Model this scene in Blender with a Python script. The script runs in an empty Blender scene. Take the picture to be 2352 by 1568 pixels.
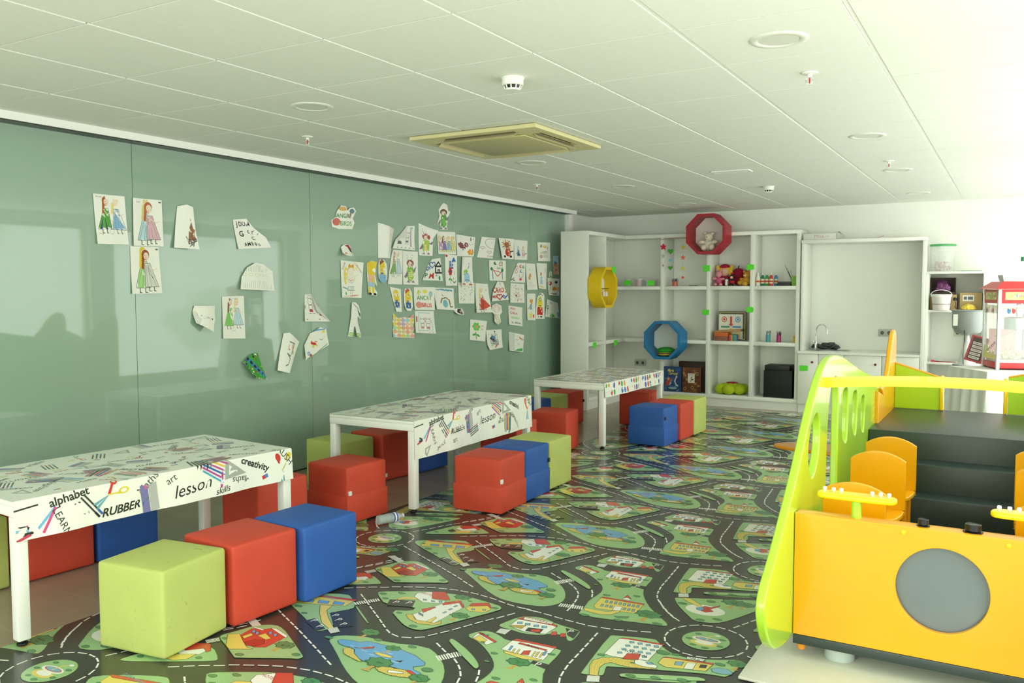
import bpy, bmesh, math, random
from mathutils import Vector, Matrix, noise
from mathutils.geometry import tessellate_polygon
random.seed(7)
SC = bpy.context.scene
COL = SC.collection
PI = math.pi

# ------------------------------------------------------------------ camera
def make_camera():
    cd = bpy.data.cameras.new('camera'); cd.sensor_width = 36.0; cd.lens = 1966.7 / 2352 * 36.0
    cd.clip_start = 0.05; cd.clip_end = 200
    co = bpy.data.objects.new('camera', cd); COL.objects.link(co)
    yaw, pitch, roll = 0.531547, -0.060688, -0.0016
    cy, sy, cp, sp = math.cos(yaw), math.sin(yaw), math.cos(pitch), math.sin(pitch)
    f = Vector((-sy * cp, cy * cp, sp)); r = Vector((cy, sy, 0)); u = r.cross(f)
    r2 = math.cos(roll) * r + math.sin(roll) * u; u2 = -math.sin(roll) * r + math.cos(roll) * u
    m = Matrix((r2, u2, -f)).transposed().to_4x4(); m.translation = Vector((4.3318, -2.0491, 1.49))
    co.matrix_world = m
    SC.camera = co
make_camera()

# ------------------------------------------------------------------ world, light, exposure
def make_world():
    w = bpy.data.worlds.new('outdoors'); SC.world = w; w.use_nodes = True
    nt = w.node_tree; nt.nodes.clear(); N = nt.nodes.new; L = nt.links.new
    tc = N('ShaderNodeTexCoord'); sep = N('ShaderNodeSeparateXYZ'); L(tc.outputs['Generated'], sep.inputs[0])
    mp = N('ShaderNodeMapping'); mp.inputs['Scale'].default_value = (5, 5, 5); L(tc.outputs['Generated'], mp.inputs[0])
    nz = N('ShaderNodeTexNoise'); nz.inputs['Scale'].default_value = 1.3; nz.inputs['Detail'].default_value = 3
    L(mp.outputs[0], nz.inputs['Vector'])
    ad = N('ShaderNodeMath'); ad.operation = 'MULTIPLY_ADD'; ad.inputs[1].default_value = 0.55; ad.inputs[2].default_value = -0.27
    L(nz.outputs['Fac'], ad.inputs[0])
    s2 = N('ShaderNodeMath'); s2.operation = 'ADD'; L(sep.outputs['Z'], s2.inputs[0]); L(ad.outputs[0], s2.inputs[1])
    cr = N('ShaderNodeValToRGB'); e = cr.color_ramp.elements
    e[0].position = 0.0; e[0].color = (0.80, 0.83, 0.78, 1)
    e[1].position = 0.5; e[1].color = (0.985, 1.0, 0.99, 1)
    a = cr.color_ramp.elements.new(0.02); a.color = (0.56, 0.62, 0.50, 1)
    a = cr.color_ramp.elements.new(0.16); a.color = (0.62, 0.70, 0.56, 1)
    a = cr.color_ramp.elements.new(0.28); a.color = (0.88, 0.92, 0.88, 1)
    L(s2.outputs[0], cr.inputs[0])
    bg = N('ShaderNodeBackground'); bg.inputs['Strength'].default_value = WORLD_STRENGTH
    # sky dimmed towards the tree-side window wall to even out the room light
    rg = N('ShaderNodeMapRange'); rg.inputs['From Min'].default_value = -0.1; rg.inputs['From Max'].default_value = 0.6; rg.inputs['To Min'].default_value = 1.0; rg.inputs['To Max'].default_value = 0.52
    L(sep.outputs['X'], rg.inputs['Value'])
    sc = N('ShaderNodeVectorMath'); sc.operation = 'SCALE'; L(cr.outputs[0], sc.inputs[0]); L(rg.outputs[0], sc.inputs['Scale'])
    L(sc.outputs[0], bg.inputs['Color'])
    out = N('ShaderNodeOutputWorld'); L(bg.outputs[0], out.inputs[0])
WORLD_STRENGTH = 4.5
make_world()
# every window of the right-hand wall: (y0, y1, z0, z1)
WALL_R = 5.15
WINDOWS = [(-3.95, -1.45, .2, 2.38), (-1.1, 1.75, .2, 2.38), (2.05, 5.15, .2, 2.38), (5.5, 8.8, .2, 2.38)]
WALL_F = -4.3
WINDOWS_F = [(-.55, 2.0, .4, 2.4), (2.2, 4.75, .4, 2.4)]  # unseen windows behind the camera, added and sized for fill light
def portal(loc, rot, sx, sy):
    l = bpy.data.lights.new('window_portal', 'AREA'); l.shape = 'RECTANGLE'; l.size = sx; l.size_y = sy
    l.cycles.is_portal = True
    o = bpy.data.objects.new('window_portal', l); COL.objects.link(o); o.location = loc; o.rotation_euler = rot
for y0, y1, z0, z1 in WINDOWS:
    portal((WALL_R + .12, (y0 + y1) / 2, (z0 + z1) / 2), (0, PI / 2, 0), z1 - z0, y1 - y0)
for x0, x1, z0, z1 in WINDOWS_F:
    portal(((x0 + x1) / 2, WALL_F - .12, (z0 + z1) / 2), (PI / 2, 0, 0), x1 - x0, z1 - z0)
vs = SC.view_settings
SC.display_settings.display_device = 'sRGB'
vs.view_transform = 'Standard'; vs.look = 'None'; vs.gamma = 1.0; vs.use_curve_mapping = False
vs.exposure = 1.1

# ------------------------------------------------------------------ helpers
def lin(c):
    if isinstance(c, str):
        c = c.lstrip('#'); c = ''.join(q + q for q in c) if len(c) == 3 else c; c = tuple(int(c[i:i + 2], 16) / 255 for i in (0, 2, 4))
    return tuple((x / 12.92 if x <= .04045 else ((x + .055) / 1.055) ** 2.4) for x in c)
_M = {}
def mat(name, color=(.8, .8, .8), rough=.5, metal=0., spec=.5, noise_amt=0., noise_scale=8., trans=0., ior=1.5,
        coat=0., bump=0., bump_scale=60., emit=0., alpha=1., sub=0.):
    if name in _M: return _M[name]
    m = bpy.data.materials.new(name); m.use_nodes = True; nt = m.node_tree; b = nt.nodes['Principled BSDF']
    c = (*lin(color), 1)
    b.inputs['Base Color'].default_value = c; b.inputs['Roughness'].default_value = rough
    b.inputs['Metallic'].default_value = metal; b.inputs['Specular IOR Level'].default_value = spec
    b.inputs['Transmission Weight'].default_value = trans; b.inputs['IOR'].default_value = ior
    b.inputs['Coat Weight'].default_value = coat; b.inputs['Alpha'].default_value = alpha
    if emit: b.inputs['Emission Color'].default_value = c; b.inputs['Emission Strength'].default_value = emit
    if noise_amt or bump:
        tc = nt.nodes.new('ShaderNodeTexCoord'); nz = nt.nodes.new('ShaderNodeTexNoise')
        nz.inputs['Scale'].default_value = noise_scale; nz.inputs['Detail'].default_value = 5
        nt.links.new(tc.outputs['Object'], nz.inputs['Vector'])
        if noise_amt:
            mx = nt.nodes.new('ShaderNodeMix'); mx.data_type = 'RGBA'
            mx.inputs[6].default_value = tuple(v * (1 - noise_amt) for v in c[:3]) + (1,)
            mx.inputs[7].default_value = tuple(min(1, v * (1 + noise_amt)) for v in c[:3]) + (1,)
            nt.links.new(nz.outputs['Fac'], mx.inputs[0]); nt.links.new(mx.outputs[2], b.inputs['Base Color'])
        if bump:
            n2 = nt.nodes.new('ShaderNodeTexNoise'); n2.inputs['Scale'].default_value = bump_scale; n2.inputs['Detail'].default_value = 3
            nt.links.new(tc.outputs['Object'], n2.inputs['Vector'])
            bp = nt.nodes.new('ShaderNodeBump'); bp.inputs['Strength'].default_value = bump; bp.inputs['Distance'].default_value = .004
            nt.links.new(n2.outputs['Fac'], bp.inputs['Height']); nt.links.new(bp.outputs[0], b.inputs['Normal'])
    _M[name] = m
    return m
def printed(name, rough=.6, coat=0.):
    """surface whose printed colours are stored per face"""
    if name in _M: return _M[name]
    m = bpy.data.materials.new(name); m.use_nodes = True; nt = m.node_tree; b = nt.nodes['Principled BSDF']
    a = nt.nodes.new('ShaderNodeVertexColor'); a.layer_name = 'print'
    nt.links.new(a.outputs['Color'], b.inputs['Base Color'])
    b.inputs['Roughness'].default_value = rough; b.inputs['Coat Weight'].default_value = coat
    b.inputs['Coat Roughness'].default_value = .12
    _M[name] = m; return m

def link(me, name, parent=None, mats=()):
    o = bpy.data.objects.new(name, me); COL.objects.link(o)
    for m in (mats if isinstance(mats, (list, tuple)) else [mats]): me.materials.append(m)
    if parent is not None: o.parent = parent
    return o
def tag(o, label, cat, group=None, kind=None):
    if label: o['label'] = label
    if cat: o['category'] = cat
    if group: o['group'] = group
    if kind: o['kind'] = kind
    return o
def empty(name, loc=(0, 0, 0), rz=0, label=None, cat=None, group=None):
    o = bpy.data.objects.new(name, None); COL.objects.link(o); o.empty_display_size = .1
    o.location = loc; o.rotation_euler = (0, 0, rz); tag(o, label, cat, group); return o
def copy_tree(o, parent=None):
    c = o.copy(); COL.objects.link(c)
    if parent is not None: c.parent = parent
    for ch in list(o.children): copy_tree(ch, c)
    return c

def bm_box(bm, x0, x1, y0, y1, z0, z1, bev=0., seg=2, M=None):
    t = bmesh.new(); bmesh.ops.create_cube(t, size=1)
    for v in t.verts:
        v.co = Vector(((x0 + x1) / 2 + v.co.x * (x1 - x0), (y0 + y1) / 2 + v.co.y * (y1 - y0), (z0 + z1) / 2 + v.co.z * (z1 - z0)))
    if bev: bmesh.ops.bevel(t, geom=t.edges[:], offset=bev, segments=seg, affect='EDGES', profile=.5)
    if M is not None: bmesh.ops.transform(t, matrix=M, verts=t.verts)
    join(bm, t)
def join(bm, t, mi=0):
    me = bpy.data.meshes.new('t'); t.to_mesh(me); t.free()
    n = len(bm.faces); bm.from_mesh(me); bpy.data.meshes.remove(me)
    if mi:
        bm.faces.ensure_lookup_table()
        for f in bm.faces[n:]: f.material_index = mi
def bm_tube(bm, p0, p1, r0, r1=None, n=16, caps=True):
    r1 = r0 if r1 is None else r1
    p0, p1 = Vector(p0), Vector(p1); d = p1 - p0
    t = bmesh.new(); bmesh.ops.create_cone(t, cap_ends=caps, segments=n, radius1=r0, radius2=r1, depth=d.length)
    M = Matrix.Translation((p0 + p1) / 2) @ d.to_track_quat('Z', 'Y').to_matrix().to_4x4()
    bmesh.ops.transform(t, matrix=M, verts=t.verts); join(bm, t)
def bm_sphere(bm, c, r, M=None, u=20, v=12):
    t = bmesh.new(); bmesh.ops.create_uvsphere(t, u_segments=u, v_segments=v, radius=1)
    r = (r, r, r) if not hasattr(r, '__len__') else r
    S = Matrix.Diagonal((*r, 1)); T = Matrix.Translation(c) @ (M if M is not None else Matrix()) @ S
    bmesh.ops.transform(t, matrix=T, verts=t.verts); join(bm, t)
def bm_lathe(bm, prof, n=24, c=(0, 0, 0), M=None):
    t = bmesh.new(); rings = []
    for r, z in prof:
        rings.append([t.verts.new((r * math.cos(2 * PI * i / n), r * math.sin(2 * PI * i / n), z)) for i in range(n)] if r > 1e-6 else [t.verts.new((0, 0, z))])
    for a, b in zip(rings, rings[1:]):
        for i in range(n):
            j = (i + 1) % n
            if len(a) == 1 and len(b) == 1: continue
            if len(a) == 1: t.faces.new((a[0], b[i], b[j]))
            elif len(b) == 1: t.faces.new((a[i], a[j], b[0]))
            else: t.faces.new((a[i], a[j], b[j], b[i]))
    bmesh.ops.recalc_face_normals(t, faces=t.faces)
    bmesh.ops.transform(t, matrix=Matrix.Translation(c) @ (M if M is not None else Matrix()), verts=t.verts); join(bm, t)
def bm_path(bm, pts, r, n=10, closed=False):
    """round tube along a polyline"""
    P = [Vector(p) for p in pts]; t = bmesh.new(); rings = []; m = len(P)
    for i, p in enumerate(P):
        d = (P[min(i + 1, m - 1)] - P[max(i - 1, 0)]) if not closed else P[(i + 1) % m] - P[i - 1]
        q = d.to_track_quat('Z', 'Y')
        rr = r[i] if hasattr(r, '__len__') else r
        rings.append([t.verts.new(p + q @ Vector((rr * math.cos(2 * PI * k / n), rr * math.sin(2 * PI * k / n), 0))) for k in range(n)])
    pairs = list(zip(rings, rings[1:])) + ([(rings[-1], rings[0])] if closed else [])
    for a, b in pairs:
        for k in range(n): t.faces.new((a[k], a[(k + 1) % n], b[(k + 1) % n], b[k]))
    if not closed: t.faces.new(rings[0][::-1]); t.faces.new(rings[-1])
    bmesh.ops.recalc_face_normals(t, faces=t.faces); join(bm, t)
def fin(bm, name, m, parent=None, smooth=False, weld=False, angle=40):
    if weld: bmesh.ops.remove_doubles(bm, verts=bm.verts, dist=1e-5)
    me = bpy.data.meshes.new(name); bm.to_mesh(me); bm.free()
    o = link(me, name, parent, m)
    if smooth:
        for p in me.polygons: p.use_smooth = True
        me.set_sharp_from_angle(angle=math.radians(angle))
    return o
def box(name, m, x0, x1, y0, y1, z0, z1, parent=None, bev=0., seg=2, smooth=None):
    bm = bmesh.new(); bm_box(bm, x0, x1, y0, y1, z0, z1, bev, seg)
    return fin(bm, name, m, parent, smooth=bool(bev) if smooth is None else smooth)
def tube(name, m, p0, p1, r, parent=None, r1=None, n=18):
    bm = bmesh.new(); bm_tube(bm, p0, p1, r, r1, n); return fin(bm, name, m, parent, smooth=True)
def lathe(name, m, prof, parent=None, c=(0, 0, 0), n=28, M=None):
    bm = bmesh.new(); bm_lathe(bm, prof, n, c, M); return fin(bm, name, m, parent, smooth=True)
def ell(cx, cy, rx, ry=None, n=28, rot=0):
    ry = rx if ry is None else ry; c, s = math.cos(rot), math.sin(rot)
    return [(cx + rx * math.cos(2 * PI * i / n) * c - ry * math.sin(2 * PI * i / n) * s, cy + rx * math.cos(2 * PI * i / n) * s + ry * math.sin(2 * PI * i / n) * c) for i in range(n)]
def smooth_loop(pts, it=2):
    for _ in range(it):
        q = []
        for a, b in zip(pts, pts[1:] + pts[:1]):
            q += [(a[0] * .75 + b[0] * .25, a[1] * .75 + b[1] * .25), (a[0] * .25 + b[0] * .75, a[1] * .25 + b[1] * .75)]
        pts = q
    return pts
def plate(name, m, loops, thick, plane='XY', at=0., bev=.003, parent=None, M=None):
    """flat board with holes: loops[0] the outline, the rest holes; thickness centred on `at`.
    plane XY -> z normal, XZ -> y normal, YZ -> x normal"""
    cu = bpy.data.curves.new('c', 'CURVE'); cu.dimensions = '2D'; cu.fill_mode = 'BOTH'
    for lp in loops:
        s = cu.splines.new('POLY'); s.points.add(len(lp) - 1); s.use_cyclic_u = True
        for p, q in zip(s.points, lp): p.co = (q[0], q[1], 0, 1)
    cu.extrude = max(1e-4, thick / 2 - bev); cu.bevel_depth = bev; cu.bevel_resolution = 2; cu.offset = -bev
    o = bpy.data.objects.new('c', cu); COL.objects.link(o)
    dg = bpy.context.evaluated_depsgraph_get(); me = bpy.data.meshes.new_from_object(o.evaluated_get(dg))
    bpy.data.objects.remove(o); bpy.data.curves.remove(cu)
    T = {'XY': Matrix(((1, 0, 0, 0), (0, 1, 0, 0), (0, 0, 1, at), (0, 0, 0, 1))),
         'XZ': Matrix(((1, 0, 0, 0), (0, 0, -1, at), (0, 1, 0, 0), (0, 0, 0, 1))),
         'YZ': Matrix(((0, 0, 1, at), (1, 0, 0, 0), (0, 1, 0, 0), (0, 0, 0, 1)))}[plane]
    me.transform((M if M is not None else Matrix()) @ T)
    bm = bmesh.new(); bm.from_mesh(me); bpy.data.meshes.remove(me)
    bmesh.ops.remove_doubles(bm, verts=bm.verts, dist=1e-5); bmesh.ops.recalc_face_normals(bm, faces=bm.faces)
    o = fin(bm, name, m, parent, smooth=True, angle=50)
    w = o.modifiers.new('flat faces', 'WEIGHTED_NORMAL'); w.weight = 100; w.keep_sharp = True
    return o
def blob(name, m, balls, parent=None, vox=.007):
    """soft toy part: overlapping ellipsoids fused into one skin"""
    bm = bmesh.new()
    for c, r, *rest in balls: bm_sphere(bm, c, r, rest[0] if rest else None, 16, 10)
    o = fin(bm, name, m, parent)
    md = o.modifiers.new('fuse', 'REMESH'); md.mode = 'VOXEL'; md.voxel_size = vox; md.use_smooth_shade = True
    s = o.modifiers.new('soft', 'SMOOTH'); s.iterations = 3
    return o

# ------------------------------------------------------------------ text outlines
_T = {}
def text_tris(s, shear=0., bold=0.):
    key = (s, shear, bold)
    if key in _T: return _T[key]
    cu = bpy.data.curves.new('t', 'FONT'); cu.body = s; cu.size = 1; cu.align_x = 'CENTER'; cu.align_y = 'CENTER'; cu.shear = shear; cu.resolution_u = 3; cu.offset = bold
    o = bpy.data.objects.new('t', cu); COL.objects.link(o)
    me = bpy.data.meshes.new_from_object(o.evaluated_get(bpy.context.evaluated_depsgraph_get()))
    r = [[(me.vertices[i].co.x, me.vertices[i].co.y) for i in p.vertices] for p in me.polygons]
    bpy.data.objects.remove(o); bpy.data.curves.remove(cu); bpy.data.meshes.remove(me)
    _T[key] = r; return r
# ------------------------------------------------------------------ printing / drawing on a sheet
PAL = dict(W='#f2f3ea', K='#3a3c36', G='#9cc488', T='#5d9160', B='#6ea9d8', N='#7fb0c4', Y='#e6d06a', y='#b9a24c', R='#cf4a38', r='#b23a2c',
           D='#2c3a38', S='#d5d9cf', k='#1d1f1e')
class Sheet:
    def __init__(s): s.p = []
    def poly(s, pts, c, convex=False): s.p.append((list(pts), c, convex))
    def ell(s, cx, cy, rx, ry, c, n=14, rot=0): s.poly(ell(cx, cy, rx, ry, n, rot), c, True)
    def line(s, pts, w, c, asp=1.):
        for a, b in zip(pts, pts[1:]):
            dx, dy = (b[0] - a[0]) * asp, b[1] - a[1]; l = math.hypot(dx, dy)
            if l < 1e-7: continue
            nx, ny = -dy / l * w / 2, dx / l * w / 2; ex, ey = dx / l * w * .3, dy / l * w * .3
            s.poly([(a[0] + (nx - ex) / asp, a[1] + ny - ey), (b[0] + (nx + ex) / asp, b[1] + ny + ey), (b[0] + (-nx + ex) / asp, b[1] - ny + ey), (a[0] + (-nx - ex) / asp, a[1] - ny - ey)], c, True)
    def dash(s, pts, w, c, on, off):
        pos = 0.; P = [Vector(p) for p in pts]
        seg = [(b - a).length for a, b in zip(P, P[1:])]; tot = sum(seg)
        def at(d):
            for a, b, l in zip(P, P[1:], seg):
                if d <= l: return a.lerp(b, d / l)
                d -= l
            return P[-1]
        while pos + on <= tot:
            s.line([at(pos), at(pos + on)], w, c); pos += on + off
    def text(s, t, x, y, size, c, rot=0, shear=0., sx=1., bold=0.):
        cr, sr = math.cos(rot), math.sin(rot)
        for tri in text_tris(t, shear, bold):
            s.poly([(x + (px * cr - py * sr) * size * sx, y + (px * sr + py * cr) * size) for px, py in tri], c, True)
    def outline(s, pts, w, c, asp=1.): s.line(list(pts) + [pts[0]], w, c, asp)
def _clip(P, ax, v, keep_gt):
    out = []
    for i in range(len(P)):
        a, b = P[i - 1], P[i]; ia = (a[ax] >= v) if keep_gt else (a[ax] <= v); ib = (b[ax] >= v) if keep_gt else (b[ax] <= v)
        if ia != ib:
            t = (v - a[ax]) / (b[ax] - a[ax]); out.append((a[0] + (b[0] - a[0]) * t, a[1] + (b[1] - a[1]) * t))
        if ib: out.append(b)
    return out
def sheet_mesh(sh, gu, gv, fn, eps=3e-5, base=0., res=.02):
    """polygons cut along the grid lines gu, gv and laid on the surface fn(u, v, lift)"""
    V, F, C = [], [], []; height = {}
    for k, (pts, c, conv) in enumerate(sh.p):
        if k:
            a0, a1 = int(min(p[0] for p in pts) // res), int(max(p[0] for p in pts) // res)
            b0, b1 = int(min(p[1] for p in pts) // res), int(max(p[1] for p in pts) // res)
            keys = [(a, b) for a in range(a0, a1 + 1) for b in range(b0, b1 + 1)]
            k = 1 + max(height.get(q, 0) for q in keys)
            for q in keys: height[q] = k
        if conv or len(pts) < 4: tris = [pts]
        else: tris = [[pts[i] for i in t] for t in tessellate_polygon([[Vector((x, y, 0)) for x, y in pts]])]
        col = (*lin(PAL.get(c, c)), 1); d = base + eps * k
        for t in tris:
            u0, u1 = min(p[0] for p in t), max(p[0] for p in t); v0, v1 = min(p[1] for p in t), max(p[1] for p in t)
            for i in range(len(gu) - 1):
                if gu[i + 1] <= u0 or gu[i] >= u1: continue
                q = t
                if u0 < gu[i]: q = _clip(q, 0, gu[i], True)
                if q and u1 > gu[i + 1]: q = _clip(q, 0, gu[i + 1], False)
                if len(q) < 3: continue
                for j in range(len(gv) - 1):
                    if gv[j + 1] <= v0 or gv[j] >= v1: continue
                    r = q
                    if v0 < gv[j]: r = _clip(r, 1, gv[j], True)
                    if r and v1 > gv[j + 1]: r = _clip(r, 1, gv[j + 1], False)
                    if len(r) < 3: continue
                    F.append(list(range(len(V), len(V) + len(r)))); V += [fn(x, y, d) for x, y in r]; C.append(col)
    me = bpy.data.meshes.new('print'); me.from_pydata(V, [], F)
    a = me.color_attributes.new('print', 'FLOAT_COLOR', 'CORNER')
    flat = []
    for f, c in zip(F, C): flat += list(c) * len(f)
    a.data.foreach_set('color', flat); me.update()
    return me
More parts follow.
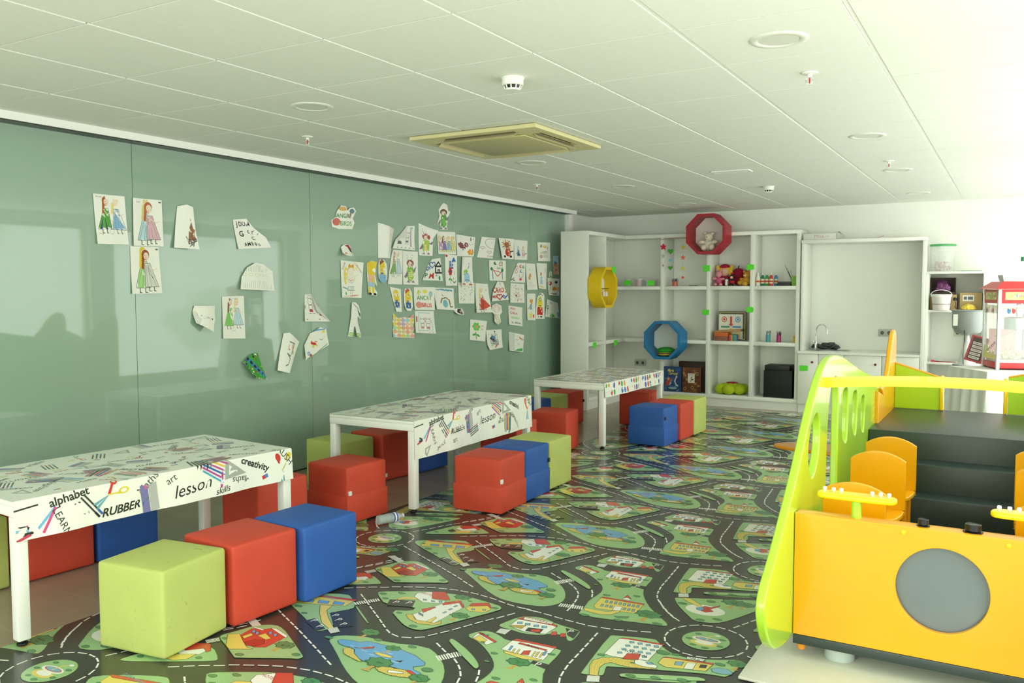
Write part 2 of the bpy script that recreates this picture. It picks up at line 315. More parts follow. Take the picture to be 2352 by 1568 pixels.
MAT=[('p','G',[(-0.913,0.571),(-0.887,0.639),(-0.846,0.663),(-0.785,0.645),(-0.732,0.613),(-0.654,0.638),(-0.489,0.653),(-0.475,0.602),(-0.465,0.476),(-0.437,0.384),(-0.364,0.264),(-0.294,0.184),(-0.22,0.113),(-0.202,0.087),(-0.197,0.064),(-0.295,0.048),(-0.49,0.001),(-0.593,-0.005),(-0.606,0.019),(-0.613,0.095),(-0.632,0.184),(-0.624,0.293),(-0.638,0.357),(-0.672,0.411),(-0.748,0.483),(-0.825,0.538)]),
('p','G',[(-0.849,0.738),(-0.844,0.774),(-0.819,0.869),(-0.767,0.904),(-0.704,0.913),(-0.625,0.879),(-0.512,0.868),(-0.499,0.843),(-0.487,0.745),(-0.511,0.742),(-0.538,0.789),(-0.607,0.77),(-0.631,0.735),(-0.71,0.71),(-0.781,0.723),(-0.82,0.722)]),
('p','G',[(-0.375,-0.158),(-0.357,-0.142),(-0.194,-0.091),(-0.17,-0.11),(-0.145,-0.142),(-0.102,-0.18),(-0.061,-0.2),(-0.004,-0.203),(0.078,-0.173),(0.19,-0.108),(0.195,-0.175),(0.182,-0.295),(0.131,-0.301),(0.078,-0.312),(-0.256,-0.436),(-0.261,-0.447),(-0.239,-0.513),(-0.248,-0.528),(-0.316,-0.55),(-0.325,-0.541)]),
('p','G',[(-0.182,0.559),(-0.173,0.576),(-0.059,0.621),(0.08,0.667),(0.089,0.651),(0.089,0.632),(-0.046,0.573),(-0.156,0.539)]),
('p','G',[(-0.287,0.41),(-0.282,0.427),(-0.13,0.493),(0.097,0.599),(0.153,0.607),(0.12,0.505),(0.066,0.363),(0.003,0.228),(-0.043,0.197),(-0.112,0.183),(-0.166,0.243),(-0.239,0.329)]),
('p','G',[(-1.572,-0.259),(-1.57,-0.23),(-1.463,-0.164),(-1.352,-0.103),(-1.182,-0.069),(-0.968,-0.095),(-0.937,-0.119),(-0.934,-0.151),(-1.038,-0.38),(-1.099,-0.514),(-1.138,-0.529),(-1.189,-0.521),(-1.244,-0.492),(-1.376,-0.4),(-1.279,-0.36),(-1.293,-0.31),(-1.432,-0.365)]),
('p','G',[(-1.409,1.284),(-1.387,1.333),(-1.277,1.382),(-1.158,1.377),(-0.991,1.429),(-0.898,1.384),(-0.806,1.3),(-0.748,1.203),(-0.729,1.125),(-0.761,1.05),(-0.829,1.018),(-0.951,1.009),(-1.03,1.026),(-1.153,1.098),(-1.287,1.2)]),
('p','G',[(-0.943,-0.545),(-0.944,-0.525),(-0.914,-0.535),(-0.809,-0.595),(-0.724,-0.661),(-0.691,-0.702),(-0.695,-0.723),(-0.739,-0.694),(-0.84,-0.626),(-0.927,-0.563)]),
('p','G',[(-1.924,0.514),(-1.939,0.559),(-1.817,0.636),(-1.69,0.695),(-1.645,0.676),(-1.538,0.587),(-1.549,0.53),(-1.465,0.328),(-1.489,0.28),(-1.505,0.28),(-1.636,0.357),(-1.867,0.473)]),
('p','G',[(-1.556,0.602),(-1.533,0.59),(-1.355,0.462),(-1.368,0.459),(-1.532,0.577)]),
('p','G',[(-1.811,0.016),(-1.823,0.042),(-1.799,0.111),(-1.776,0.193),(-1.708,0.24),(-1.643,0.225),(-1.537,0.164),(-1.369,0.062),(-1.357,0.05),(-1.361,0.029),(-1.395,0.017),(-1.591,-0.093),(-1.607,-0.086),(-1.719,-0.028)]),
('p','G',[(-1.978,0.687),(-1.988,0.719),(-1.952,0.828),(-1.915,0.941),(-1.854,0.967),(-1.754,0.974),(-1.648,0.908),(-1.638,0.885),(-1.825,0.77)]),
('r','',[(0.0,0.0)]),
('d','W',[(-0.854,-0.062),(-0.735,-0.075),(-0.612,-0.092),(-0.498,-0.1),(-0.398,-0.085),(-0.305,-0.056),(-0.216,-0.021)]),
('d','W',[(-1.757,-0.281),(-1.65,-0.204),(-1.552,-0.143),(-1.448,-0.088),(-1.341,-0.039),(-1.25,-0.019),(-1.151,-0.014),(-1.039,-0.031),(-0.924,-0.061),(-0.761,-0.075)]),
('d','W',[(-0.432,0.882),(-0.42,0.754),(-0.409,0.641),(-0.401,0.54),(-0.385,0.45),(-0.37,0.396),(-0.342,0.344),(-0.312,0.303),(-0.251,0.225),(-0.201,0.177),(-0.158,0.142)]),
('d','W',[(-0.973,0.442),(-0.884,0.384),(-0.815,0.347),(-0.758,0.296),(-0.715,0.239),(-0.693,0.182),(-0.679,0.123),(-0.667,0.063),(-0.659,-0.016)]),
('d','W',[(-1.63,-0.307),(-1.518,-0.389),(-1.377,-0.491),(-1.26,-0.578),(-1.211,-0.608),(-1.163,-0.621),(-1.118,-0.614),(-1.058,-0.57),(-1.004,-0.473),(-0.944,-0.333),(-0.853,-0.129)]),
('d','W',[(-1.934,0.429),(-1.772,0.346),(-1.549,0.234),(-1.373,0.142),(-1.21,0.056)]),
('d','W',[(-2.067,0.694),(-1.987,0.878),(-1.911,1.027),(-1.801,1.23)]),
('d','W',[(-2.464,0.836),(-2.416,0.76),(-2.361,0.698),(-2.291,0.632)]),
('d','W',[(-1.92,-0.008),(-1.867,0.106),(-1.823,0.201),(-1.791,0.275)]),
('d','W',[(-0.679,0.315),(-0.656,0.274),(-0.628,0.203)]),
('x','W',[(-0.731,0.079),(-0.617,0.097),(-0.603,0.055),(-0.724,0.038)]),
('x','W',[(-0.903,0.334),(-0.835,0.432),(-0.804,0.401),(-0.865,0.304)]),
('x','W',[(-1.587,-0.412),(-1.516,-0.309),(-1.486,-0.332),(-1.556,-0.432)]),
('x','W',[(-1.839,-0.034),(-1.81,0.016),(-1.776,-0.007),(-1.804,-0.052)]),
('p','S',[(-0.292,-0.55),(-0.248,-0.531),(-0.23,-0.578),(-0.274,-0.599)]),
('p','S',[(-0.821,0.71),(-0.773,0.721),(-0.771,0.664),(-0.816,0.663)]),
('p','S',[(-1.475,-0.715),(-1.45,-0.678),(-1.406,-0.71),(-1.427,-0.746)]),
('p','S',[(-1.893,0.227),(-1.868,0.259),(-1.757,0.204),(-1.775,0.171)]),
('p','B',[(-1.348,-0.788),(-1.344,-0.771),(-1.293,-0.756),(-1.255,-0.754),(-1.238,-0.73),(-1.204,-0.725),(-1.123,-0.725),(-1.056,-0.726),(-0.972,-0.742),(-0.901,-0.776),(-0.887,-0.798),(-0.919,-0.829),(-0.903,-0.85),(-0.861,-0.86),(-0.842,-0.875),(-0.864,-0.879),(-0.913,-0.867),(-0.953,-0.873),(-1.005,-0.873),(-1.066,-0.878),(-1.116,-0.889),(-1.151,-0.884),(-1.204,-0.851),(-1.224,-0.824),(-1.262,-0.813),(-1.291,-0.816),(-1.324,-0.808)]),
('p','Y',[(-1.273,-0.839),(-1.258,-0.817),(-1.226,-0.825),(-1.204,-0.851),(-1.143,-0.886),(-1.121,-0.898),(-1.144,-0.899),(-1.205,-0.884),(-1.241,-0.873)]),
('p','Y',[(-1.046,-0.909),(-1.028,-0.881),(-0.972,-0.878),(-0.913,-0.867),(-0.861,-0.883),(-0.84,-0.877),(-0.826,-0.886),(-0.85,-0.905),(-0.902,-0.925),(-0.95,-0.935),(-1.011,-0.93)]),
('p','Y',[(-1.135,-0.809),(-1.123,-0.794),(-1.081,-0.793),(-1.04,-0.8),(-1.048,-0.812),(-1.091,-0.818)]),
('p','R',[(-1.245,-0.803),(-1.221,-0.802),(-1.172,-0.756),(-1.166,-0.774),(-1.195,-0.796),(-1.229,-0.807)]),
('p','D',[(-1.015,-0.824),(-0.989,-0.805),(-0.986,-0.823)]),
('p','R',[(-0.927,-0.87),(-0.908,-0.862),(-0.871,-0.878),(-0.875,-0.894)]),
('p','W',[(-0.984,-0.903),(-0.921,-0.889),(-0.915,-0.9),(-0.974,-0.921)]),
('t','T',[(-1.29,-0.669)],1.2),
('t','T',[(-1.097,-0.75)],0.9),
('t','T',[(-1.06,-0.899)],1.5),
('t','T',[(-0.838,-0.921)],1.1),
('b','T',[(-1.407,-0.78)],1),
('b','T',[(-1.207,-0.691)],1),
('b','T',[(-1.04,-0.676)],1),
('b','T',[(-0.856,-0.822)],1.2),
('p','W',[(-1.251,-0.393),(-1.213,-0.212),(-1.149,-0.139),(-1.098,-0.196),(-1.106,-0.427),(-1.193,-0.439)]),
('p','R',[(-1.208,-0.218),(-1.212,-0.194),(-1.158,-0.136),(-1.094,-0.203),(-1.097,-0.212),(-1.148,-0.165),(-1.195,-0.227)]),
('p','R',[(-1.255,-0.318),(-1.219,-0.264),(-1.209,-0.269),(-1.222,-0.352)]),
('p','W',[(-1.399,-0.158),(-1.342,-0.107),(-1.287,-0.184),(-1.237,-0.187),(-1.216,-0.178),(-1.208,-0.209),(-1.303,-0.246),(-1.383,-0.204)]),
('p','R',[(-1.347,-0.105),(-1.288,-0.075),(-1.206,-0.155),(-1.223,-0.168),(-1.292,-0.184)]),
('p','Y',[(-1.085,-0.206),(-1.081,-0.161),(-1.015,-0.122),(-0.973,-0.149),(-0.976,-0.205),(-1.051,-0.228)]),
('p','R',[(-1.089,-0.165),(-1.091,-0.137),(-1.026,-0.094),(-0.978,-0.143),(-0.98,-0.153),(-1.011,-0.129),(-1.076,-0.175)]),
('p','Y',[(-1.278,-0.409),(-1.257,-0.389),(-1.202,-0.436),(-1.106,-0.427),(-1.094,-0.389),(-1.075,-0.417),(-1.096,-0.449),(-1.164,-0.469),(-1.233,-0.447)]),
('p','Y',[(-1.149,-0.429),(-1.145,-0.364),(-1.132,-0.372),(-1.121,-0.433)]),
('p','Y',[(-1.436,-0.271),(-1.425,-0.232),(-1.37,-0.211),(-1.345,-0.227),(-1.403,-0.252),(-1.42,-0.283)]),
('p','N',[(-1.146,-0.308),(-1.144,-0.285),(-1.132,-0.288),(-1.134,-0.309)]),
('p','N',[(-1.145,-0.263),(-1.143,-0.24),(-1.13,-0.242),(-1.133,-0.264)]),
('p','N',[(-1.146,-0.219),(-1.144,-0.196),(-1.131,-0.198),(-1.134,-0.22)]),
('p','N',[(-1.329,-0.207),(-1.314,-0.202),(-1.299,-0.218),(-1.314,-0.223)]),
('p','N',[(-1.283,-0.204),(-1.268,-0.198),(-1.254,-0.214),(-1.269,-0.22)]),
('p','N',[(-1.246,-0.194),(-1.231,-0.189),(-1.217,-0.205),(-1.232,-0.21)]),
('p','N',[(-1.058,-0.195),(-1.045,-0.189),(-1.034,-0.205),(-1.046,-0.21)]),
('p','N',[(-1.009,-0.175),(-0.997,-0.17),(-0.986,-0.185),(-0.998,-0.19)]),
('p','N',[(-1.245,-0.357),(-1.238,-0.356),(-1.222,-0.377),(-1.229,-0.377)]),
('p','N',[(-1.231,-0.362),(-1.224,-0.362),(-1.209,-0.382),(-1.215,-0.382)]),
('p','N',[(-1.216,-0.368),(-1.21,-0.368),(-1.195,-0.388),(-1.201,-0.388)]),
('p','K',[(-1.461,-0.294),(-1.345,-0.245),(-1.309,-0.319),(-1.427,-0.362)]),
('w','W',[(-1.413,-0.31)],'P'),
('w','W',[(-1.355,-0.286)],'P'),
('w','r',[(-1.344,-0.148)],'HOTEL'),
('t','T',[(-1.175,-0.119)],1.1),
('t','T',[(-1.058,-0.321)],1.2),
('b','T',[(-1.54,-0.249)],1),
('b','T',[(-1.466,-0.197)],1),
('b','T',[(-1.49,-0.293)],0.8),
('b','T',[(-1.317,-0.407)],0.8),
('b','T',[(-1.166,-0.501)],1),
('b','T',[(-0.963,-0.135)],0.8),
('b','T',[(-1.115,-0.12)],0.6),
('p','Y',[(-1.859,0.491),(-1.888,0.594),(-1.598,0.642),(-1.59,0.569),(-1.772,0.502),(-1.846,0.48)]),
('p','R',[(-1.897,0.594),(-1.876,0.601),(-1.598,0.661),(-1.589,0.64),(-1.862,0.582)]),
('p','B',[(-1.826,0.544),(-1.772,0.554),(-1.755,0.525),(-1.805,0.509)]),
('p','B',[(-1.752,0.567),(-1.697,0.577),(-1.681,0.548),(-1.731,0.532)]),
('p','B',[(-1.677,0.59),(-1.623,0.6),(-1.608,0.571),(-1.657,0.555)]),
('p','Y',[(-1.701,0.518),(-1.646,0.544),(-1.629,0.484),(-1.564,0.423),(-1.441,0.331),(-1.455,0.318),(-1.546,0.362),(-1.627,0.435)]),
('p','K',[(-1.594,0.467),(-1.549,0.542),(-1.399,0.401),(-1.457,0.344)]),
('p','K',[(-1.627,0.339),(-1.608,0.385),(-1.484,0.317),(-1.497,0.28)]),
('w','W',[(-1.55,0.455)],'P'),
('w','W',[(-1.502,0.423)],'P'),
('w','W',[(-1.449,0.395)],'P'),
('w','W',[(-1.591,0.36)],'P'),
('w','W',[(-1.523,0.324)],'P'),
('w','N',[(-1.768,0.615)],'SUPERMARKET'),
('b','T',[(-1.781,0.458)],1),
('b','T',[(-1.696,0.408)],0.8),
('b','T',[(-1.865,0.527)],0.6),
('p','R',[(-1.749,0.073),(-1.763,0.155),(-1.713,0.173),(-1.692,0.197),(-1.569,0.167),(-1.563,0.127),(-1.561,0.043),(-1.603,0.019),(-1.69,0.032)]),
('p','W',[(-1.766,0.165),(-1.767,0.176),(-1.708,0.176),(-1.706,0.163)]),
('p','W',[(-1.694,0.2),(-1.67,0.209),(-1.571,0.177),(-1.556,0.157),(-1.566,0.158)]),
('p','Y',[(-1.804,0.057),(-1.764,0.087),(-1.684,0.035),(-1.629,0.004),(-1.592,0.004),(-1.68,-0.047),(-1.719,-0.028)]),
('p','Y',[(-1.733,0.072),(-1.725,0.117),(-1.701,0.106),(-1.708,0.06)]),
('p','Y',[(-1.682,0.112),(-1.671,0.148),(-1.611,0.121),(-1.618,0.099)]),
('p','r',[(-1.679,0.038),(-1.664,0.079),(-1.621,0.093),(-1.594,0.066),(-1.608,0.026),(-1.646,0.015)]),
('p','B',[(-1.745,0.141),(-1.735,0.151),(-1.716,0.13),(-1.726,0.12)]),
('p','B',[(-1.717,0.135),(-1.707,0.145),(-1.688,0.124),(-1.698,0.114)]),
('p','B',[(-1.67,0.166),(-1.661,0.176),(-1.642,0.156),(-1.652,0.146)]),
('p','B',[(-1.635,0.16),(-1.625,0.17),(-1.607,0.15),(-1.616,0.14)]),
('t','T',[(-1.509,0.074)],1.2),
('b','T',[(-1.6,-0.062)],1),
('b','T',[(-1.4,0.055)],1),
('b','T',[(-1.782,0.021)],0.7),
('p','W',[(-1.881,0.884),(-1.875,0.934),(-1.752,0.944),(-1.747,0.897),(-1.811,0.851)]),
('p','R',[(-1.877,0.923),(-1.873,0.956),(-1.791,0.991),(-1.733,0.941),(-1.738,0.923),(-1.778,0.944),(-1.829,0.891)]),
('p','Y',[(-1.847,0.801),(-1.828,0.85),(-1.76,0.89),(-1.753,0.841),(-1.796,0.802)]),
('p','K',[(-1.899,0.821),(-1.89,0.865),(-1.842,0.833),(-1.863,0.801)]),
('b','T',[(-1.94,0.762)],0.8),
('b','T',[(-1.723,0.873)],0.8),
('p','W',[(-0.802,0.755),(-0.807,0.841),(-0.642,0.858),(-0.614,0.852),(-0.621,0.757),(-0.712,0.73)]),
('p','R',[(-0.815,0.844),(-0.799,0.869),(-0.62,0.867),(-0.615,0.847),(-0.641,0.855)]),
('p','W',[(-0.795,0.883),(-0.652,0.886),(-0.647,0.862),(-0.786,0.851)]),
('w','r',[(-0.721,0.875)],"JOE'S GARAGE"),
('p','y',[(-0.798,0.768),(-0.742,0.796),(-0.739,0.754),(-0.797,0.751)]),
('p','D',[(-0.72,0.78),(-0.653,0.797),(-0.647,0.751),(-0.713,0.74)]),
('p','R',[(-0.703,0.768),(-0.666,0.789),(-0.649,0.763),(-0.686,0.745)]),
('p','N',[(-0.794,0.815),(-0.775,0.824),(-0.763,0.801),(-0.783,0.792)]),
('p','N',[(-0.756,0.819),(-0.737,0.828),(-0.725,0.806),(-0.745,0.796)]),
('p','N',[(-0.714,0.821),(-0.695,0.83),(-0.683,0.808),(-0.703,0.799)]),
('p','N',[(-0.677,0.827),(-0.658,0.835),(-0.647,0.814),(-0.666,0.804)]),
('p','R',[(-0.609,0.794),(-0.592,0.804),(-0.572,0.769),(-0.596,0.755)]),
('p','R',[(-0.567,0.797),(-0.55,0.807),(-0.531,0.772),(-0.554,0.758)]),
('p','K',[(-0.575,0.858),(-0.508,0.859),(-0.494,0.772),(-0.533,0.792)]),
('w','W',[(-0.54,0.834)],'P'),
('p','W',[(-0.706,0.527),(-0.711,0.625),(-0.518,0.656),(-0.505,0.518),(-0.524,0.52),(-0.679,0.523)]),
('p','R',[(-0.711,0.625),(-0.703,0.651),(-0.514,0.662),(-0.513,0.643),(-0.652,0.635)]),
('p','R',[(-0.672,0.607),(-0.672,0.623),(-0.536,0.616),(-0.54,0.604)]),
('p','R',[(-0.617,0.559),(-0.593,0.577),(-0.58,0.531),(-0.611,0.523)]),
('p','Y',[(-0.662,0.556),(-0.655,0.558),(-0.644,0.508),(-0.651,0.507)]),
('p','Y',[(-0.642,0.561),(-0.636,0.563),(-0.624,0.512),(-0.632,0.512)]),
('p','Y',[(-0.575,0.577),(-0.568,0.578),(-0.558,0.528),(-0.565,0.528)]),
('p','Y',[(-0.561,0.58),(-0.554,0.582),(-0.544,0.531),(-0.551,0.531)]),
('p','Y',[(-0.544,0.584),(-0.537,0.585),(-0.527,0.535),(-0.534,0.535)]),
('p','B',[(-0.687,0.577),(-0.678,0.578),(-0.667,0.532),(-0.677,0.534)]),
('p','B',[(-0.539,0.602),(-0.53,0.603),(-0.521,0.558),(-0.531,0.56)]),
('p','Y',[(-0.689,0.517),(-0.513,0.522),(-0.519,0.508),(-0.589,0.488),(-0.675,0.501)]),
('w','D',[(-0.602,0.612)],'BANK'),
('p','W',[(-0.873,0.562),(-0.879,0.622),(-0.762,0.575),(-0.782,0.527),(-0.801,0.542),(-0.851,0.565)]),
('p','Y',[(-0.864,0.557),(-0.862,0.6),(-0.803,0.572),(-0.804,0.534)]),
('p','R',[(-0.879,0.616),(-0.875,0.629),(-0.761,0.58),(-0.761,0.565)]),
('w','D',[(-0.843,0.616)],'BUS'),
('p','K',[(-0.537,0.471),(-0.539,0.498),(-0.463,0.495),(-0.458,0.452)]),
('w','W',[(-0.505,0.474)],'P'),
('p','Y',[(-0.583,0.129),(-0.596,0.239),(-0.382,0.262),(-0.374,0.138),(-0.435,0.126),(-0.559,0.102)]),
('p','R',[(-0.6,0.24),(-0.591,0.259),(-0.384,0.269),(-0.382,0.254),(-0.543,0.244)]),
('p','W',[(-0.502,0.276),(-0.49,0.309),(-0.46,0.292),(-0.463,0.273)]),
('p','R',[(-0.499,0.296),(-0.499,0.339),(-0.463,0.299),(-0.485,0.304)]),
('p','N',[(-0.561,0.225),(-0.55,0.226),(-0.541,0.194),(-0.553,0.192)]),
('p','N',[(-0.538,0.227),(-0.527,0.228),(-0.519,0.196),(-0.531,0.194)]),
('p','N',[(-0.516,0.229),(-0.505,0.23),(-0.497,0.198),(-0.509,0.196)]),
('p','N',[(-0.494,0.231),(-0.483,0.232),(-0.475,0.2),(-0.487,0.198)]),
('p','N',[(-0.472,0.233),(-0.461,0.234),(-0.453,0.202),(-0.465,0.2)]),
('p','N',[(-0.45,0.235),(-0.439,0.236),(-0.432,0.204),(-0.444,0.202)]),
('p','N',[(-0.428,0.237),(-0.418,0.238),(-0.41,0.206),(-0.422,0.204)]),
('p','N',[(-0.407,0.239),(-0.396,0.24),(-0.389,0.208),(-0.401,0.206)]),
('p','N',[(-0.558,0.168),(-0.547,0.169),(-0.541,0.14),(-0.553,0.138)]),
('p','N',[(-0.536,0.17),(-0.525,0.171),(-0.519,0.142),(-0.531,0.14)]),
('p','N',[(-0.514,0.172),(-0.503,0.173),(-0.498,0.144),(-0.509,0.142)]),
('p','N',[(-0.449,0.178),(-0.438,0.179),(-0.433,0.15),(-0.444,0.148)]),
('p','N',[(-0.427,0.18),(-0.417,0.181),(-0.412,0.152),(-0.423,0.15)]),
('p','N',[(-0.406,0.182),(-0.395,0.183),(-0.39,0.154),(-0.402,0.152)]),
('p','W',[(-0.494,0.172),(-0.459,0.181),(-0.448,0.13),(-0.484,0.121)]),
('p','Y',[(-0.613,0.082),(-0.562,0.084),(-0.497,0.09),(-0.458,0.128),(-0.444,0.121),(-0.464,0.067),(-0.51,0.043),(-0.592,0.051)]),
('t','T',[(-0.581,0.427)],1.3),
('t','T',[(-0.319,0.123)],1.6),
('b','T',[(-0.586,0.288)],0.9),
('b','T',[(-0.454,0.348)],0.8),
('b','T',[(-0.568,0.002)],1.1),
('b','T',[(-0.413,0.023)],1),
('b','T',[(-0.243,0.07)],1.1),
('b','T',[(-0.708,0.477)],0.8),
('b','T',[(-0.81,0.547)],0.5),
('b','T',[(-0.696,0.397)],0.6),
('b','T',[(-0.502,0.586)],0.8),
('p','T',[(-0.449,0.056),(-0.385,0.085),(-0.386,0.062),(-0.422,0.045)]),
('p','W',[(-0.318,-0.337),(-0.325,-0.167),(-0.288,-0.146),(-0.139,-0.132),(-0.138,-0.311),(-0.161,-0.313),(-0.278,-0.344)]),
('p','R',[(-0.326,-0.165),(-0.317,-0.151),(-0.288,-0.141),(-0.134,-0.126),(-0.136,-0.139),(-0.285,-0.154)]),
('p','N',[(-0.277,-0.17),(-0.261,-0.162),(-0.251,-0.178),(-0.267,-0.188)]),
('p','N',[(-0.241,-0.166),(-0.225,-0.158),(-0.216,-0.175),(-0.232,-0.184)]),
('p','N',[(-0.206,-0.162),(-0.19,-0.155),(-0.181,-0.171),(-0.197,-0.18)]),
('p','N',[(-0.171,-0.159),(-0.155,-0.151),(-0.146,-0.168),(-0.162,-0.177)]),
('p','N',[(-0.278,-0.211),(-0.262,-0.203),(-0.252,-0.219),(-0.268,-0.229)]),
('p','N',[(-0.242,-0.207),(-0.227,-0.199),(-0.217,-0.215),(-0.233,-0.225)]),
('p','N',[(-0.207,-0.203),(-0.192,-0.196),(-0.182,-0.212),(-0.198,-0.221)]),
('p','N',[(-0.172,-0.2),(-0.157,-0.192),(-0.148,-0.208),(-0.164,-0.217)]),
('p','N',[(-0.278,-0.251),(-0.263,-0.243),(-0.253,-0.259),(-0.269,-0.269)]),
('p','N',[(-0.243,-0.247),(-0.228,-0.24),(-0.218,-0.255),(-0.234,-0.265)]),
('p','N',[(-0.209,-0.243),(-0.193,-0.236),(-0.184,-0.252),(-0.2,-0.261)]),
('p','N',[(-0.174,-0.24),(-0.159,-0.232),(-0.15,-0.248),(-0.165,-0.257)]),
('p','N',[(-0.279,-0.291),(-0.264,-0.283),(-0.254,-0.299),(-0.27,-0.308)]),
('p','N',[(-0.176,-0.279),(-0.161,-0.271),(-0.152,-0.287),(-0.167,-0.296)]),
('p','R',[(-0.237,-0.286),(-0.187,-0.267),(-0.176,-0.322),(-0.235,-0.343)]),
('w','D',[(-0.209,-0.271)],'HOSPITAL'),
('p','Y',[(-0.289,-0.542),(-0.322,-0.466),(-0.331,-0.412),(-0.308,-0.376),(-0.258,-0.345),(-0.234,-0.345),(-0.19,-0.335),(-0.142,-0.36),(-0.074,-0.367),(-0.172,-0.401),(-0.218,-0.405),(-0.259,-0.399),(-0.277,-0.422),(-0.28,-0.464),(-0.255,-0.534)]),
('p','W',[(-0.186,-0.333),(-0.169,-0.317),(-0.121,-0.319),(-0.087,-0.34),(-0.086,-0.36),(-0.138,-0.37),(-0.174,-0.362)]),
('p','B',[(-0.141,-0.327),(-0.12,-0.322),(-0.102,-0.331),(-0.126,-0.342)]),
('p','Y',[(-0.096,-0.31),(-0.097,-0.257),(-0.062,-0.237),(0.098,-0.209),(0.092,-0.287),(-0.056,-0.331)]),
('p','R',[(-0.1,-0.255),(-0.089,-0.241),(0.097,-0.203),(0.099,-0.218),(-0.06,-0.242)]),
('p','W',[(-0.016,-0.194),(0.056,-0.183),(0.059,-0.206),(-0.011,-0.216)]),
('w','D',[(0.023,-0.201)],'POLICE'),
('p','N',[(-0.039,-0.263),(-0.009,-0.25),(-0.007,-0.288),(-0.034,-0.295)]),
('p','W',[(0.003,-0.252),(0.038,-0.238),(0.043,-0.301),(0.009,-0.309)]),
('p','D',[(0.056,-0.239),(0.08,-0.231),(0.083,-0.261),(0.059,-0.269)]),
('p','N',[(0.104,-0.257),(0.124,-0.234),(0.162,-0.229),(0.187,-0.248),(0.187,-0.268),(0.147,-0.282),(0.116,-0.279)]),
('t','T',[(0.184,-0.182)],1.1),
('b','T',[(-0.114,-0.206)],1.4),
('b','T',[(0.123,-0.2)],1),
('b','T',[(-0.061,-0.2)],0.8),
('b','T',[(-0.323,-0.353)],0.8),
('b','T',[(-0.184,-0.361)],0.5),
('p','G',[(-0.188,-0.489),(-0.186,-0.468),(-0.104,-0.431),(0.073,-0.353),(0.112,-0.352),(0.116,-0.377),(-0.168,-0.499)]),
('b','T',[(-0.146,-0.47)],1),
('b','T',[(-0.058,-0.44)],1),
('b','T',[(0.039,-0.406)],1),
('b','T',[(-0.142,0.573)],0.9),
('b','T',[(-0.048,0.601)],0.9),
('b','T',[(0.05,0.636)],0.9),
('e','W',[(-0.11,0.336)],0.115),
('p','R',[(-0.138,0.347),(-0.128,0.385),(-0.096,0.383),(-0.067,0.429),(-0.07,0.403),(-0.093,0.357),(-0.071,0.338),(-0.099,0.31),(-0.122,0.316)]),
('p','B',[(-0.156,0.345),(-0.134,0.37),(-0.115,0.344),(-0.128,0.318),(-0.147,0.325)]),
('p','Y',[(-0.258,0.436),(-0.22,0.449),(-0.138,0.38),(-0.153,0.362),(-0.221,0.402)]),
('t','T',[(-0.02,0.465)],1.5),
('t','T',[(0.031,0.47)],1.2),
('b','T',[(-0.231,0.367)],1),
('b','T',[(-0.093,0.21)],1),
('b','T',[(-0.028,0.255)],1),
('b','T',[(-0.119,0.457)],1),
('b','T',[(0.089,0.528)],1)]
# ------------------------------------------------------------------ materials
WALLM = mat('white_paint', '#eceee6', .55, noise_amt=.02, noise_scale=3)
MELA = mat('white_melamine', '#eef0e8', .35, noise_amt=.015, noise_scale=4)
METALW = mat('white_powder_coat', '#f0f1ec', .35)
CHROME = mat('chrome', '#d8dadb', .12, 1.)
STEEL = mat('brushed_steel', '#b9bcbc', .3, 1.)
BLACKP = mat('black_plastic', '#141516', .35)
ZC = 2.502
YB = 9.05
def struct(o): o['kind'] = 'structure'; return o

# floor: brownish ceramic tiles with pale joints
def floor_material():
    m = mat('floor_tile', '#8d7d6a', .22); nt = m.node_tree; b = nt.nodes['Principled BSDF']; N = nt.nodes.new; L = nt.links.new
    tc = N('ShaderNodeTexCoord'); mp = N('ShaderNodeMapping'); mp.inputs['Rotation'].default_value = (0, 0, 0); L(tc.outputs['Object'], mp.inputs[0])
    br = N('ShaderNodeTexBrick'); br.offset = 0.0; br.inputs['Scale'].default_value = 1; br.inputs['Brick Width'].default_value = .41; br.inputs['Row Height'].default_value = .41
    br.inputs['Mortar Size'].default_value = .004; br.inputs['Mortar Smooth'].default_value = .2
    br.inputs['Color1'].default_value = (*lin('#b0a08a'), 1); br.inputs['Color2'].default_value = (*lin('#baa991'), 1); br.inputs['Mortar'].default_value = (*lin('#b3ab99'), 1)
    L(mp.outputs[0], br.inputs['Vector'])
    nz = N('ShaderNodeTexNoise'); nz.inputs['Scale'].default_value = 3.5; nz.inputs['Detail'].default_value = 8; L(tc.outputs['Object'], nz.inputs['Vector'])
    mx = N('ShaderNodeMix'); mx.data_type = 'RGBA'; mx.blend_type = 'MULTIPLY'; mx.inputs[0].default_value = .35
    L(br.outputs['Color'], mx.inputs[6]); L(nz.outputs['Fac'], mx.inputs[7]); L(mx.outputs[2], b.inputs['Base Color'])
    return m
bm = bmesh.new(); bm_box(bm, -1.2, WALL_R + .15, WALL_F - .15, YB + .1, -.12, 0); struct(fin(bm, 'floor', floor_material()))

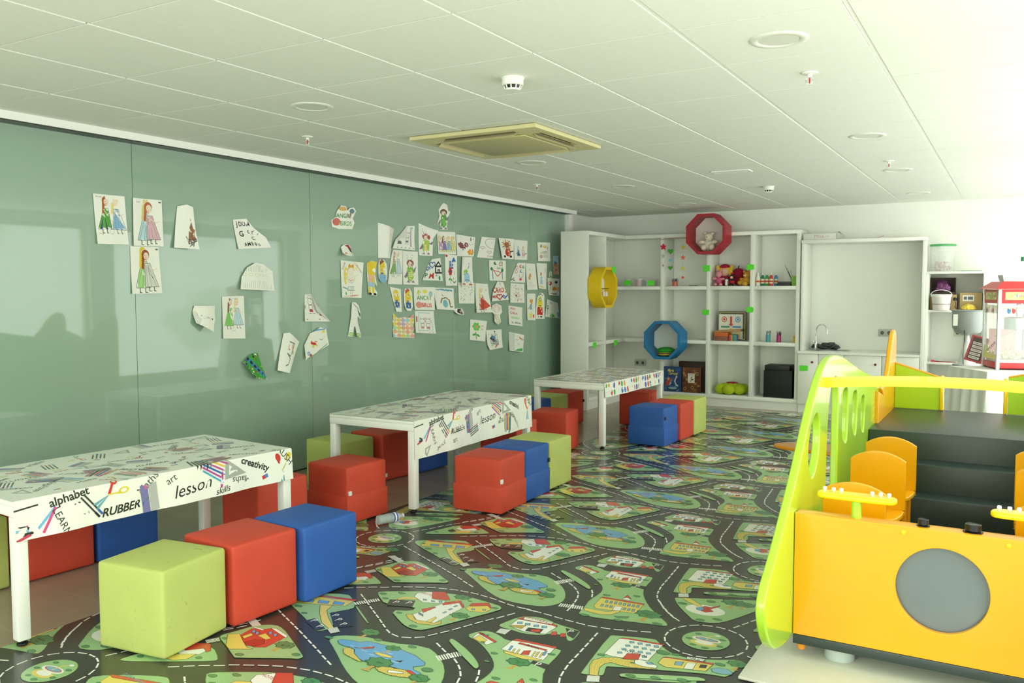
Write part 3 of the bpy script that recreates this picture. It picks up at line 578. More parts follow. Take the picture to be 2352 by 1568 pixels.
# ceiling: mineral tiles hung in a grid, each tile face a little below the joint
def ceiling():
    bm = bmesh.new(); bm_box(bm, -1.2, WALL_R + .15, WALL_F - .15, YB + .1, ZC + .024, ZC + .12)
    g = .011; gy = .004
    for j in range(-1, 9):
        if -.86 < j * .63 < WALL_R: bm_box(bm, j * .63 - .0085, j * .63 + .0085, WALL_F, YB, ZC + .004, ZC + .0235)
    for i in range(-8, 16):
        for j in range(-2, 9):
            x0, x1 = max(j * .63 + g, -.86), min((j + 1) * .63 - g, WALL_R); y0, y1 = max(i * .6153 + gy, WALL_F), min((i + 1) * .6153 - gy, YB)
            if x1 - x0 < .03 or y1 - y0 < .03: continue
            bm_box(bm, x0, x1, y0, y1, ZC, ZC + .0235)
    m = mat('ceiling_tile', '#e9ece3', .8, noise_amt=.03, noise_scale=30, bump=.15, bump_scale=180)
    struct(fin(bm, 'ceiling', m))
ceiling()

# left wall: green back-painted glass panels under a white rail
def green_glass():
    m = mat('green_back_painted_glass', '#93ae9b', .04, coat=.8, spec=.3)
    b = m.node_tree.nodes['Principled BSDF']; b.inputs['Coat Roughness'].default_value = .03; b.inputs['Coat IOR'].default_value = 1.6
    b.inputs['Roughness'].default_value = .3
    return m
GX = -.72
def wall_left():
    bm = bmesh.new(); ys = [-4.3, -2.9, -1.45, .02, 1.6, 3.25, 5.33, 6.97, 7.89]
    for a, b in zip(ys, ys[1:]): bm_box(bm, GX - .02, GX, a + .0012, b - .0012, .012, 2.452, .0015, 1)
    o = struct(fin(bm, 'wall_left', green_glass(), smooth=True))
    struct(box('trim_1', METALW, -.86, -.60, WALL_F, 8.0, ZC - .047, ZC - .0005))            # white head rail
    struct(box('trim_2', METALW, -.86, -.66, 7.895, 8.02, 0, ZC - .048, bev=.003))            # end post
    struct(box('trim_3', mat('joint_green', '#566e5f', .6), -.80, GX - .021, WALL_F, 7.89, 0, ZC - .048))                # dark backing seen in the joints
    struct(box('trim_4', BLACKP, -.7195, -.612, WALL_F, 7.885, 2.4505, 2.4545))               # black strip painted in for the shaded gap under the rail
    struct(box('wall_left_rear', WALLM, -1.1, -.862, 7.0, YB, 0, ZC + .1))
wall_left()
struct(box('wall_back', WALLM, -1.1, WALL_R + .15, YB, YB + .12, 0, ZC + .1))
def window_wall(name, axis, pos, wins, a0, a1):
    bm = bmesh.new(); th = .2
    def b(a, c, z0, z1):
        if c - a < .001 or z1 - z0 < .001: return
        if axis == 'x': bm_box(bm, pos, pos + th, a, c, z0, z1)
        else: bm_box(bm, a, c, pos - th, pos, z0, z1)
    cur = a0
    for w0, w1, z0, z1 in wins:
        b(cur, w0, 0, ZC + .1); b(w0, w1, 0, z0); b(w0, w1, z1, ZC + .1); cur = w1
    b(cur, a1, 0, ZC + .1); struct(fin(bm, name, WALLM))
FRAME = mat('window_frame', '#c9c7a0', .45)
GLASS = mat('window_glass', '#ffffff', .0, trans=1., ior=1.0, spec=0.)
def windows(axis, pos, wins, n0):
    for i, (a, c, z0, z1) in enumerate(wins):
        bm = bmesh.new(); t = .06
        def b(p, q, u, v):
            if axis == 'x': bm_box(bm, pos + .06, pos + .13, p, q, u, v, .004)
            else: bm_box(bm, p, q, pos - .13, pos - .06, u, v, .004)
        b(a, a + t, z0, z1); b(c - t, c, z0, z1); b(a + t, c - t, z0, z0 + t); b(a + t, c - t, z1 - t, z1)
        m = (a + c) / 2
        if c - a > 2.2 and i < 2: b(m - .03, m + .03, z0 + t, z1 - t)
        struct(fin(bm, 'window_%d' % (n0 + i), FRAME, smooth=True))
window_wall('wall_right', 'x', WALL_R, WINDOWS, WALL_F - .2, YB); windows('x', WALL_R, WINDOWS, 1)
window_wall('wall_front', 'y', WALL_F, WINDOWS_F, -1.1, WALL_R); windows('y', WALL_F, WINDOWS_F, 5)

# ------------------------------------------------------------------ play mat with printed streets
MATX0, MATX1, MATY0, MATY1 = .72, 4.9, -2.3, 8.42
def play_mat():
    sh = Sheet(); A1, A2 = Vector((0, 1.035)), Vector((2.13, -.497)); O = Vector((3.24, 1.425))
    sh.poly([(MATX0, MATY0), (MATX1, MATY0), (MATX1, MATY1), (MATX0, MATY1)], 'K', True)
    # one repeat of the printed town, in metres round the roundabout
    cell = Sheet()
    def bush(x, y, s):
        r = random.Random(int(x * 977 + y * 3331))
        pts = [(x + math.cos(a) * .020 * s * (1 + .25 * r.random()), y + math.sin(a) * .012 * s * (1 + .3 * r.random())) for a in [2 * PI * k / 9 for k in range(9)]]
        cell.poly(pts, '#3d6b48'); cell.poly([(p[0] * .86 + x * .14, p[1] * .8 + (y + .001) * .2) for p in pts], '#5b8f5c')
    def tree(x, y, s):
        r = random.Random(int(x * 977 + y * 3331))
        cell.poly([(x - .006 * s, y - .03 * s), (x + .004 * s, y - .03 * s), (x + .009 * s, y + .01), (x - .004 * s, y + .01)], '#c7a64f')
        cell.poly([(x - .02 * s, y - .034 * s), (x + .014 * s, y - .034 * s), (x, y - .02 * s)], '#c7a64f')
        pts = []
        for k in range(16):
            a = 2 * PI * k / 16; q = 1 + (.18 if k % 2 else -.05) + .12 * r.random()
            pts.append((x + math.cos(a) * .036 * s * q, y + .022 * s + math.sin(a) * .024 * s * q))
        cell.poly(pts, '#2f5a3e'); cell.poly([(p[0] * .9 + x * .1, p[1] * .9 + (y + .022 * s) * .1) for p in pts], '#4f8a57')
        for k in range(5):
            a = r.random() * 6.28; q = .02 * s * r.random(); cell.ell(x + math.cos(a) * q, y + .022 * s + math.sin(a) * q * .7, .007 * s, .0025 * s, '#33663f', 6)
    late = []
    for it in MAT:
        ty, c, P = it[0], it[1], it[2]
        if ty == 'p':
            if c == 'G':
                P = smooth_loop(P, 1); cell.poly(P, 'G'); cell.outline(P, .0022, '#4c6b46')
            else:
                cell.poly(P, c)
                if c == 'Y' and len(P) > 8:        # cobbled path
                    x0, x1 = min(p[0] for p in P), max(p[0] for p in P); y0, y1 = min(p[1] for p in P), max(p[1] for p in P)
                    y = y0 + .008
                    while y < y1:
                        q = sorted(a[0] + (b[0] - a[0]) * (y - a[1]) / (b[1] - a[1]) for a, b in zip(P, P[1:] + P[:1]) if (a[1] - y) * (b[1] - y) < 0)
                        for u, v in zip(q[::2], q[1::2]):
                            cell.line([(u, y), (v, y)], .0013, '#8f7a35')
                            xx = u + .006
                            while xx < v - .004: cell.line([(xx, y), (xx, y + .006)], .0012, '#8f7a35'); xx += .014
                        y += .0095
                if c not in 'KS': cell.outline(P, .0018, 'k')
                if c == 'B' and len(P) > 10:
                    r = random.Random(3)
                    for k in range(16):
                        m_ = P[r.randrange(len(P))]; cx = sum(p[0] for p in P) / len(P); cy = sum(p[1] for p in P) / len(P); t = r.random() * .7
                        cell.ell(cx + (m_[0] - cx) * t, cy + (m_[1] - cy) * t, .02, .003, '#a9d0ec', 8)
        elif ty == 'd': late.append(('d', P))
        elif ty == 'x':
            a, b, c_, d_ = [Vector(p) for p in P]; n = 11
            for k in range(n):
                t0, t1 = k / n, (k + .62) / n
                cell.poly([tuple(a.lerp(b, t0)), tuple(a.lerp(b, t1)), tuple(d_.lerp(c_, t1)), tuple(d_.lerp(c_, t0))], 'W')
        elif ty == 't': tree(P[0][0], P[0][1], it[3])
        elif ty == 'b': bush(P[0][0], P[0][1], it[3])
        elif ty == 'e': cell.ell(P[0][0], P[0][1], it[3] * .8, it[3] * .55, 'W', 24)
        elif ty == 'w':
            n = len(it[3]); cell.text(it[3], P[0][0], P[0][1], .05 if n == 1 else .026, c, rot=PI / 2 * 0 + (-.1 if n > 1 else .0))
        elif ty == 'r':
            x, y = P[0]; cell.ell(x, y, .1, .1, 'G', 32); cell.outline(ell(x, y, .1, .1, 32), .0022, '#4c6b46')
            cell.ell(x, y - .03, .058, .026, 'Y', 18); cell.ell(x, y - .024, .04, .018, 'W', 18); cell.ell(x, y + .012, .062, .024, 'W', 20); cell.ell(x, y + .014, .05, .016, 'R', 18); cell.ell(x, y + .015, .044, .013, 'N', 18)
            cell.line([(x, y + .01), (x + .005, y + .05), (x + .025, y + .07)], .006, 'Y'); cell.ell(x + .03, y + .072, .012, .008, 'W', 10)
            for k, (dx, dy) in enumerate(((-.05, .055), (.06, .04), (-.07, -.01), (.07, -.03), (-.035, -.065), (.02, -.075))): bush(x + dx, y + dy, .7)
            late.append(('d', ell(x, y, .172, .172, 48) + [(x + .172, y)]))
    for _, P in late: cell.dash(P, .0075, 'W', .040, .019)
    xs0 = MATX0; n = 0
    for k2 in (-1, 0, 1):
        for k1 in range(-6, 10):
            o = O + A1 * k1 + A2 * k2
            if o.y < MATY0 - 1.2 or o.y > MATY1 + 1.2: continue
            # far under the play structure nothing of the print can be seen
            for pts, c, cv in cell.p:
                q = [(x + o.x, y + o.y) for x, y in pts]
                if max(p[0] for p in q) < MATX0 or min(p[0] for p in q) > MATX1 or max(p[1] for p in q) < MATY0 or min(p[1] for p in q) > MATY1: continue
                if min(p[0] for p in q) > 3.5 and 1.2 < o.y < 4.4 and min(p[1] for p in q) > 1.2 and max(p[1] for p in q) < 4.7: continue
                sh.p.append((q, c, cv))
    # same layer order in each repeat keeps the print thin
    m = len(cell.p)
    me = sheet_mesh(sh, [MATX0, MATX1], [MATY0, MATY1], lambda u, v, d: (u, v, .0013 + d), eps=2e-5, res=.012)
    o = link(me, 'play_mat', None, printed('printed_vinyl', .27, .35))
    tag(o, 'green and grey vinyl play mat printed with streets, lakes and little buildings on the floor', 'play mat')
    bm = bmesh.new(); bm_box(bm, MATX0, MATX1, MATY0, MATY1, 0.0001, .0011); e = fin(bm, 'backing', mat('mat_backing', '#4a4a44', .7), o)
play_mat()

# ------------------------------------------------------------------ tables and their cloths
def cloth_motif(sh, kind, x, y, s, rot, r, asp=1.):
    """school things printed on the cloth; x, y in metres"""
    def T(pts): return [(x + (px * math.cos(rot) - py * math.sin(rot)) * s, y + (px * math.sin(rot) + py * math.cos(rot)) * s) for px, py in pts]
    P = lambda pts, c: sh.poly(T(pts), c)
    cols = ['#d23b36', '#2f64b5', '#2e8a56', '#e0b93c', '#d8679f', '#4aa7c9', '#1d1f1e', '#b9489a']
    if kind == 'pens':
        for k, c in enumerate(r.sample(cols, 4)):
            o = k * .014; P([(-.05, -.003 + o), (.03, -.003 + o), (.03, .003 + o), (-.05, .003 + o)], '#3a3d42'); P([(.03, -.004 + o), (.055, -.004 + o), (.055, .004 + o), (.03, .004 + o)], c)
    elif kind == 'pencils':
        for k in range(6):
            c = r.choice(cols); o = (k - 3) * .011; q = r.uniform(-.012, .012)
            P([(-.05 + q, -.0035 + o), (.045 + q, -.0035 + o * 1.3), (.06 + q, o * 1.35), (.045 + q, .0035 + o * 1.3), (-.05 + q, .0035 + o)], c)
    elif kind == 'scissors':
        for sg, c in ((1, '#d23b36'), (-1, '#e5cf3d')):
            P([(0, 0), (-.055, .012 * sg), (-.05, .002 * sg)], '#6aa9b8'); P([(0, -.004), (.03, .018 * sg), (.026, .024 * sg), (-.004, .004)], c)
            e = ell(.04, .022 * sg, .016, .010, 12, .5 * sg); e2 = ell(.04, .022 * sg, .010, .006, 12, .5 * sg); P(e, c); P(e2, 'W')
    elif kind == 'triangle':
        P([(-.045, -.03), (.045, -.03), (-.03, .04)], '#a8b0a8'); P([(-.027, -.018), (.016, -.018), (-.02, .015)], 'W')
    elif kind == 'crayon':
        c = r.choice(cols); P([(-.035, -.005), (.022, -.005), (.035, 0), (.022, .005), (-.035, .005)], c); P([(-.02, -.005), (.012, -.005), (.012, .005), (-.02, .005)], '#e9e9ef')
    elif kind == 'paintbox':
        P([(-.03, -.055), (.0, -.06), (.0, .045), (-.03, .05)], '#7b7bb0'); P([(.004, -.06), (.036, -.055), (.036, .05), (.004, .045)], '#b4bab6')
        for k in range(5): P(ell(-.008 - .014 * (k % 2), -.04 + .02 * k, .0075, .0075, 10), cols[k % 5])
    elif kind == 'rubber':
        P([(-.014, -.008), (0, -.008), (0, .008), (-.014, .008)], '#d23b36'); P([(0, -.008), (.014, -.008), (.014, .008), (0, .008)], '#4a86c9')
WORDS = ['lesson', 'Maths', 'RUBBER', 'art', 'LEARN', 'alphabet', 'creativity', 'pen', 'STUDENT', 'teacher', 'BRUSH', 'skills', 'pencil', 'encyclopedia', 'practice']
def table(cx, cy, rot, w, l, h, flap, label, cloth_label, style, over=(.0, .0), seed=1):
    t = empty('table', (cx, cy, 0), rot, label, 'table', 'low white tables in a row along the green glass wall')
    LG = .052
    bm = bmesh.new()
    for x0, x1, y0, y1 in ((-w / 2, w / 2, -l / 2, -l / 2 + .03), (-w / 2, w / 2, l / 2 - .03, l / 2), (-w / 2, -w / 2 + .03, -l / 2 + .03, l / 2 - .03), (w / 2 - .03, w / 2, -l / 2 + .03, l / 2 - .03)):
        bm_box(bm, x0, x1, y0, y1, h - .068, h - .024, .003)
    fin(bm, 'frame', METALW, t, smooth=True)
    box('tabletop', MELA, -w / 2, w / 2, -l / 2, l / 2, h - .024, h - .002, t, .003)
    for sx in (-1, 1):
        for sy in (-1, 1):
            x, y = sx * (w / 2 - LG / 2 - .001), sy * (l / 2 - LG / 2 - .001)
            lg = box('leg', METALW, x - LG / 2, x + LG / 2, y - LG / 2, y + LG / 2, .028, h - .0685, t, .004)
            lathe('foot', BLACKP, [(0, 0), (.021, 0), (.023, .004), (.022, .010), (.012, .013), (.012, .03), (0, .03)], lg, (x, y, .005), 18)
    # printed oilcloth: s runs across the table top and down the flap, t along the table
    r = random.Random(seed); sh = Sheet(); W = w + .004; S = W + flap; y0, y1 = -l / 2 - .003, l / 2 + .003
    slope = .012
    sh.poly([(0, y0), (S, y0), (S, y1), (0, y1)], 'W', True)
    if style == 'school':
        kinds = ['pens', 'pencils', 'scissors', 'triangle', 'crayon', 'paintbox', 'rubber', 'crayon', 'pencils']
        placed = []; k = 0; tries = 0
        # the front flap shows the same run of motifs on both cloths: (distance along, drop from the edge, kind, size, turn)
        FL = [(.03, .035, 'pen', 1.9, .1), (.04, .105, 'bunch', 1.0, -.6), (.13, .09, 'pair', 1.5, .8), (.19, .12, 'LEARN', .045, -1.2), (.23, .022, 'alphabet', .052, .15), (.29, .105, 'pens', 1.25, -.9), (.41, .045, 'scissors', 1.5, .6),
              (.46, .122, 'RUBBER', .052, .05), (.60, .03, 'Maths', .052, .7), (.60, .095, 'paintbox', 1.25, .1), (.72, .035, 'art', .05, .4), (.83, .095, 'lesson', .085, .1), (.96, .012, 'pencils', 1.3, -.5), (1.0, .085, 'crayon', 1.2, 1.4),
              (1.0, .14, 'skills', .045, .1), (1.08, .04, 'triangle', 1.5, .1), (1.21, .045, 'creativity', .05, -.4), (1.12, .105, 'Maths', .048, 3.1), (1.27, .12, 'rubber', 1.3, .3), (1.39, .10, 'scissors', 1.6, 1.5), (1.40, .02, 'BRUSH', .05, -.9)]
        if flap > .2: FL += [(.12, .20, 'triangle', 1., 1), (.42, .19, 'art', .05, .1), (.66, .18, 'pens', 1.1, .3), (.9, .17, 'rubber', 1.4, .2), (1.08, .17, 'pencils', 1.3, 1.5), (1.22, .17, 'practice', .05, -.8), (.27, .20, 'pencil', .045, .3)]
        for t_, dr, kd, sz, tn in FL:
            x, y = W + dr, y0 + t_ * l / 1.45; a_ = tn + PI / 2
            if kd in ('pen', 'pair', 'bunch'):
                for q in range({'pen': 1, 'pair': 2, 'bunch': 5}[kd]):
                    b_ = a_ + q * .25 * (1 if kd == 'pair' else .9); cc = {'pen': ['k'], 'pair': ['#6ab4dc', '#d23b86'], 'bunch': ['#d84a8a', '#1d1f1e', '#7ab8d8', '#1d1f1e', '#c83a5a']}[kd][q]; L_ = .05 * sz
                    ox, oy = x + q * .012, y + (q % 2) * .01; dx_, dy_ = math.cos(b_) * L_ * .7, math.sin(b_) * L_ * .7
                    sh.line([(ox - dx_, oy - dy_), (ox + dx_, oy + dy_)], .007 if kd == 'pen' else .012, cc)
            elif kd in ('pens', 'scissors', 'paintbox', 'pencils', 'crayon', 'triangle', 'rubber'): cloth_motif(sh, kd, x, y, sz, a_, r)
            else: sh.text(kd, x, y, sz, '#1f2220' if kd not in ('Maths', 'art', 'practice') else '#4a4f4b', rot=a_, shear=.35 if kd in ('RUBBER', 'lesson', 'skills') else 0, bold=.02 if kd in ('RUBBER', 'creativity', 'alphabet') else 0)
        while tries < 3000:
            tries += 1
            x, y = r.uniform(.05, W - .06), r.uniform(y0 + .06, y1 - .06)
            if any((x - a) ** 2 + (y - b) ** 2 < (.092 + .012 * (k % 2)) ** 2 for a, b in placed): continue
            placed.append((x, y)); rot2 = r.uniform(-3, 3)
            if k % 3 == 2:
                wd = WORDS[(k // 3) % len(WORDS)]; sz = r.uniform(.040, .062)
                sh.text(wd, min(x, W - .06), min(y1 - .12, max(y0 + .12, y)), sz, r.choice(['#1f2220', '#3a3f3b', '#6c726c']), rot=PI / 2 + r.uniform(-.9, .9), shear=r.choice([0, .25, .35]))
            else: cloth_motif(sh, kinds[(k * 5 + seed) % len(kinds)], x, y, r.uniform(1.05, 1.35), rot2, r)
            k += 1
    else:
        cols = ['#2f64b5', '#3a7fc4', '#d8442f', '#4aa646', '#e5a63a', 'W', '#2f64b5', '#d8442f']
        nx = int(S / .064); ny = int(l / .059)
        for i in range(nx):
            for j in range(ny):
                if (j % 5) == 4: continue
                c = cols[(j // 1 + i * 3 + (j // 5) * 2) % len(cols)]
                if c == 'W': continue
                sh.ell(S - .034 - i * .064, y0 + .04 + j * .059, .029, .021, c, 16)
    R_ = .006
    ph = r.uniform(0, 6)
    def fn(u, v, d):
        if u <= W - R_: return (-W / 2 + u, v, h + .0015 + d)
        a = min(1., (u - (W - R_)) / (R_ * PI / 2))
        if a < 1: return (W / 2 - R_ + (R_ + d + .002) * math.sin(a * PI / 2), v, h + .0015 - R_ + (R_ + d) * math.cos(a * PI / 2))
        q = u - (W - R_ + R_ * PI / 2)
        wob = .006 * (q / flap) * math.sin(v * 9 + ph) + .004 * (q / flap) * math.sin(v * 23 + ph * 2)
        tilt = over[0] * (q / flap) * (v - y0) / l
        return (W / 2 + .003 + d + max(-.001, .010 * (q / flap) ** 1.3 + wob), v, h + .0015 - R_ - q - tilt)
    gu = [0, W * .25, W * .5, W * .75, W - R_, W - R_ * .5, W - R_ + R_ * PI / 2, W + flap * .33, W + flap * .66, S + .0001]
    gv = [y0 - .001 + (y1 - y0 + .002) * i / 28 for i in range(29)]
    me = sheet_mesh(sh, gu, gv, fn, eps=4e-5, res=.01)
    o = link(me, 'tablecloth', None, printed('oilcloth', .32, .25)); o.location = (cx, cy, 0); o.rotation_euler = (0, 0, rot)
    tag(o, cloth_label, 'tablecloth')
D2R = PI / 180
table(.471, .662, -4.7 * D2R, .78, 1.45, .62, .165, 'low white metal-legged table nearest the camera, at lower left', 'school-pattern oilcloth on the nearest table, with a long printed front flap', 'school', (.0, 0), 3)
table(.553, 3.26, .4 * D2R, .735, 1.60, .62, .255, 'low white table, middle one of the three along the green wall', 'school-pattern oilcloth on the middle table, hanging lowest in front', 'school', (.0, 0), 11)
table(.697, 5.942, -.7 * D2R, .75, 1.49, .62, .135, 'low white table farthest away, beside the corner shelves', 'white oilcloth with rows of blue, red and green oval dots on the far table', 'dots', (.0, 0), 5)

# ------------------------------------------------------------------ cube stools
def stool_material(n, c): return mat(n, c, .62, noise_amt=.07, noise_scale=9, bump=.25, bump_scale=260)
SRED, SBLU, SLIM = stool_material('red_canvas', '#c8432c'), stool_material('blue_canvas', '#2458a8'), stool_material('lime_canvas', '#b9c46c')
def add_stains(m):
    nt = m.node_tree; b = nt.nodes['Principled BSDF']; src = b.inputs['Base Color'].links[0].from_socket
    tc = nt.nodes.new('ShaderNodeTexCoord'); nz = nt.nodes.new('ShaderNodeTexNoise'); nz.inputs['Scale'].default_value = 17; nz.inputs['Detail'].default_value = 6; nt.links.new(tc.outputs['Object'], nz.inputs['Vector'])
    rp = nt.nodes.new('ShaderNodeValToRGB'); rp.color_ramp.elements[0].position = .66; rp.color_ramp.elements[1].position = .74; rp.color_ramp.elements[1].color = (.45, .45, .45, 1); nt.links.new(nz.outputs['Fac'], rp.inputs[0])
    mx = nt.nodes.new('ShaderNodeMix'); mx.data_type = 'RGBA'; nt.links.new(rp.outputs[0], mx.inputs[0]); nt.links.new(src, mx.inputs[6]); mx.inputs[7].default_value = (*lin('#6f7440'), 1); nt.links.new(mx.outputs[2], b.inputs['Base Color'])
add_stains(SLIM)
TAGM = mat('tag_white', '#e6e6e2', .6); TAGD = mat('tag_dark', '#2b2d31', .6)
S_ = .36
def make_stool(m, flap=False, tagside=None):
    root = empty('cube_stool'); h = S_ / 2
    bm = bmesh.new(); n = 8
    t = bmesh.new(); bmesh.ops.create_cube(t, size=S_)
    bmesh.ops.bevel(t, geom=t.edges[:], offset=.014, segments=3, affect='EDGES', profile=.5)
    bmesh.ops.subdivide_edges(t, edges=[e for e in t.edges if e.calc_length() > .1], cuts=5, use_grid_fill=True)
    for v in t.verts:
        x, y, z = v.co
        b = .007 * (1 - (x / h) ** 2) * (1 - (y / h) ** 2) if abs(z) > h - .002 else 0
        v.co.z += b if z > 0 else 0
        for ax, (p, q) in ((0, (y, z)), (1, (x, z))):
            if abs(v.co[ax]) > h - .002: v.co[ax] += math.copysign(.004 * (1 - (p / h) ** 2) * (1 - (q / h) ** 2), v.co[ax])
        v.co.z += h + .0045
    join(bm, t); fin(bm, 'cover', m, root, smooth=True, angle=60)
    # piped seams round the top
    bm = bmesh.new(); r = h - .004; z = S_ - .010
    bm_path(bm, [(x * r, y * r, z + .004) for x, y in ((-1, -.95), (-.95, -1), (.95, -1), (1, -.95), (1, .95), (.95, 1), (-.95, 1), (-1, .95))], .0032, 6, True)
    fin(bm, 'piping', m, root, smooth=True)
    if flap:
        a = h + .0046
        bm = bmesh.new(); zt = S_ * .5
        bm_box(bm, -a, a, -a, a, .006, zt, .003, 2); fin(bm, 'cover_flap', m, root, smooth=True)
    if tagside:
        sx, sy, zz, mm = tagside
        w = .008
        if abs(sx) > abs(sy): b_ = (h * sx, h * sx + .012 * (1 if sx > 0 else -1), sy * h - .012, sy * h + .012)
        else: b_ = (sx * h - .012, sx * h + .012, h * sy, h * sy + .012 * (1 if sy > 0 else -1))
        tg = box('label_tag', mm, min(b_[0], b_[1]), max(b_[0], b_[1]), min(b_[2], b_[3]), max(b_[2], b_[3]), zz - .014, zz + .014, root, .001); tg['label'] = 'small sewn-in tag'
    return root
_pro = {}
GRP = 'upholstered cube stools round the low tables'
def stool(kind, x, y, deg, label, flap=False, tagside=None):
    key = (kind, flap, tagside and tagside[:3])
    m = dict(r=SRED, b=SBLU, l=SLIM)[kind]
    if key in _pro: o = copy_tree(_pro[key])
    else: o = _pro[key] = make_stool(m, flap, tagside)
    o.location = (x, y, .0045 if x > .55 else 0); o.rotation_euler = (0, 0, deg * D2R); tag(o, label, 'stool', GRP)
FX = (.98, -.99)   # front right corner
stool('l', 1.235, .285, 7, 'scuffed lime green cube stool, nearest to the camera, in front of the first table')
stool('r', 1.25, .695, -4.5, 'red cube stool between the nearest lime stool and a blue one')
stool('b', 1.30, 1.065, -2, 'blue cube stool at the right end of the nearest row of three')
stool('l', -.155, .13, -1, 'lime cube stool cut off by the left edge of the photo, behind the first table')
stool('r', -.13, .575, -3.5, 'red cube stool behind the first table, next to its near leg')
stool('b', -.10, .955, -4, 'blue cube stool under the first table with a white tag on its side', tagside=(1, .35, .30, TAGM))
stool('r', .43, 1.62, -7, 'red cube stool at the far end of the first table, mostly behind the cloth')
stool('r', .567, 2.21, -4, 'red cube stool with a split cover between the first and middle tables', True, (1, -.9, .2, TAGM))
stool('l', -.08, 2.865, -4, 'lime cube stool against the glass wall at the near end of the middle table')
stool('r', -.02, 3.30, -6, 'dark red cube stool behind the near end of the middle table', False, (1, -.85, .05, TAGM))
stool('b', .04, 3.69, -4, 'blue cube stool half hidden behind the front leg of the middle table')
stool('r', 1.255, 2.885, 3, 'red cube stool with folded cover, nearest one before the middle table', True, (.98, -.95, .22, TAGM))
stool('b', 1.235, 3.27, 1, 'blue cube stool in the middle of the row before the middle table', True, (1, .9, .24, TAGD))
stool('l', 1.225, 3.655, 0, 'lime cube stool at the right of the row before the middle table')
stool('r', .60, 4.24, 0, 'red cube stool tucked under the far end of the middle table')
stool('r', .655, 4.98, 9, 'red cube stool between the middle table and the dotted far table')
stool('b', .02, 5.60, 0, 'blue cube stool by the glass wall behind the left leg of the far table')
stool('l', .01, 6.01, -2, 'lime cube stool by the glass wall behind the far table')
stool('r', .0, 6.41, -4, 'dark red cube stool behind the far table, farthest along the glass wall', False, (1, .9, .25, TAGD))
stool('r', .78, 6.80, 0, 'dark red cube stool under the far right end of the dotted table')
stool('b', 1.335, 5.75, -1, 'blue cube stool with a folded cover in front of the dotted table', True, (1, -.9, .27, TAGD))
stool('r', 1.37, 6.125, -1, 'red cube stool between blue and lime ones before the dotted table')
stool('l', 1.385, 6.50, -1, 'pale lime cube stool at the right of the row before the dotted table')
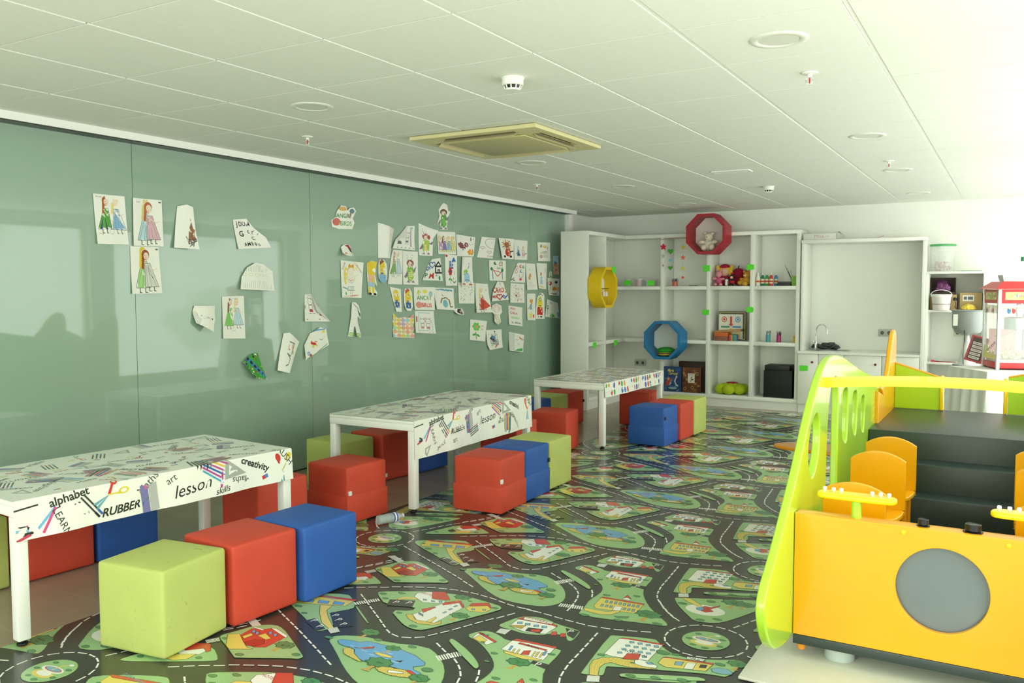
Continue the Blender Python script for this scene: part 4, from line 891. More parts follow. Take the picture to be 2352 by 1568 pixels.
QUADS={
 'P1':((1.313,2.100),(1.534,2.101),(1.549,1.787),(1.329,1.783)),
 'P2':((1.595,2.098),(1.812,2.100),(1.816,1.787),(1.588,1.783)),
 'P3':((1.568,1.779),(1.781,1.782),(1.799,1.469),(1.568,1.464)),
 'P4':((1.938,2.087),(2.069,2.086),(2.079,1.776),(1.893,1.766)),
 'P5':((2.431,2.013),(2.626,2.036),(2.767,1.817),(2.475,1.795)),
 'P6':((2.494,1.704),(2.804,1.692),(2.808,1.481),(2.476,1.495)),
 'P7':((2.045,1.378),(2.237,1.375),(2.215,1.175),(2.063,1.213)),
 'P8':((2.318,1.441),(2.521,1.445),(2.525,1.121),(2.314,1.132)),
 'P9':((2.571,1.086),(2.770,0.859),(2.664,0.772),(2.459,0.884)),
 'P10':((2.921,1.161),(3.094,1.111),(2.975,0.814),(2.834,0.853)),
 'P11':((3.155,1.158),(3.414,1.184),(3.425,0.961),(3.154,0.914)),
 'P12':((3.171,1.452),(3.299,1.451),(3.436,1.221),(3.156,1.230)),
 'P13':((3.510,2.212),(3.818,2.223),(3.802,2.016),(3.495,2.009)),
 'P14':((3.613,1.885),(3.731,1.883),(3.723,1.776),(3.600,1.780)),
 'P15':((3.610,1.746),(3.885,1.731),(3.843,1.417),(3.615,1.423)),
 'P16':((3.956,1.756),(4.090,1.748),(4.085,1.430),(3.951,1.443)),
 'P17':((4.115,1.773),(4.235,1.768),(4.231,1.546),(4.112,1.558)),
 'P18':((4.121,2.102),(4.311,2.082),(4.267,1.781),(4.116,1.780)),
 'P19':((4.462,2.091),(4.674,2.105),(4.650,1.868),(4.307,1.875)),
 'P20':((4.738,2.138),(5.036,2.101),(4.980,1.824),(4.740,1.825)),
 'P21':((5.054,2.368),(5.285,2.370),(5.266,2.101),(5.043,2.097)),
 'P22':((5.043,2.075),(5.370,2.085),(5.375,1.855),(5.063,1.849)),
 'P23':((5.393,2.064),(5.735,2.050),(5.699,1.843),(5.407,1.838)),
 'P24':((5.857,2.065),(6.344,2.061),(6.343,1.829),(5.794,1.837)),
 'P25':((6.211,2.069),(6.539,2.071),(6.539,1.840),(6.286,1.837)),
 'P26':((6.579,2.068),(6.898,2.068),(6.877,1.840),(6.589,1.836)),
 'P27':((7.146,2.064),(7.475,2.074),(7.475,1.840),(7.158,1.837)),
 'P28':((4.301,1.863),(4.479,1.862),(4.467,1.539),(4.250,1.542)),
 'P29':((4.479,1.858),(4.713,1.858),(4.708,1.536),(4.474,1.539)),
 'P30':((4.877,1.791),(5.108,1.811),(5.136,1.578),(4.787,1.583)),
 'P31':((5.186,1.853),(5.399,1.847),(5.396,1.530),(5.190,1.529)),
 'P32':((5.489,1.832),(5.665,1.837),(5.654,1.526),(5.445,1.534)),
 'P33':((5.421,1.566),(5.731,1.559),(5.721,1.338),(5.427,1.343)),
 'P34':((6.034,1.815),(6.382,1.820),(6.381,1.587),(6.042,1.589)),
 'P35':((6.589,1.801),(6.845,1.803),(6.824,1.570),(6.488,1.573)),
 'P36':((6.866,1.803),(7.081,1.798),(7.136,1.487),(6.876,1.482)),
 'P37':((7.125,1.810),(7.394,1.811),(7.349,1.492),(7.169,1.503)),
 'P38':((7.557,1.908),(7.688,1.913),(7.689,1.680),(7.558,1.684)),
 'P39':((4.282,1.518),(4.446,1.506),(4.450,1.278),(4.337,1.285)),
 'P40':((4.487,1.506),(4.617,1.502),(4.620,1.279),(4.497,1.290)),
 'P41':((4.652,1.515),(4.984,1.515),(4.981,1.284),(4.655,1.295)),
 'P42':((4.991,1.511),(5.324,1.502),(5.321,1.276),(5.011,1.292)),
 'P43':((5.757,1.559),(5.996,1.551),(6.058,1.236),(5.746,1.239)),
 'P44':((6.106,1.580),(6.342,1.582),(6.419,1.363),(6.068,1.357)),
 'P45':((6.508,1.563),(6.813,1.554),(6.813,1.332),(6.478,1.337)),
 'P46':((7.406,1.633),(7.725,1.625),(7.702,1.408),(7.430,1.421)),
 'P47':((6.068,1.338),(6.274,1.330),(6.273,1.087),(6.066,1.100)),
 'P48':((6.458,1.307),(6.771,1.276),(6.750,1.054),(6.447,1.086)),
 'P49':((6.887,1.440),(7.092,1.439),(7.081,1.116),(6.887,1.122)),
 'P50':((7.125,1.455),(7.315,1.444),(7.315,1.125),(7.092,1.132)),
 'P51':((7.372,1.373),(7.690,1.336),(7.727,1.118),(7.338,1.151)),
 'P52':((4.317,1.265),(4.641,1.249),(4.638,1.020),(4.314,1.044)),
 'P53':((4.669,1.282),(4.973,1.275),(4.993,1.046),(4.666,1.069)),
 'P54':((5.338,1.303),(5.484,1.291),(5.467,1.218),(5.329,1.231)),
 'P55':((5.651,1.171),(5.975,1.142),(5.929,0.917),(5.632,0.952)),
 'P56':((5.966,1.041),(6.291,1.037),(6.290,0.813),(5.991,0.817)),
 'P57':((6.466,1.000),(6.771,0.950),(6.708,0.752),(6.446,0.784)),
 'P58':((3.704,1.387),(3.848,1.374),(3.843,1.063),(3.692,1.082)),
 'P59':((7.452,1.720),(7.546,1.722),(7.546,1.623),(7.452,1.623)),
}
# ------------------------------------------------------------------ play structure (side panels, dashboard, stage)
PLIME = mat('lime_plastic', '#b0dc3c', .18, coat=.4); PORANGE = mat('orange_plastic', '#eda600', .28, coat=.2); PYEL = mat('yellow_plastic', '#ffd600', .25, coat=.3)
PDARK = mat('dark_green_plastic', '#2c3a38', .33, bump=.12, bump_scale=400); PLIME2 = mat('apple_green_plastic', '#a9d400', .35)
PGREY = mat('grey_plastic', '#6c7678', .15); PORANGE2 = mat('deep_orange_plastic', '#d98a10', .28, coat=.2)
BASEM = mat('beige_base_board', '#c9c9b8', .5, noise_amt=.06, noise_scale=20)
def play_structure():
    t = empty('play_bus', (4.12, 2.9, .018), 0, 'big green, yellow and orange play bus with steps and stage at the right', 'play structure')
    t.matrix_world = Matrix.Translation((4.12, 2.9, .018)); bpy.context.view_layer.update()
    T0 = Matrix.Translation((-4.12, -2.9, -.018))
    def B(name, m, *a, bev=.004, parent=None):
        bm = bmesh.new(); bm_box(bm, *a, bev); bmesh.ops.transform(bm, matrix=T0, verts=bm.verts); return fin(bm, name, m, parent or t, smooth=True)
    def PL(name, m, loops, th, plane, at, bev=.004, parent=None): return plate(name, m, loops, th, plane, at, bev, parent or t, T0)
    # side panels, seen edge-on from the front: leaf outline with finger slots
    out = [(1.41, .10), (1.15, .135), (1.03, .205), (.965, .30), (.952, .37), (1.00, .43), (1.126, .501), (1.30, .63), (1.471, .762), (1.62, .90), (1.748, 1.012), (1.88, 1.10), (2.00, 1.155), (2.15, 1.182), (2.40, 1.165), (2.76, 1.095),
           (3.15, 1.02), (3.45, .975), (3.78, .90), (3.85, .84), (3.88, .70), (3.78, .62), (3.62, .60), (3.62, .10), (1.95, .10), (1.95, .50), (1.90, .57), (1.80, .57), (1.72, .50), (1.72, .10)]
    body = [(1.41, .10), (1.15, .135), (1.03, .205), (.965, .30), (.952, .37), (1.00, .43), (1.126, .501), (1.30, .63), (1.471, .762), (1.62, .90), (1.748, 1.012), (1.88, 1.10), (2.00, 1.155), (2.15, 1.182), (2.40, 1.165), (2.76, 1.095),
            (3.15, 1.02), (3.45, .975), (3.78, .90), (3.85, .84), (3.88, .70), (3.86, .60), (3.86, .10)]
    sm = smooth_loop(body, 2)
    slot = smooth_loop([(1.72, .675), (1.66, .74), (1.645, .82), (1.70, .91), (1.80, .955), (1.875, .93), (1.90, .85), (1.88, .76), (1.80, .69)], 2)
    def fing(y0, y1, z0, z1): return smooth_loop([(y0, z0 + .02), (y0 + .0, z1 - .06), (y0 + .04, z1), (y1, z1), (y1 + .005, z1 - .06), (y1 - .04, z0 + .1), (y1 - .09 if y1 - y0 > .2 else y0 + .05, z0)], 2)
    big = smooth_loop([(2.06, .33), (2.05, .70), (2.10, 1.00), (2.20, 1.075), (2.32, 1.06), (2.345, .95), (2.34, .70), (2.34, .33)], 2)
    def finger(y0, y1, z0, z1): return smooth_loop([(y0, z0 + .05), (y0, z1 - .05), (y0 + .02, z1), (y1 - .02, z1), (y1, z1 - .05), (y1, z0 + .08), (y1 - .02, z0), (y1 - .08, z0)], 2)
    fingers = [finger(2.45, 2.63, .705, .985), finger(2.76, 2.93, .70, .94), finger(3.06, 3.21, .675, .885)]
    left = PL('side_panel', PLIME, [sm, slot, big] + fingers, .036, 'YZ', 3.582, .008); left['label'] = 'leaf-shaped lime side panel with long slots'
    PL('side_panel', PLIME, [sm, slot, big] + fingers, .036, 'YZ', 4.66, .008)
    # dashboard box across the front
    a = 3 * D2R; X0, X1, Y0 = 3.602, 4.64, 1.40
    front = [(X0, .118), (X1, .118), (X1, .607), (X0, .607)]
    hole = ell(4.128, .383, .156, .158, 56)
    PL('front_panel', PORANGE, [front, hole], .022, 'XZ', Y0 + .011, .003)
    PL('window_disc', PGREY, [ell(4.128, .383, .166, .168, 48)], .006, 'XZ', Y0 + .030, .001)['label'] = 'round grey window in the front panel'
    B('panel_top', PORANGE, X0, X1, Y0 + .022, Y0 + .082, .585, .605)
    B('panel_back', PORANGE, X0, X1, Y0 + .070, Y0 + .084, .118, .583)
    B('deck', PDARK, X0, X1, Y0 + .002, 4.47, .078, .1165, bev=.003)
    for x, y in ((3.645, Y0), (3.90, Y0), (4.295, Y0), (4.60, Y0)):
        pass
    for x, z in ((3.995, .585), (4.335, .585)):
        bm = bmesh.new(); bm_lathe(bm, [(0, 0), (.008, 0), (.008, .003), (.004, .006), (0, .006)], 16, (x - 4.12, Y0 - 2.9, z - .018), Matrix.Rotation(PI / 2, 4, 'X')); fin(bm, 'screw_cap', PYEL, t, smooth=True)
    # feet
    for x, y in ((3.765, 1.50), (4.50, 1.50), (3.755, 3.1), (4.50, 3.1), (3.755, 4.3), (4.50, 4.3)):
        bm = bmesh.new(); bm_lathe(bm, [(0, .0), (.055, .0), (.057, .003), (.057, .060), (0, .060)], 30, (x - 4.12, y - 2.9, .0)); f = fin(bm, 'foot', mat('pale_plastic_foot', '#b9c4bf', .5), t, smooth=True)
    bm = bmesh.new(); bm_lathe(bm, [(0, -.03), (.014, -.028), (.018, -.015), (.018, .03), (0, .03)], 18, (3.63 - 4.12, 1.43 - 2.9, .062)); fin(bm, 'bumper_stop', PORANGE2, t, smooth=True)
    # steering bars with white pegs
    for cx in (3.822, 4.42):
        bm = bmesh.new(); bm_tube(bm, (cx, Y0 + .052, .600), (cx, Y0 + .052, .672), .019, n=20); bmesh.ops.transform(bm, matrix=T0, verts=bm.verts)
        fin(bm, 'steering_post', PLIME, t, smooth=True)
        w = .145; lo = smooth_loop([(cx - w, Y0 + .03), (cx - w + .03, Y0 + .01), (cx + w - .03, Y0 + .01), (cx + w, Y0 + .03), (cx + w, Y0 + .07), (cx + w - .03, Y0 + .095), (cx - w + .03, Y0 + .095), (cx - w, Y0 + .07)], 2)
        sb = PL('steering_bar', PYEL, [lo], .022, 'XY', .684, .008)
        for dx in (-.118, -.085, -.056, .056, .086, .116):
            bm = bmesh.new(); bm_lathe(bm, [(0, 0), (.004, 0), (.004, .006), (.0075, .007), (.0075, .015), (.006, .017), (0, .017)], 14, (cx + dx, Y0 + .052, .6955)); bmesh.ops.transform(bm, matrix=T0, verts=bm.verts)
            fin(bm, 'peg', METALW, sb, smooth=True)
    for x, r, h in ((4.058, .0185, .024), (4.222, .027, .028)):
        bm = bmesh.new(); bm_lathe(bm, [(0, 0), (r * 1.25, 0), (r * 1.25, .003), (r * .6, .004), (r * .6, .006), (r, .007), (r, h), (r * .9, h + .002), (r * .84, h), (0, h)], 28, (x, Y0 + .048, .606)); bmesh.ops.transform(bm, matrix=T0, verts=bm.verts)
        fin(bm, 'dial_knob', BLACKP, t, smooth=True)['label'] = 'round black turning knob'
    # arched yellow handrail between the two side panels
    n = 20; bm = bmesh.new(); t2 = bmesh.new(); rows = []
    for i in range(n + 1):
        u = i / n; x = 3.60 + u * 1.045; z = 1.044 + .052 * 4 * u * (1 - u) * .5
        y = 2.0
        rows.append([t2.verts.new((x, y - .010, z)), t2.verts.new((x, y + .014, z)), t2.verts.new((x, y + .014, z + .046)), t2.verts.new((x, y - .010, z + .046))])
    for p, q in zip(rows, rows[1:]):
        for k in range(4): t2.faces.new((p[k], p[(k + 1) % 4], q[(k + 1) % 4], q[k]))
    t2.faces.new(rows[0][::-1]); t2.faces.new(rows[-1]); bmesh.ops.recalc_face_normals(t2, faces=t2.faces)
    bmesh.ops.bevel(t2, geom=[e for e in t2.edges if abs((e.verts[0].co - e.verts[1].co).x) > .01], offset=.005, segments=2, affect='EDGES')
    join(bm, t2); bmesh.ops.transform(bm, matrix=T0, verts=bm.verts); fin(bm, 'handrail', PYEL, t, smooth=True)
    # stage and steps
    B('stage', PDARK, 3.602, 4.64, 3.36, 4.47, .117, .662, bev=.006)
    B('step', PDARK, 3.602, 4.64, 3.175, 3.358, .117, .512, bev=.006)
    B('step', PDARK, 3.602, 4.64, 2.995, 3.173, .117, .362, bev=.006)
    B('step', PDARK, 3.602, 4.64, 2.82, 2.993, .117, .215, bev=.006)
    # back guards
    PL('back_guard', PLIME2, [[(3.622, .664), (3.905, .664), (3.905, .883), (3.622, .972)]], .02, 'XZ', 4.43, .003)
    PL('back_guard', PLIME2, [[(4.305, .664), (4.64, .664), (4.64, .985), (4.305, .905)]], .02, 'XZ', 4.43, .003)
    PL('guard_edge', PORANGE, [[(3.622, .972), (3.905, .883), (3.905, .893), (3.622, .982)]], .022, 'XZ', 4.43, .001)
    PL('guard_edge', PORANGE, [[(4.305, .905), (4.64, .985), (4.64, .995), (4.305, .915)]], .022, 'XZ', 4.43, .001)
    for x in (3.917, 4.292): B('post', PYEL, x - .012, x + .012, 4.405, 4.455, .664, .90, bev=.008)
    horn = [(3.62, .22), (4.465, .22)] + smooth_loop([(4.465, .60), (4.47, 1.10), (4.45, 1.185), (4.38, 1.215), (4.29, 1.19), (4.20, 1.10), (4.12, .98), (4.02, .90), (3.86, .87), (3.70, .86)], 2)[:-4] + [(3.62, .86)]
    h = PL('tall_guard', PORANGE, [horn], .03, 'YZ', 3.606, .009); h['label'] = 'tall orange horn-shaped guard at the left of the stage'
    PL('tall_guard', PORANGE, [horn], .03, 'YZ', 4.66, .009)
    # wing shelf that sticks out on the left
    wing = smooth_loop([(3.56, 3.34), (3.30, 3.36), (3.12, 3.41), (3.02, 3.47), (3.02, 3.54), (3.12, 3.60), (3.30, 3.65), (3.56, 3.67)], 2)
    PL('wing_shelf', PORANGE2, [wing], .022, 'XY', .49, .008)['label'] = 'rounded orange wing sticking out over the mat'
play_structure()
tag(box('base_board', BASEM, 3.46, 4.88, 1.13, 4.75, .0062, .0175, bev=.003), 'thin beige base board under the play bus, lying on the mat', 'base board')

def make_chair():
    """toddler chair with arched back, facing the camera side (-y)"""
    root = empty('toddler_chair'); w = .245
    arch = [(-w / 2, .30)] + [(-w / 2, .545)] + [(-w / 2 + w * i / 12, .545 + .042 * math.sin(PI * i / 12) ** .8) for i in range(1, 12)] + [(w / 2, .545), (w / 2, .30)]
    plate('backrest', PORANGE, [arch], .018, 'XZ', .0, .004, root)
    lo = smooth_loop([(-w / 2, .008), (w / 2, .008), (w / 2, .012), (w / 2, -.10), (w / 2 - .03, -.21), (-w / 2 + .03, -.21), (-w / 2, -.10), (-w / 2, .012)], 2)
    plate('seat', PORANGE, [[(x * .98, y - .012) for x, y in lo]], .022, 'XY', .306, .006, root)
    for x, y in ((-.09, -.03), (.09, -.03), (-.085, -.17), (.085, -.17)):
        tube('leg', PORANGE2, (x, y, .0), (x, y, .2945), .013, root, .014)
    return root
ch = make_chair()
spots = [(3.770, 1.735, 'orange toddler chair nearest the dashboard on the left, its arched back lowest in view'),
         (3.790, 2.30, 'middle orange toddler chair of the left row in the play bus'),
         (3.793, 2.76, 'rearmost left orange toddler chair, close to the dark steps'),
         (4.480, 1.735, 'orange toddler chair nearest the dashboard on the right edge of the photo'),
         (4.475, 2.30, 'middle orange toddler chair at the right edge of the photo'),
         (4.475, 2.76, 'rearmost right orange toddler chair, beside the dark steps')]
for i, (x, y, lab) in enumerate(spots):
    o = ch if i == 0 else copy_tree(ch)
    o.scale = (1.02, 1, .93) if y < 2 else (1, 1, 1)
    o.location = (x, y, .1355); tag(o, lab, 'chair', 'orange toddler chairs in the play bus')

# ------------------------------------------------------------------ corner shelving
def shelving():
    t = empty('corner_shelving', (0, 0, 0), 0, 'tall white open corner shelving with square bays in the far corner', 'shelves')
    F, R, tk = 8.62, 9.01, .045
    for x in (.335, .953, 1.505, 2.06): box('upright', MELA, x - tk / 2, x + tk / 2, F, R, .150, 2.157, t, .002)
    for x0, x1, z, nm in ((-.52, 2.082, 2.18, 'top_board'), (-.52, 2.082, .1265, 'bottom_board')): box(nm, MELA, x0, x1, F - .002, R, z - tk / 2, z + tk / 2, t, .002)
    for a, b in ((-.52, .3125), (.3575, .9305), (.9755, 1.4825), (1.5275, 2.0375)):
        for z in (.812, 1.505): box('shelf', MELA, a, b, F + .004, R, z - tk / 2, z + tk / 2, t, .002)
    box('back_panel', MELA, -.52, 2.08, R + .001, R + .012, .104, 2.2, t)
    box('plinth', MELA, -.50, 2.08, F + .02, F + .04, .0, .103, t)
    # wing along the side wall
    box('end_panel', MELA, -.545, -.18, 7.44, 7.485, 0.0, 2.2025, t, .002)
    box('upright', MELA, -.50, -.18, 7.96, 8.0, .15, 2.157, t, .002)
    for z, nm in ((2.18, 'top_board'), (.1265, 'bottom_board')): box(nm, MELA, -.52, -.178, 7.486, F - .003, z - tk / 2, z + tk / 2, t, .002)
    for a, b in ((7.486, 7.9595), (8.0005, F + .003)):
        for z in (.812, 1.505): box('shelf', MELA, -.52, -.184, a, b, z - tk / 2, z + tk / 2, t, .002)
    box('back_panel', MELA, -.545, -.521, 7.486, R, .0, 2.2, t)
    box('plinth', MELA, -.22, -.20, 7.486, F + .02, 0, .103, t)
shelving()
def octagon(name, m, c, ap, depth, wall, axis, label, back=True):
    """octagonal box; axis 'y' opens towards the camera side, axis 'x' opens to the right"""
    R = ap / math.cos(PI / 8); o8 = [(R * math.cos(PI / 8 + k * PI / 4), R * math.sin(PI / 8 + k * PI / 4)) for k in range(8)]
    r8 = [(x * (ap - wall) / ap, y * (ap - wall) / ap) for x, y in o8]
    t = empty(name, c, 0, label, 'box')
    plate('shell', m, [o8, r8], depth, 'XZ' if axis == 'y' else 'YZ', 0, .002, t)
    if back: plate('back', WALLM, [[(x * .985, y * .985) for x, y in r8]], .008, 'XZ' if axis == 'y' else 'YZ', (depth / 2 - .006) * (1 if axis == 'y' else -1), .001, t)
    return t
OR = mat('red_lacquer', '#a8142c', .45); OB = mat('blue_lacquer', '#1278b4', .42); OY = mat('yellow_lacquer', '#f0cc10', .45)
octagon('octagonal_box', OR, (1.0, 8.473, 2.172), .248, .28, .034, 'y', 'red octagonal box shelf with a pale teddy inside, up by the ceiling')
octagon('octagonal_box', OB, (.446, 8.473, .838), .243, .28, .034, 'y', 'blue octagonal box shelf holding round green things, above the dotted table')
octagon('octagonal_box', OY, (-.087, 7.69, 1.512), .250, .17, .034, 'x', 'yellow octagonal box shelf on the side wing of the shelving')

# ------------------------------------------------------------------ kitchenette
def cabinets():
    xs = [2.0845, 2.318, 2.608, 3.02, 3.415]; labs = ['white kitchen cabinet at the left, its door with a green note and dark knob', 'narrow white kitchen cabinet below the sink, second from the left', 'white kitchen cabinet with one dark knob, third from the left', 'white kitchen cabinet at the right end, behind the orange guard']
    for i, (a, b) in enumerate(zip(xs, xs[1:])):
        t = empty('kitchen_cabinet', ((a + b) / 2, 8.8, 0), 0, labs[i], 'cabinet', 'white kitchen cabinets under one worktop'); w = (b - a) / 2 - .001
        box('body', MELA, -w, w, -.20, .23, .10, .715, t)
        box('plinth', MELA, -w, w, -.18, -.16, 0, .0995, t)
        if i == 3:
            d = box('drawer', MELA, -w + .002, w - .002, -.2205, -.2015, .53, .712, t, .002); box('door', MELA, -w + .002, w - .002, -.2205, -.2015, .105, .526, t, .002)
        else:
            d = box('door', MELA, -w + .002, w - .002, -.2205, -.2015, .105, .712, t, .002)
        if i in (0, 2):
            kx = {0: 2.253, 2: 2.955}[i] - (a + b) / 2
            k = lathe('knob', mat('dark_red_knob', '#6d2a2a', .3), [(0, 0), (.005, 0), (.006, .010), (.014, .016), (.014, .022), (.009, .027), (0, .028)], d, (kx, -.221, .617), 18, Matrix.Rotation(PI / 2, 4, 'X')); k['label'] = 'small dark red round knob'
cabinets()
def worktop():
    t = empty('worktop', (0, 0, 0), 0, 'white worktop over the kitchen cabinets, with a small steel sink', 'worktop')
    bm = bmesh.new()
    X0, X1, Y0, Y1, Z0, Z1 = 2.084, 3.415, 8.56, 9.045, .7165, .746; sx0, sx1, sy0, sy1 = 2.24, 2.50, 8.66, 8.93
    for a in ((X0, sx0, Y0, Y1), (sx1, X1, Y0, Y1), (sx0, sx1, Y0, sy0), (sx0, sx1, sy1, Y1)): bm_box(bm, *a, Z0, Z1)
    fin(bm, 'slab', MELA, t)
    bm = bmesh.new(); rim = [(2.15, 8.64), (2.64, 8.64), (2.64, 8.95), (2.15, 8.95)]
    t2 = plate('sink', STEEL, [smooth_loop(rim, 1), smooth_loop([(sx0, sy0), (sx1, sy0), (sx1, sy1), (sx0, sy1)], 1)], .006, 'XY', .7495, .001, t)
    bm = bmesh.new(); b2 = bmesh.new(); bm_box(b2, sx0 + .005, sx1 - .005, sy0 + .005, sy1 - .005, .7168, .7475, .0)
    b2.faces.ensure_lookup_table(); bmesh.ops.delete(b2, geom=[f for f in b2.faces if f.normal.z > .9], context='FACES_ONLY'); join(bm, b2); fin(bm, 'basin', STEEL, t2)
    bm = bmesh.new()
    for k in range(6): bm_box(bm, 2.52, 2.62, 8.70 + k * .035, 8.71 + k * .035, .7525, .7545, .001)
    fin(bm, 'drainer', STEEL, t2)
worktop()
def faucet():
    t = empty('faucet', (2.225, 8.905, .753), 0, 'chrome swan-neck tap standing behind the sink', 'tap')
    lathe('base', CHROME, [(0, 0), (.024, 0), (.024, .008), (.017, .014), (.017, .09), (.012, .10), (0, .10)], t)
    pts = [(0, 0, .09)] + [(0, 0, .16)] + [(.07 - .07 * math.cos(a), -.03 * (1 - math.cos(a)), .22 + .085 * math.sin(a)) for a in [PI * k / 10 for k in range(10)]] + [(.145, -.06, .19)]
    bm = bmesh.new(); bm_path(bm, pts, .0085, 12); fin(bm, 'spout', CHROME, t, smooth=True)
    bm = bmesh.new(); bm_path(bm, [(.0, -.015, .085), (-.01, -.05, .10), (-.01, -.075, .10)], .006, 10); fin(bm, 'lever', CHROME, t, smooth=True)
faucet()
def hutch():
    t = empty('cupboard_frame', (0, 0, 0), 0, 'white frame of side uprights and top board around the worktop', 'frame')
    box('upright', MELA, 2.10, 2.135, 8.60, 9.045, .7465, 2.032, t, .002); box('upright', MELA, 3.417, 3.455, 8.58, 9.045, 0, 2.032, t, .002)
    box('top_board', MELA, 2.10, 3.455, 8.58, 9.045, 2.033, 2.072, t, .002)
    box('pull', mat('grey_pull', '#8d918e', .4), 3.411, 3.4165, 8.66, 8.70, 1.16, 1.45, t, .002)
hutch()
def side_shelves():
    t = empty('shelf_unit', (0, 0, 0), 0, 'lower white open shelf unit behind the popcorn machine', 'shelves')
    box('upright', MELA, 3.457, 3.485, 8.60, 9.045, 0, 1.655, t, .001); box('upright', MELA, 4.022, 4.05, 8.60, 9.045, 0, 1.655, t, .001)
    box('top_board', MELA, 3.457, 4.05, 8.59, 9.045, 1.656, 1.682, t, .002)
    for z in (.645, 1.23): box('shelf', MELA, 3.4855, 4.0215, 8.60, 9.03, z, z + .022, t, .001)
side_shelves()

# sockets
def socket(x, y, z, label, n=2, c='#b9bdb6', w=.078):
    t = empty('wall_socket', (x, y, z), 0, label, 'socket'); M = mat('socket_' + ('grey' if c == '#b9bdb6' else 'ivory'), c, .4)
    box('plate', M, -w * n / 2 - .004, w * n / 2 + .004, -.010, 0, -.043, .043, t, .002)
    for k in range(n):
        cx = (k - (n - 1) / 2) * w
        f = lathe('outlet', mat('socket_dark', '#3c3f3d', .5), [(0, .0), (.021, 0), (.021, .002), (0, .002)], t, (cx, -.0105, 0), 20, Matrix.Rotation(PI / 2, 4, 'X'))
        for dx in (-.009, .009): lathe('pin_hole', METALW, [(0, 0), (.003, 0), (.003, .001), (0, .001)], f, (cx + dx, -.013, 0), 8, Matrix.Rotation(PI / 2, 4, 'X'))
socket(-.115, 9.0085, .478, 'grey double wall socket in the lower left bay of the shelving')
socket(3.0, 9.048, .965, 'grey double wall socket above the worktop')
socket(3.765, 9.048, .985, 'ivory socket in the middle bay of the low shelf unit', 1, '#d8d6c2')
socket(3.765, 9.048, .53, 'white socket in the bottom bay of the low shelf unit', 1, '#d8d6c3')
# ------------------------------------------------------------------ children's drawings taped to the green glass
PAPER = 'W'
def crayon(sh, x, y, w, h, c, n=9, lw=.012, seed=0, asp=1.):
    r = random.Random(seed * 31 + int(x * 97))
    pts = [(x + (w if k % 2 else 0) + r.uniform(-.01, .01), y + h * k / n + r.uniform(-.008, .008)) for k in range(n + 1)]
    sh.line(pts, lw, c, asp)
def widen(k):
    """tall narrow sheets: figures are drawn wider so that they keep their proportions"""
    def deco(f):
        def g(sh, x, y, s, *a, **kw):
            n = len(sh.p); f(sh, x, y, s, *a, **kw)
            for i in range(n, len(sh.p)): sh.p[i] = ([(x + (q[0] - x) * k, q[1]) for q in sh.p[i][0]], sh.p[i][1], sh.p[i][2])
        return g
    return deco
@widen(1.35)
def girl(sh, x, y, s, dress, hair, skin='#f0d9c4', lean=0., wide=1.):
    """long-haired figure in a wide dress, child's crayon style; y = hem"""
    sh.poly([(x - .15 * s * wide, y), (x + .17 * s * wide, y), (x + (.06 + lean) * s, y + .42 * s), (x + (-.05 + lean) * s, y + .42 * s)], dress)
    sh.outline([(x - .15 * s * wide, y), (x + .17 * s * wide, y), (x + (.06 + lean) * s, y + .42 * s), (x + (-.05 + lean) * s, y + .42 * s)], .008 * s, '#5b5a57')
    for k in (-.06, .0, .07): sh.line([(x + k * s * 1.4, y + .01), (x + (k * .4 + lean) * s, y + .38 * s)], .006 * s, '#7a7a80')
    hx, hy = x + lean * s * 1.3, y + .55 * s
    sh.ell(hx - .01 * s, hy + .02 * s, .085 * s, .095 * s, hair); sh.poly([(hx - .09 * s, hy), (hx - .03 * s, hy), (hx - .06 * s, hy - .24 * s), (hx - .11 * s, hy - .22 * s)], hair)
    sh.ell(hx + .005 * s, hy, .058 * s, .066 * s, skin)
    for d in (-.02, .025): sh.ell(hx + d * s, hy + .008 * s, .007 * s, .010 * s, 'k', 8)
    sh.line([(hx - .02 * s, hy - .03 * s), (hx, hy - .038 * s), (hx + .02 * s, hy - .03 * s)], .006 * s, '#b23a2c')
    sh.line([(x + (-.05 + lean) * s, y + .40 * s), (x + .08 * s, y + .30 * s), (x + .14 * s, y + .33 * s)], .016 * s, skin)
    for d in (-.05, .05): sh.line([(x + d * s, y), (x + d * s, y - .07 * s), (x + (d + .03) * s, y - .075 * s)], .014 * s, '#4a3a35')
@widen(1.25)
def flower(sh, x, y, s, c, cen='#e6c63a', stem=True):
    if stem:
        sh.line([(x, y), (x - .01 * s, y - .25 * s), (x + .02 * s, y - .48 * s)], .022 * s, '#2f2a22'); sh.ell(x - .08 * s, y - .32 * s, .08 * s, .04 * s, '#3fae49', 12, .5); sh.ell(x + .09 * s, y - .34 * s, .08 * s, .04 * s, '#3fae49', 12, -.5)
    for k in range(6): a = k * PI / 3; sh.ell(x + .11 * s * math.cos(a), y + .11 * s * math.sin(a), .062 * s, .062 * s, c, 12)
    sh.ell(x, y, .06 * s, .06 * s, cen, 12)
@widen(1.2)
def heart(sh, x, y, s, c, fill=True, lw=.02):
    p = [(x + s * .5 * (16 * math.sin(t) ** 3) / 16, y + s * .5 * (13 * math.cos(t) - 5 * math.cos(2 * t) - 2 * math.cos(3 * t) - math.cos(4 * t)) / 16) for t in [2 * PI * k / 26 for k in range(26)]]
    if fill: sh.poly(p, c)
    else: sh.outline(p, lw, c)
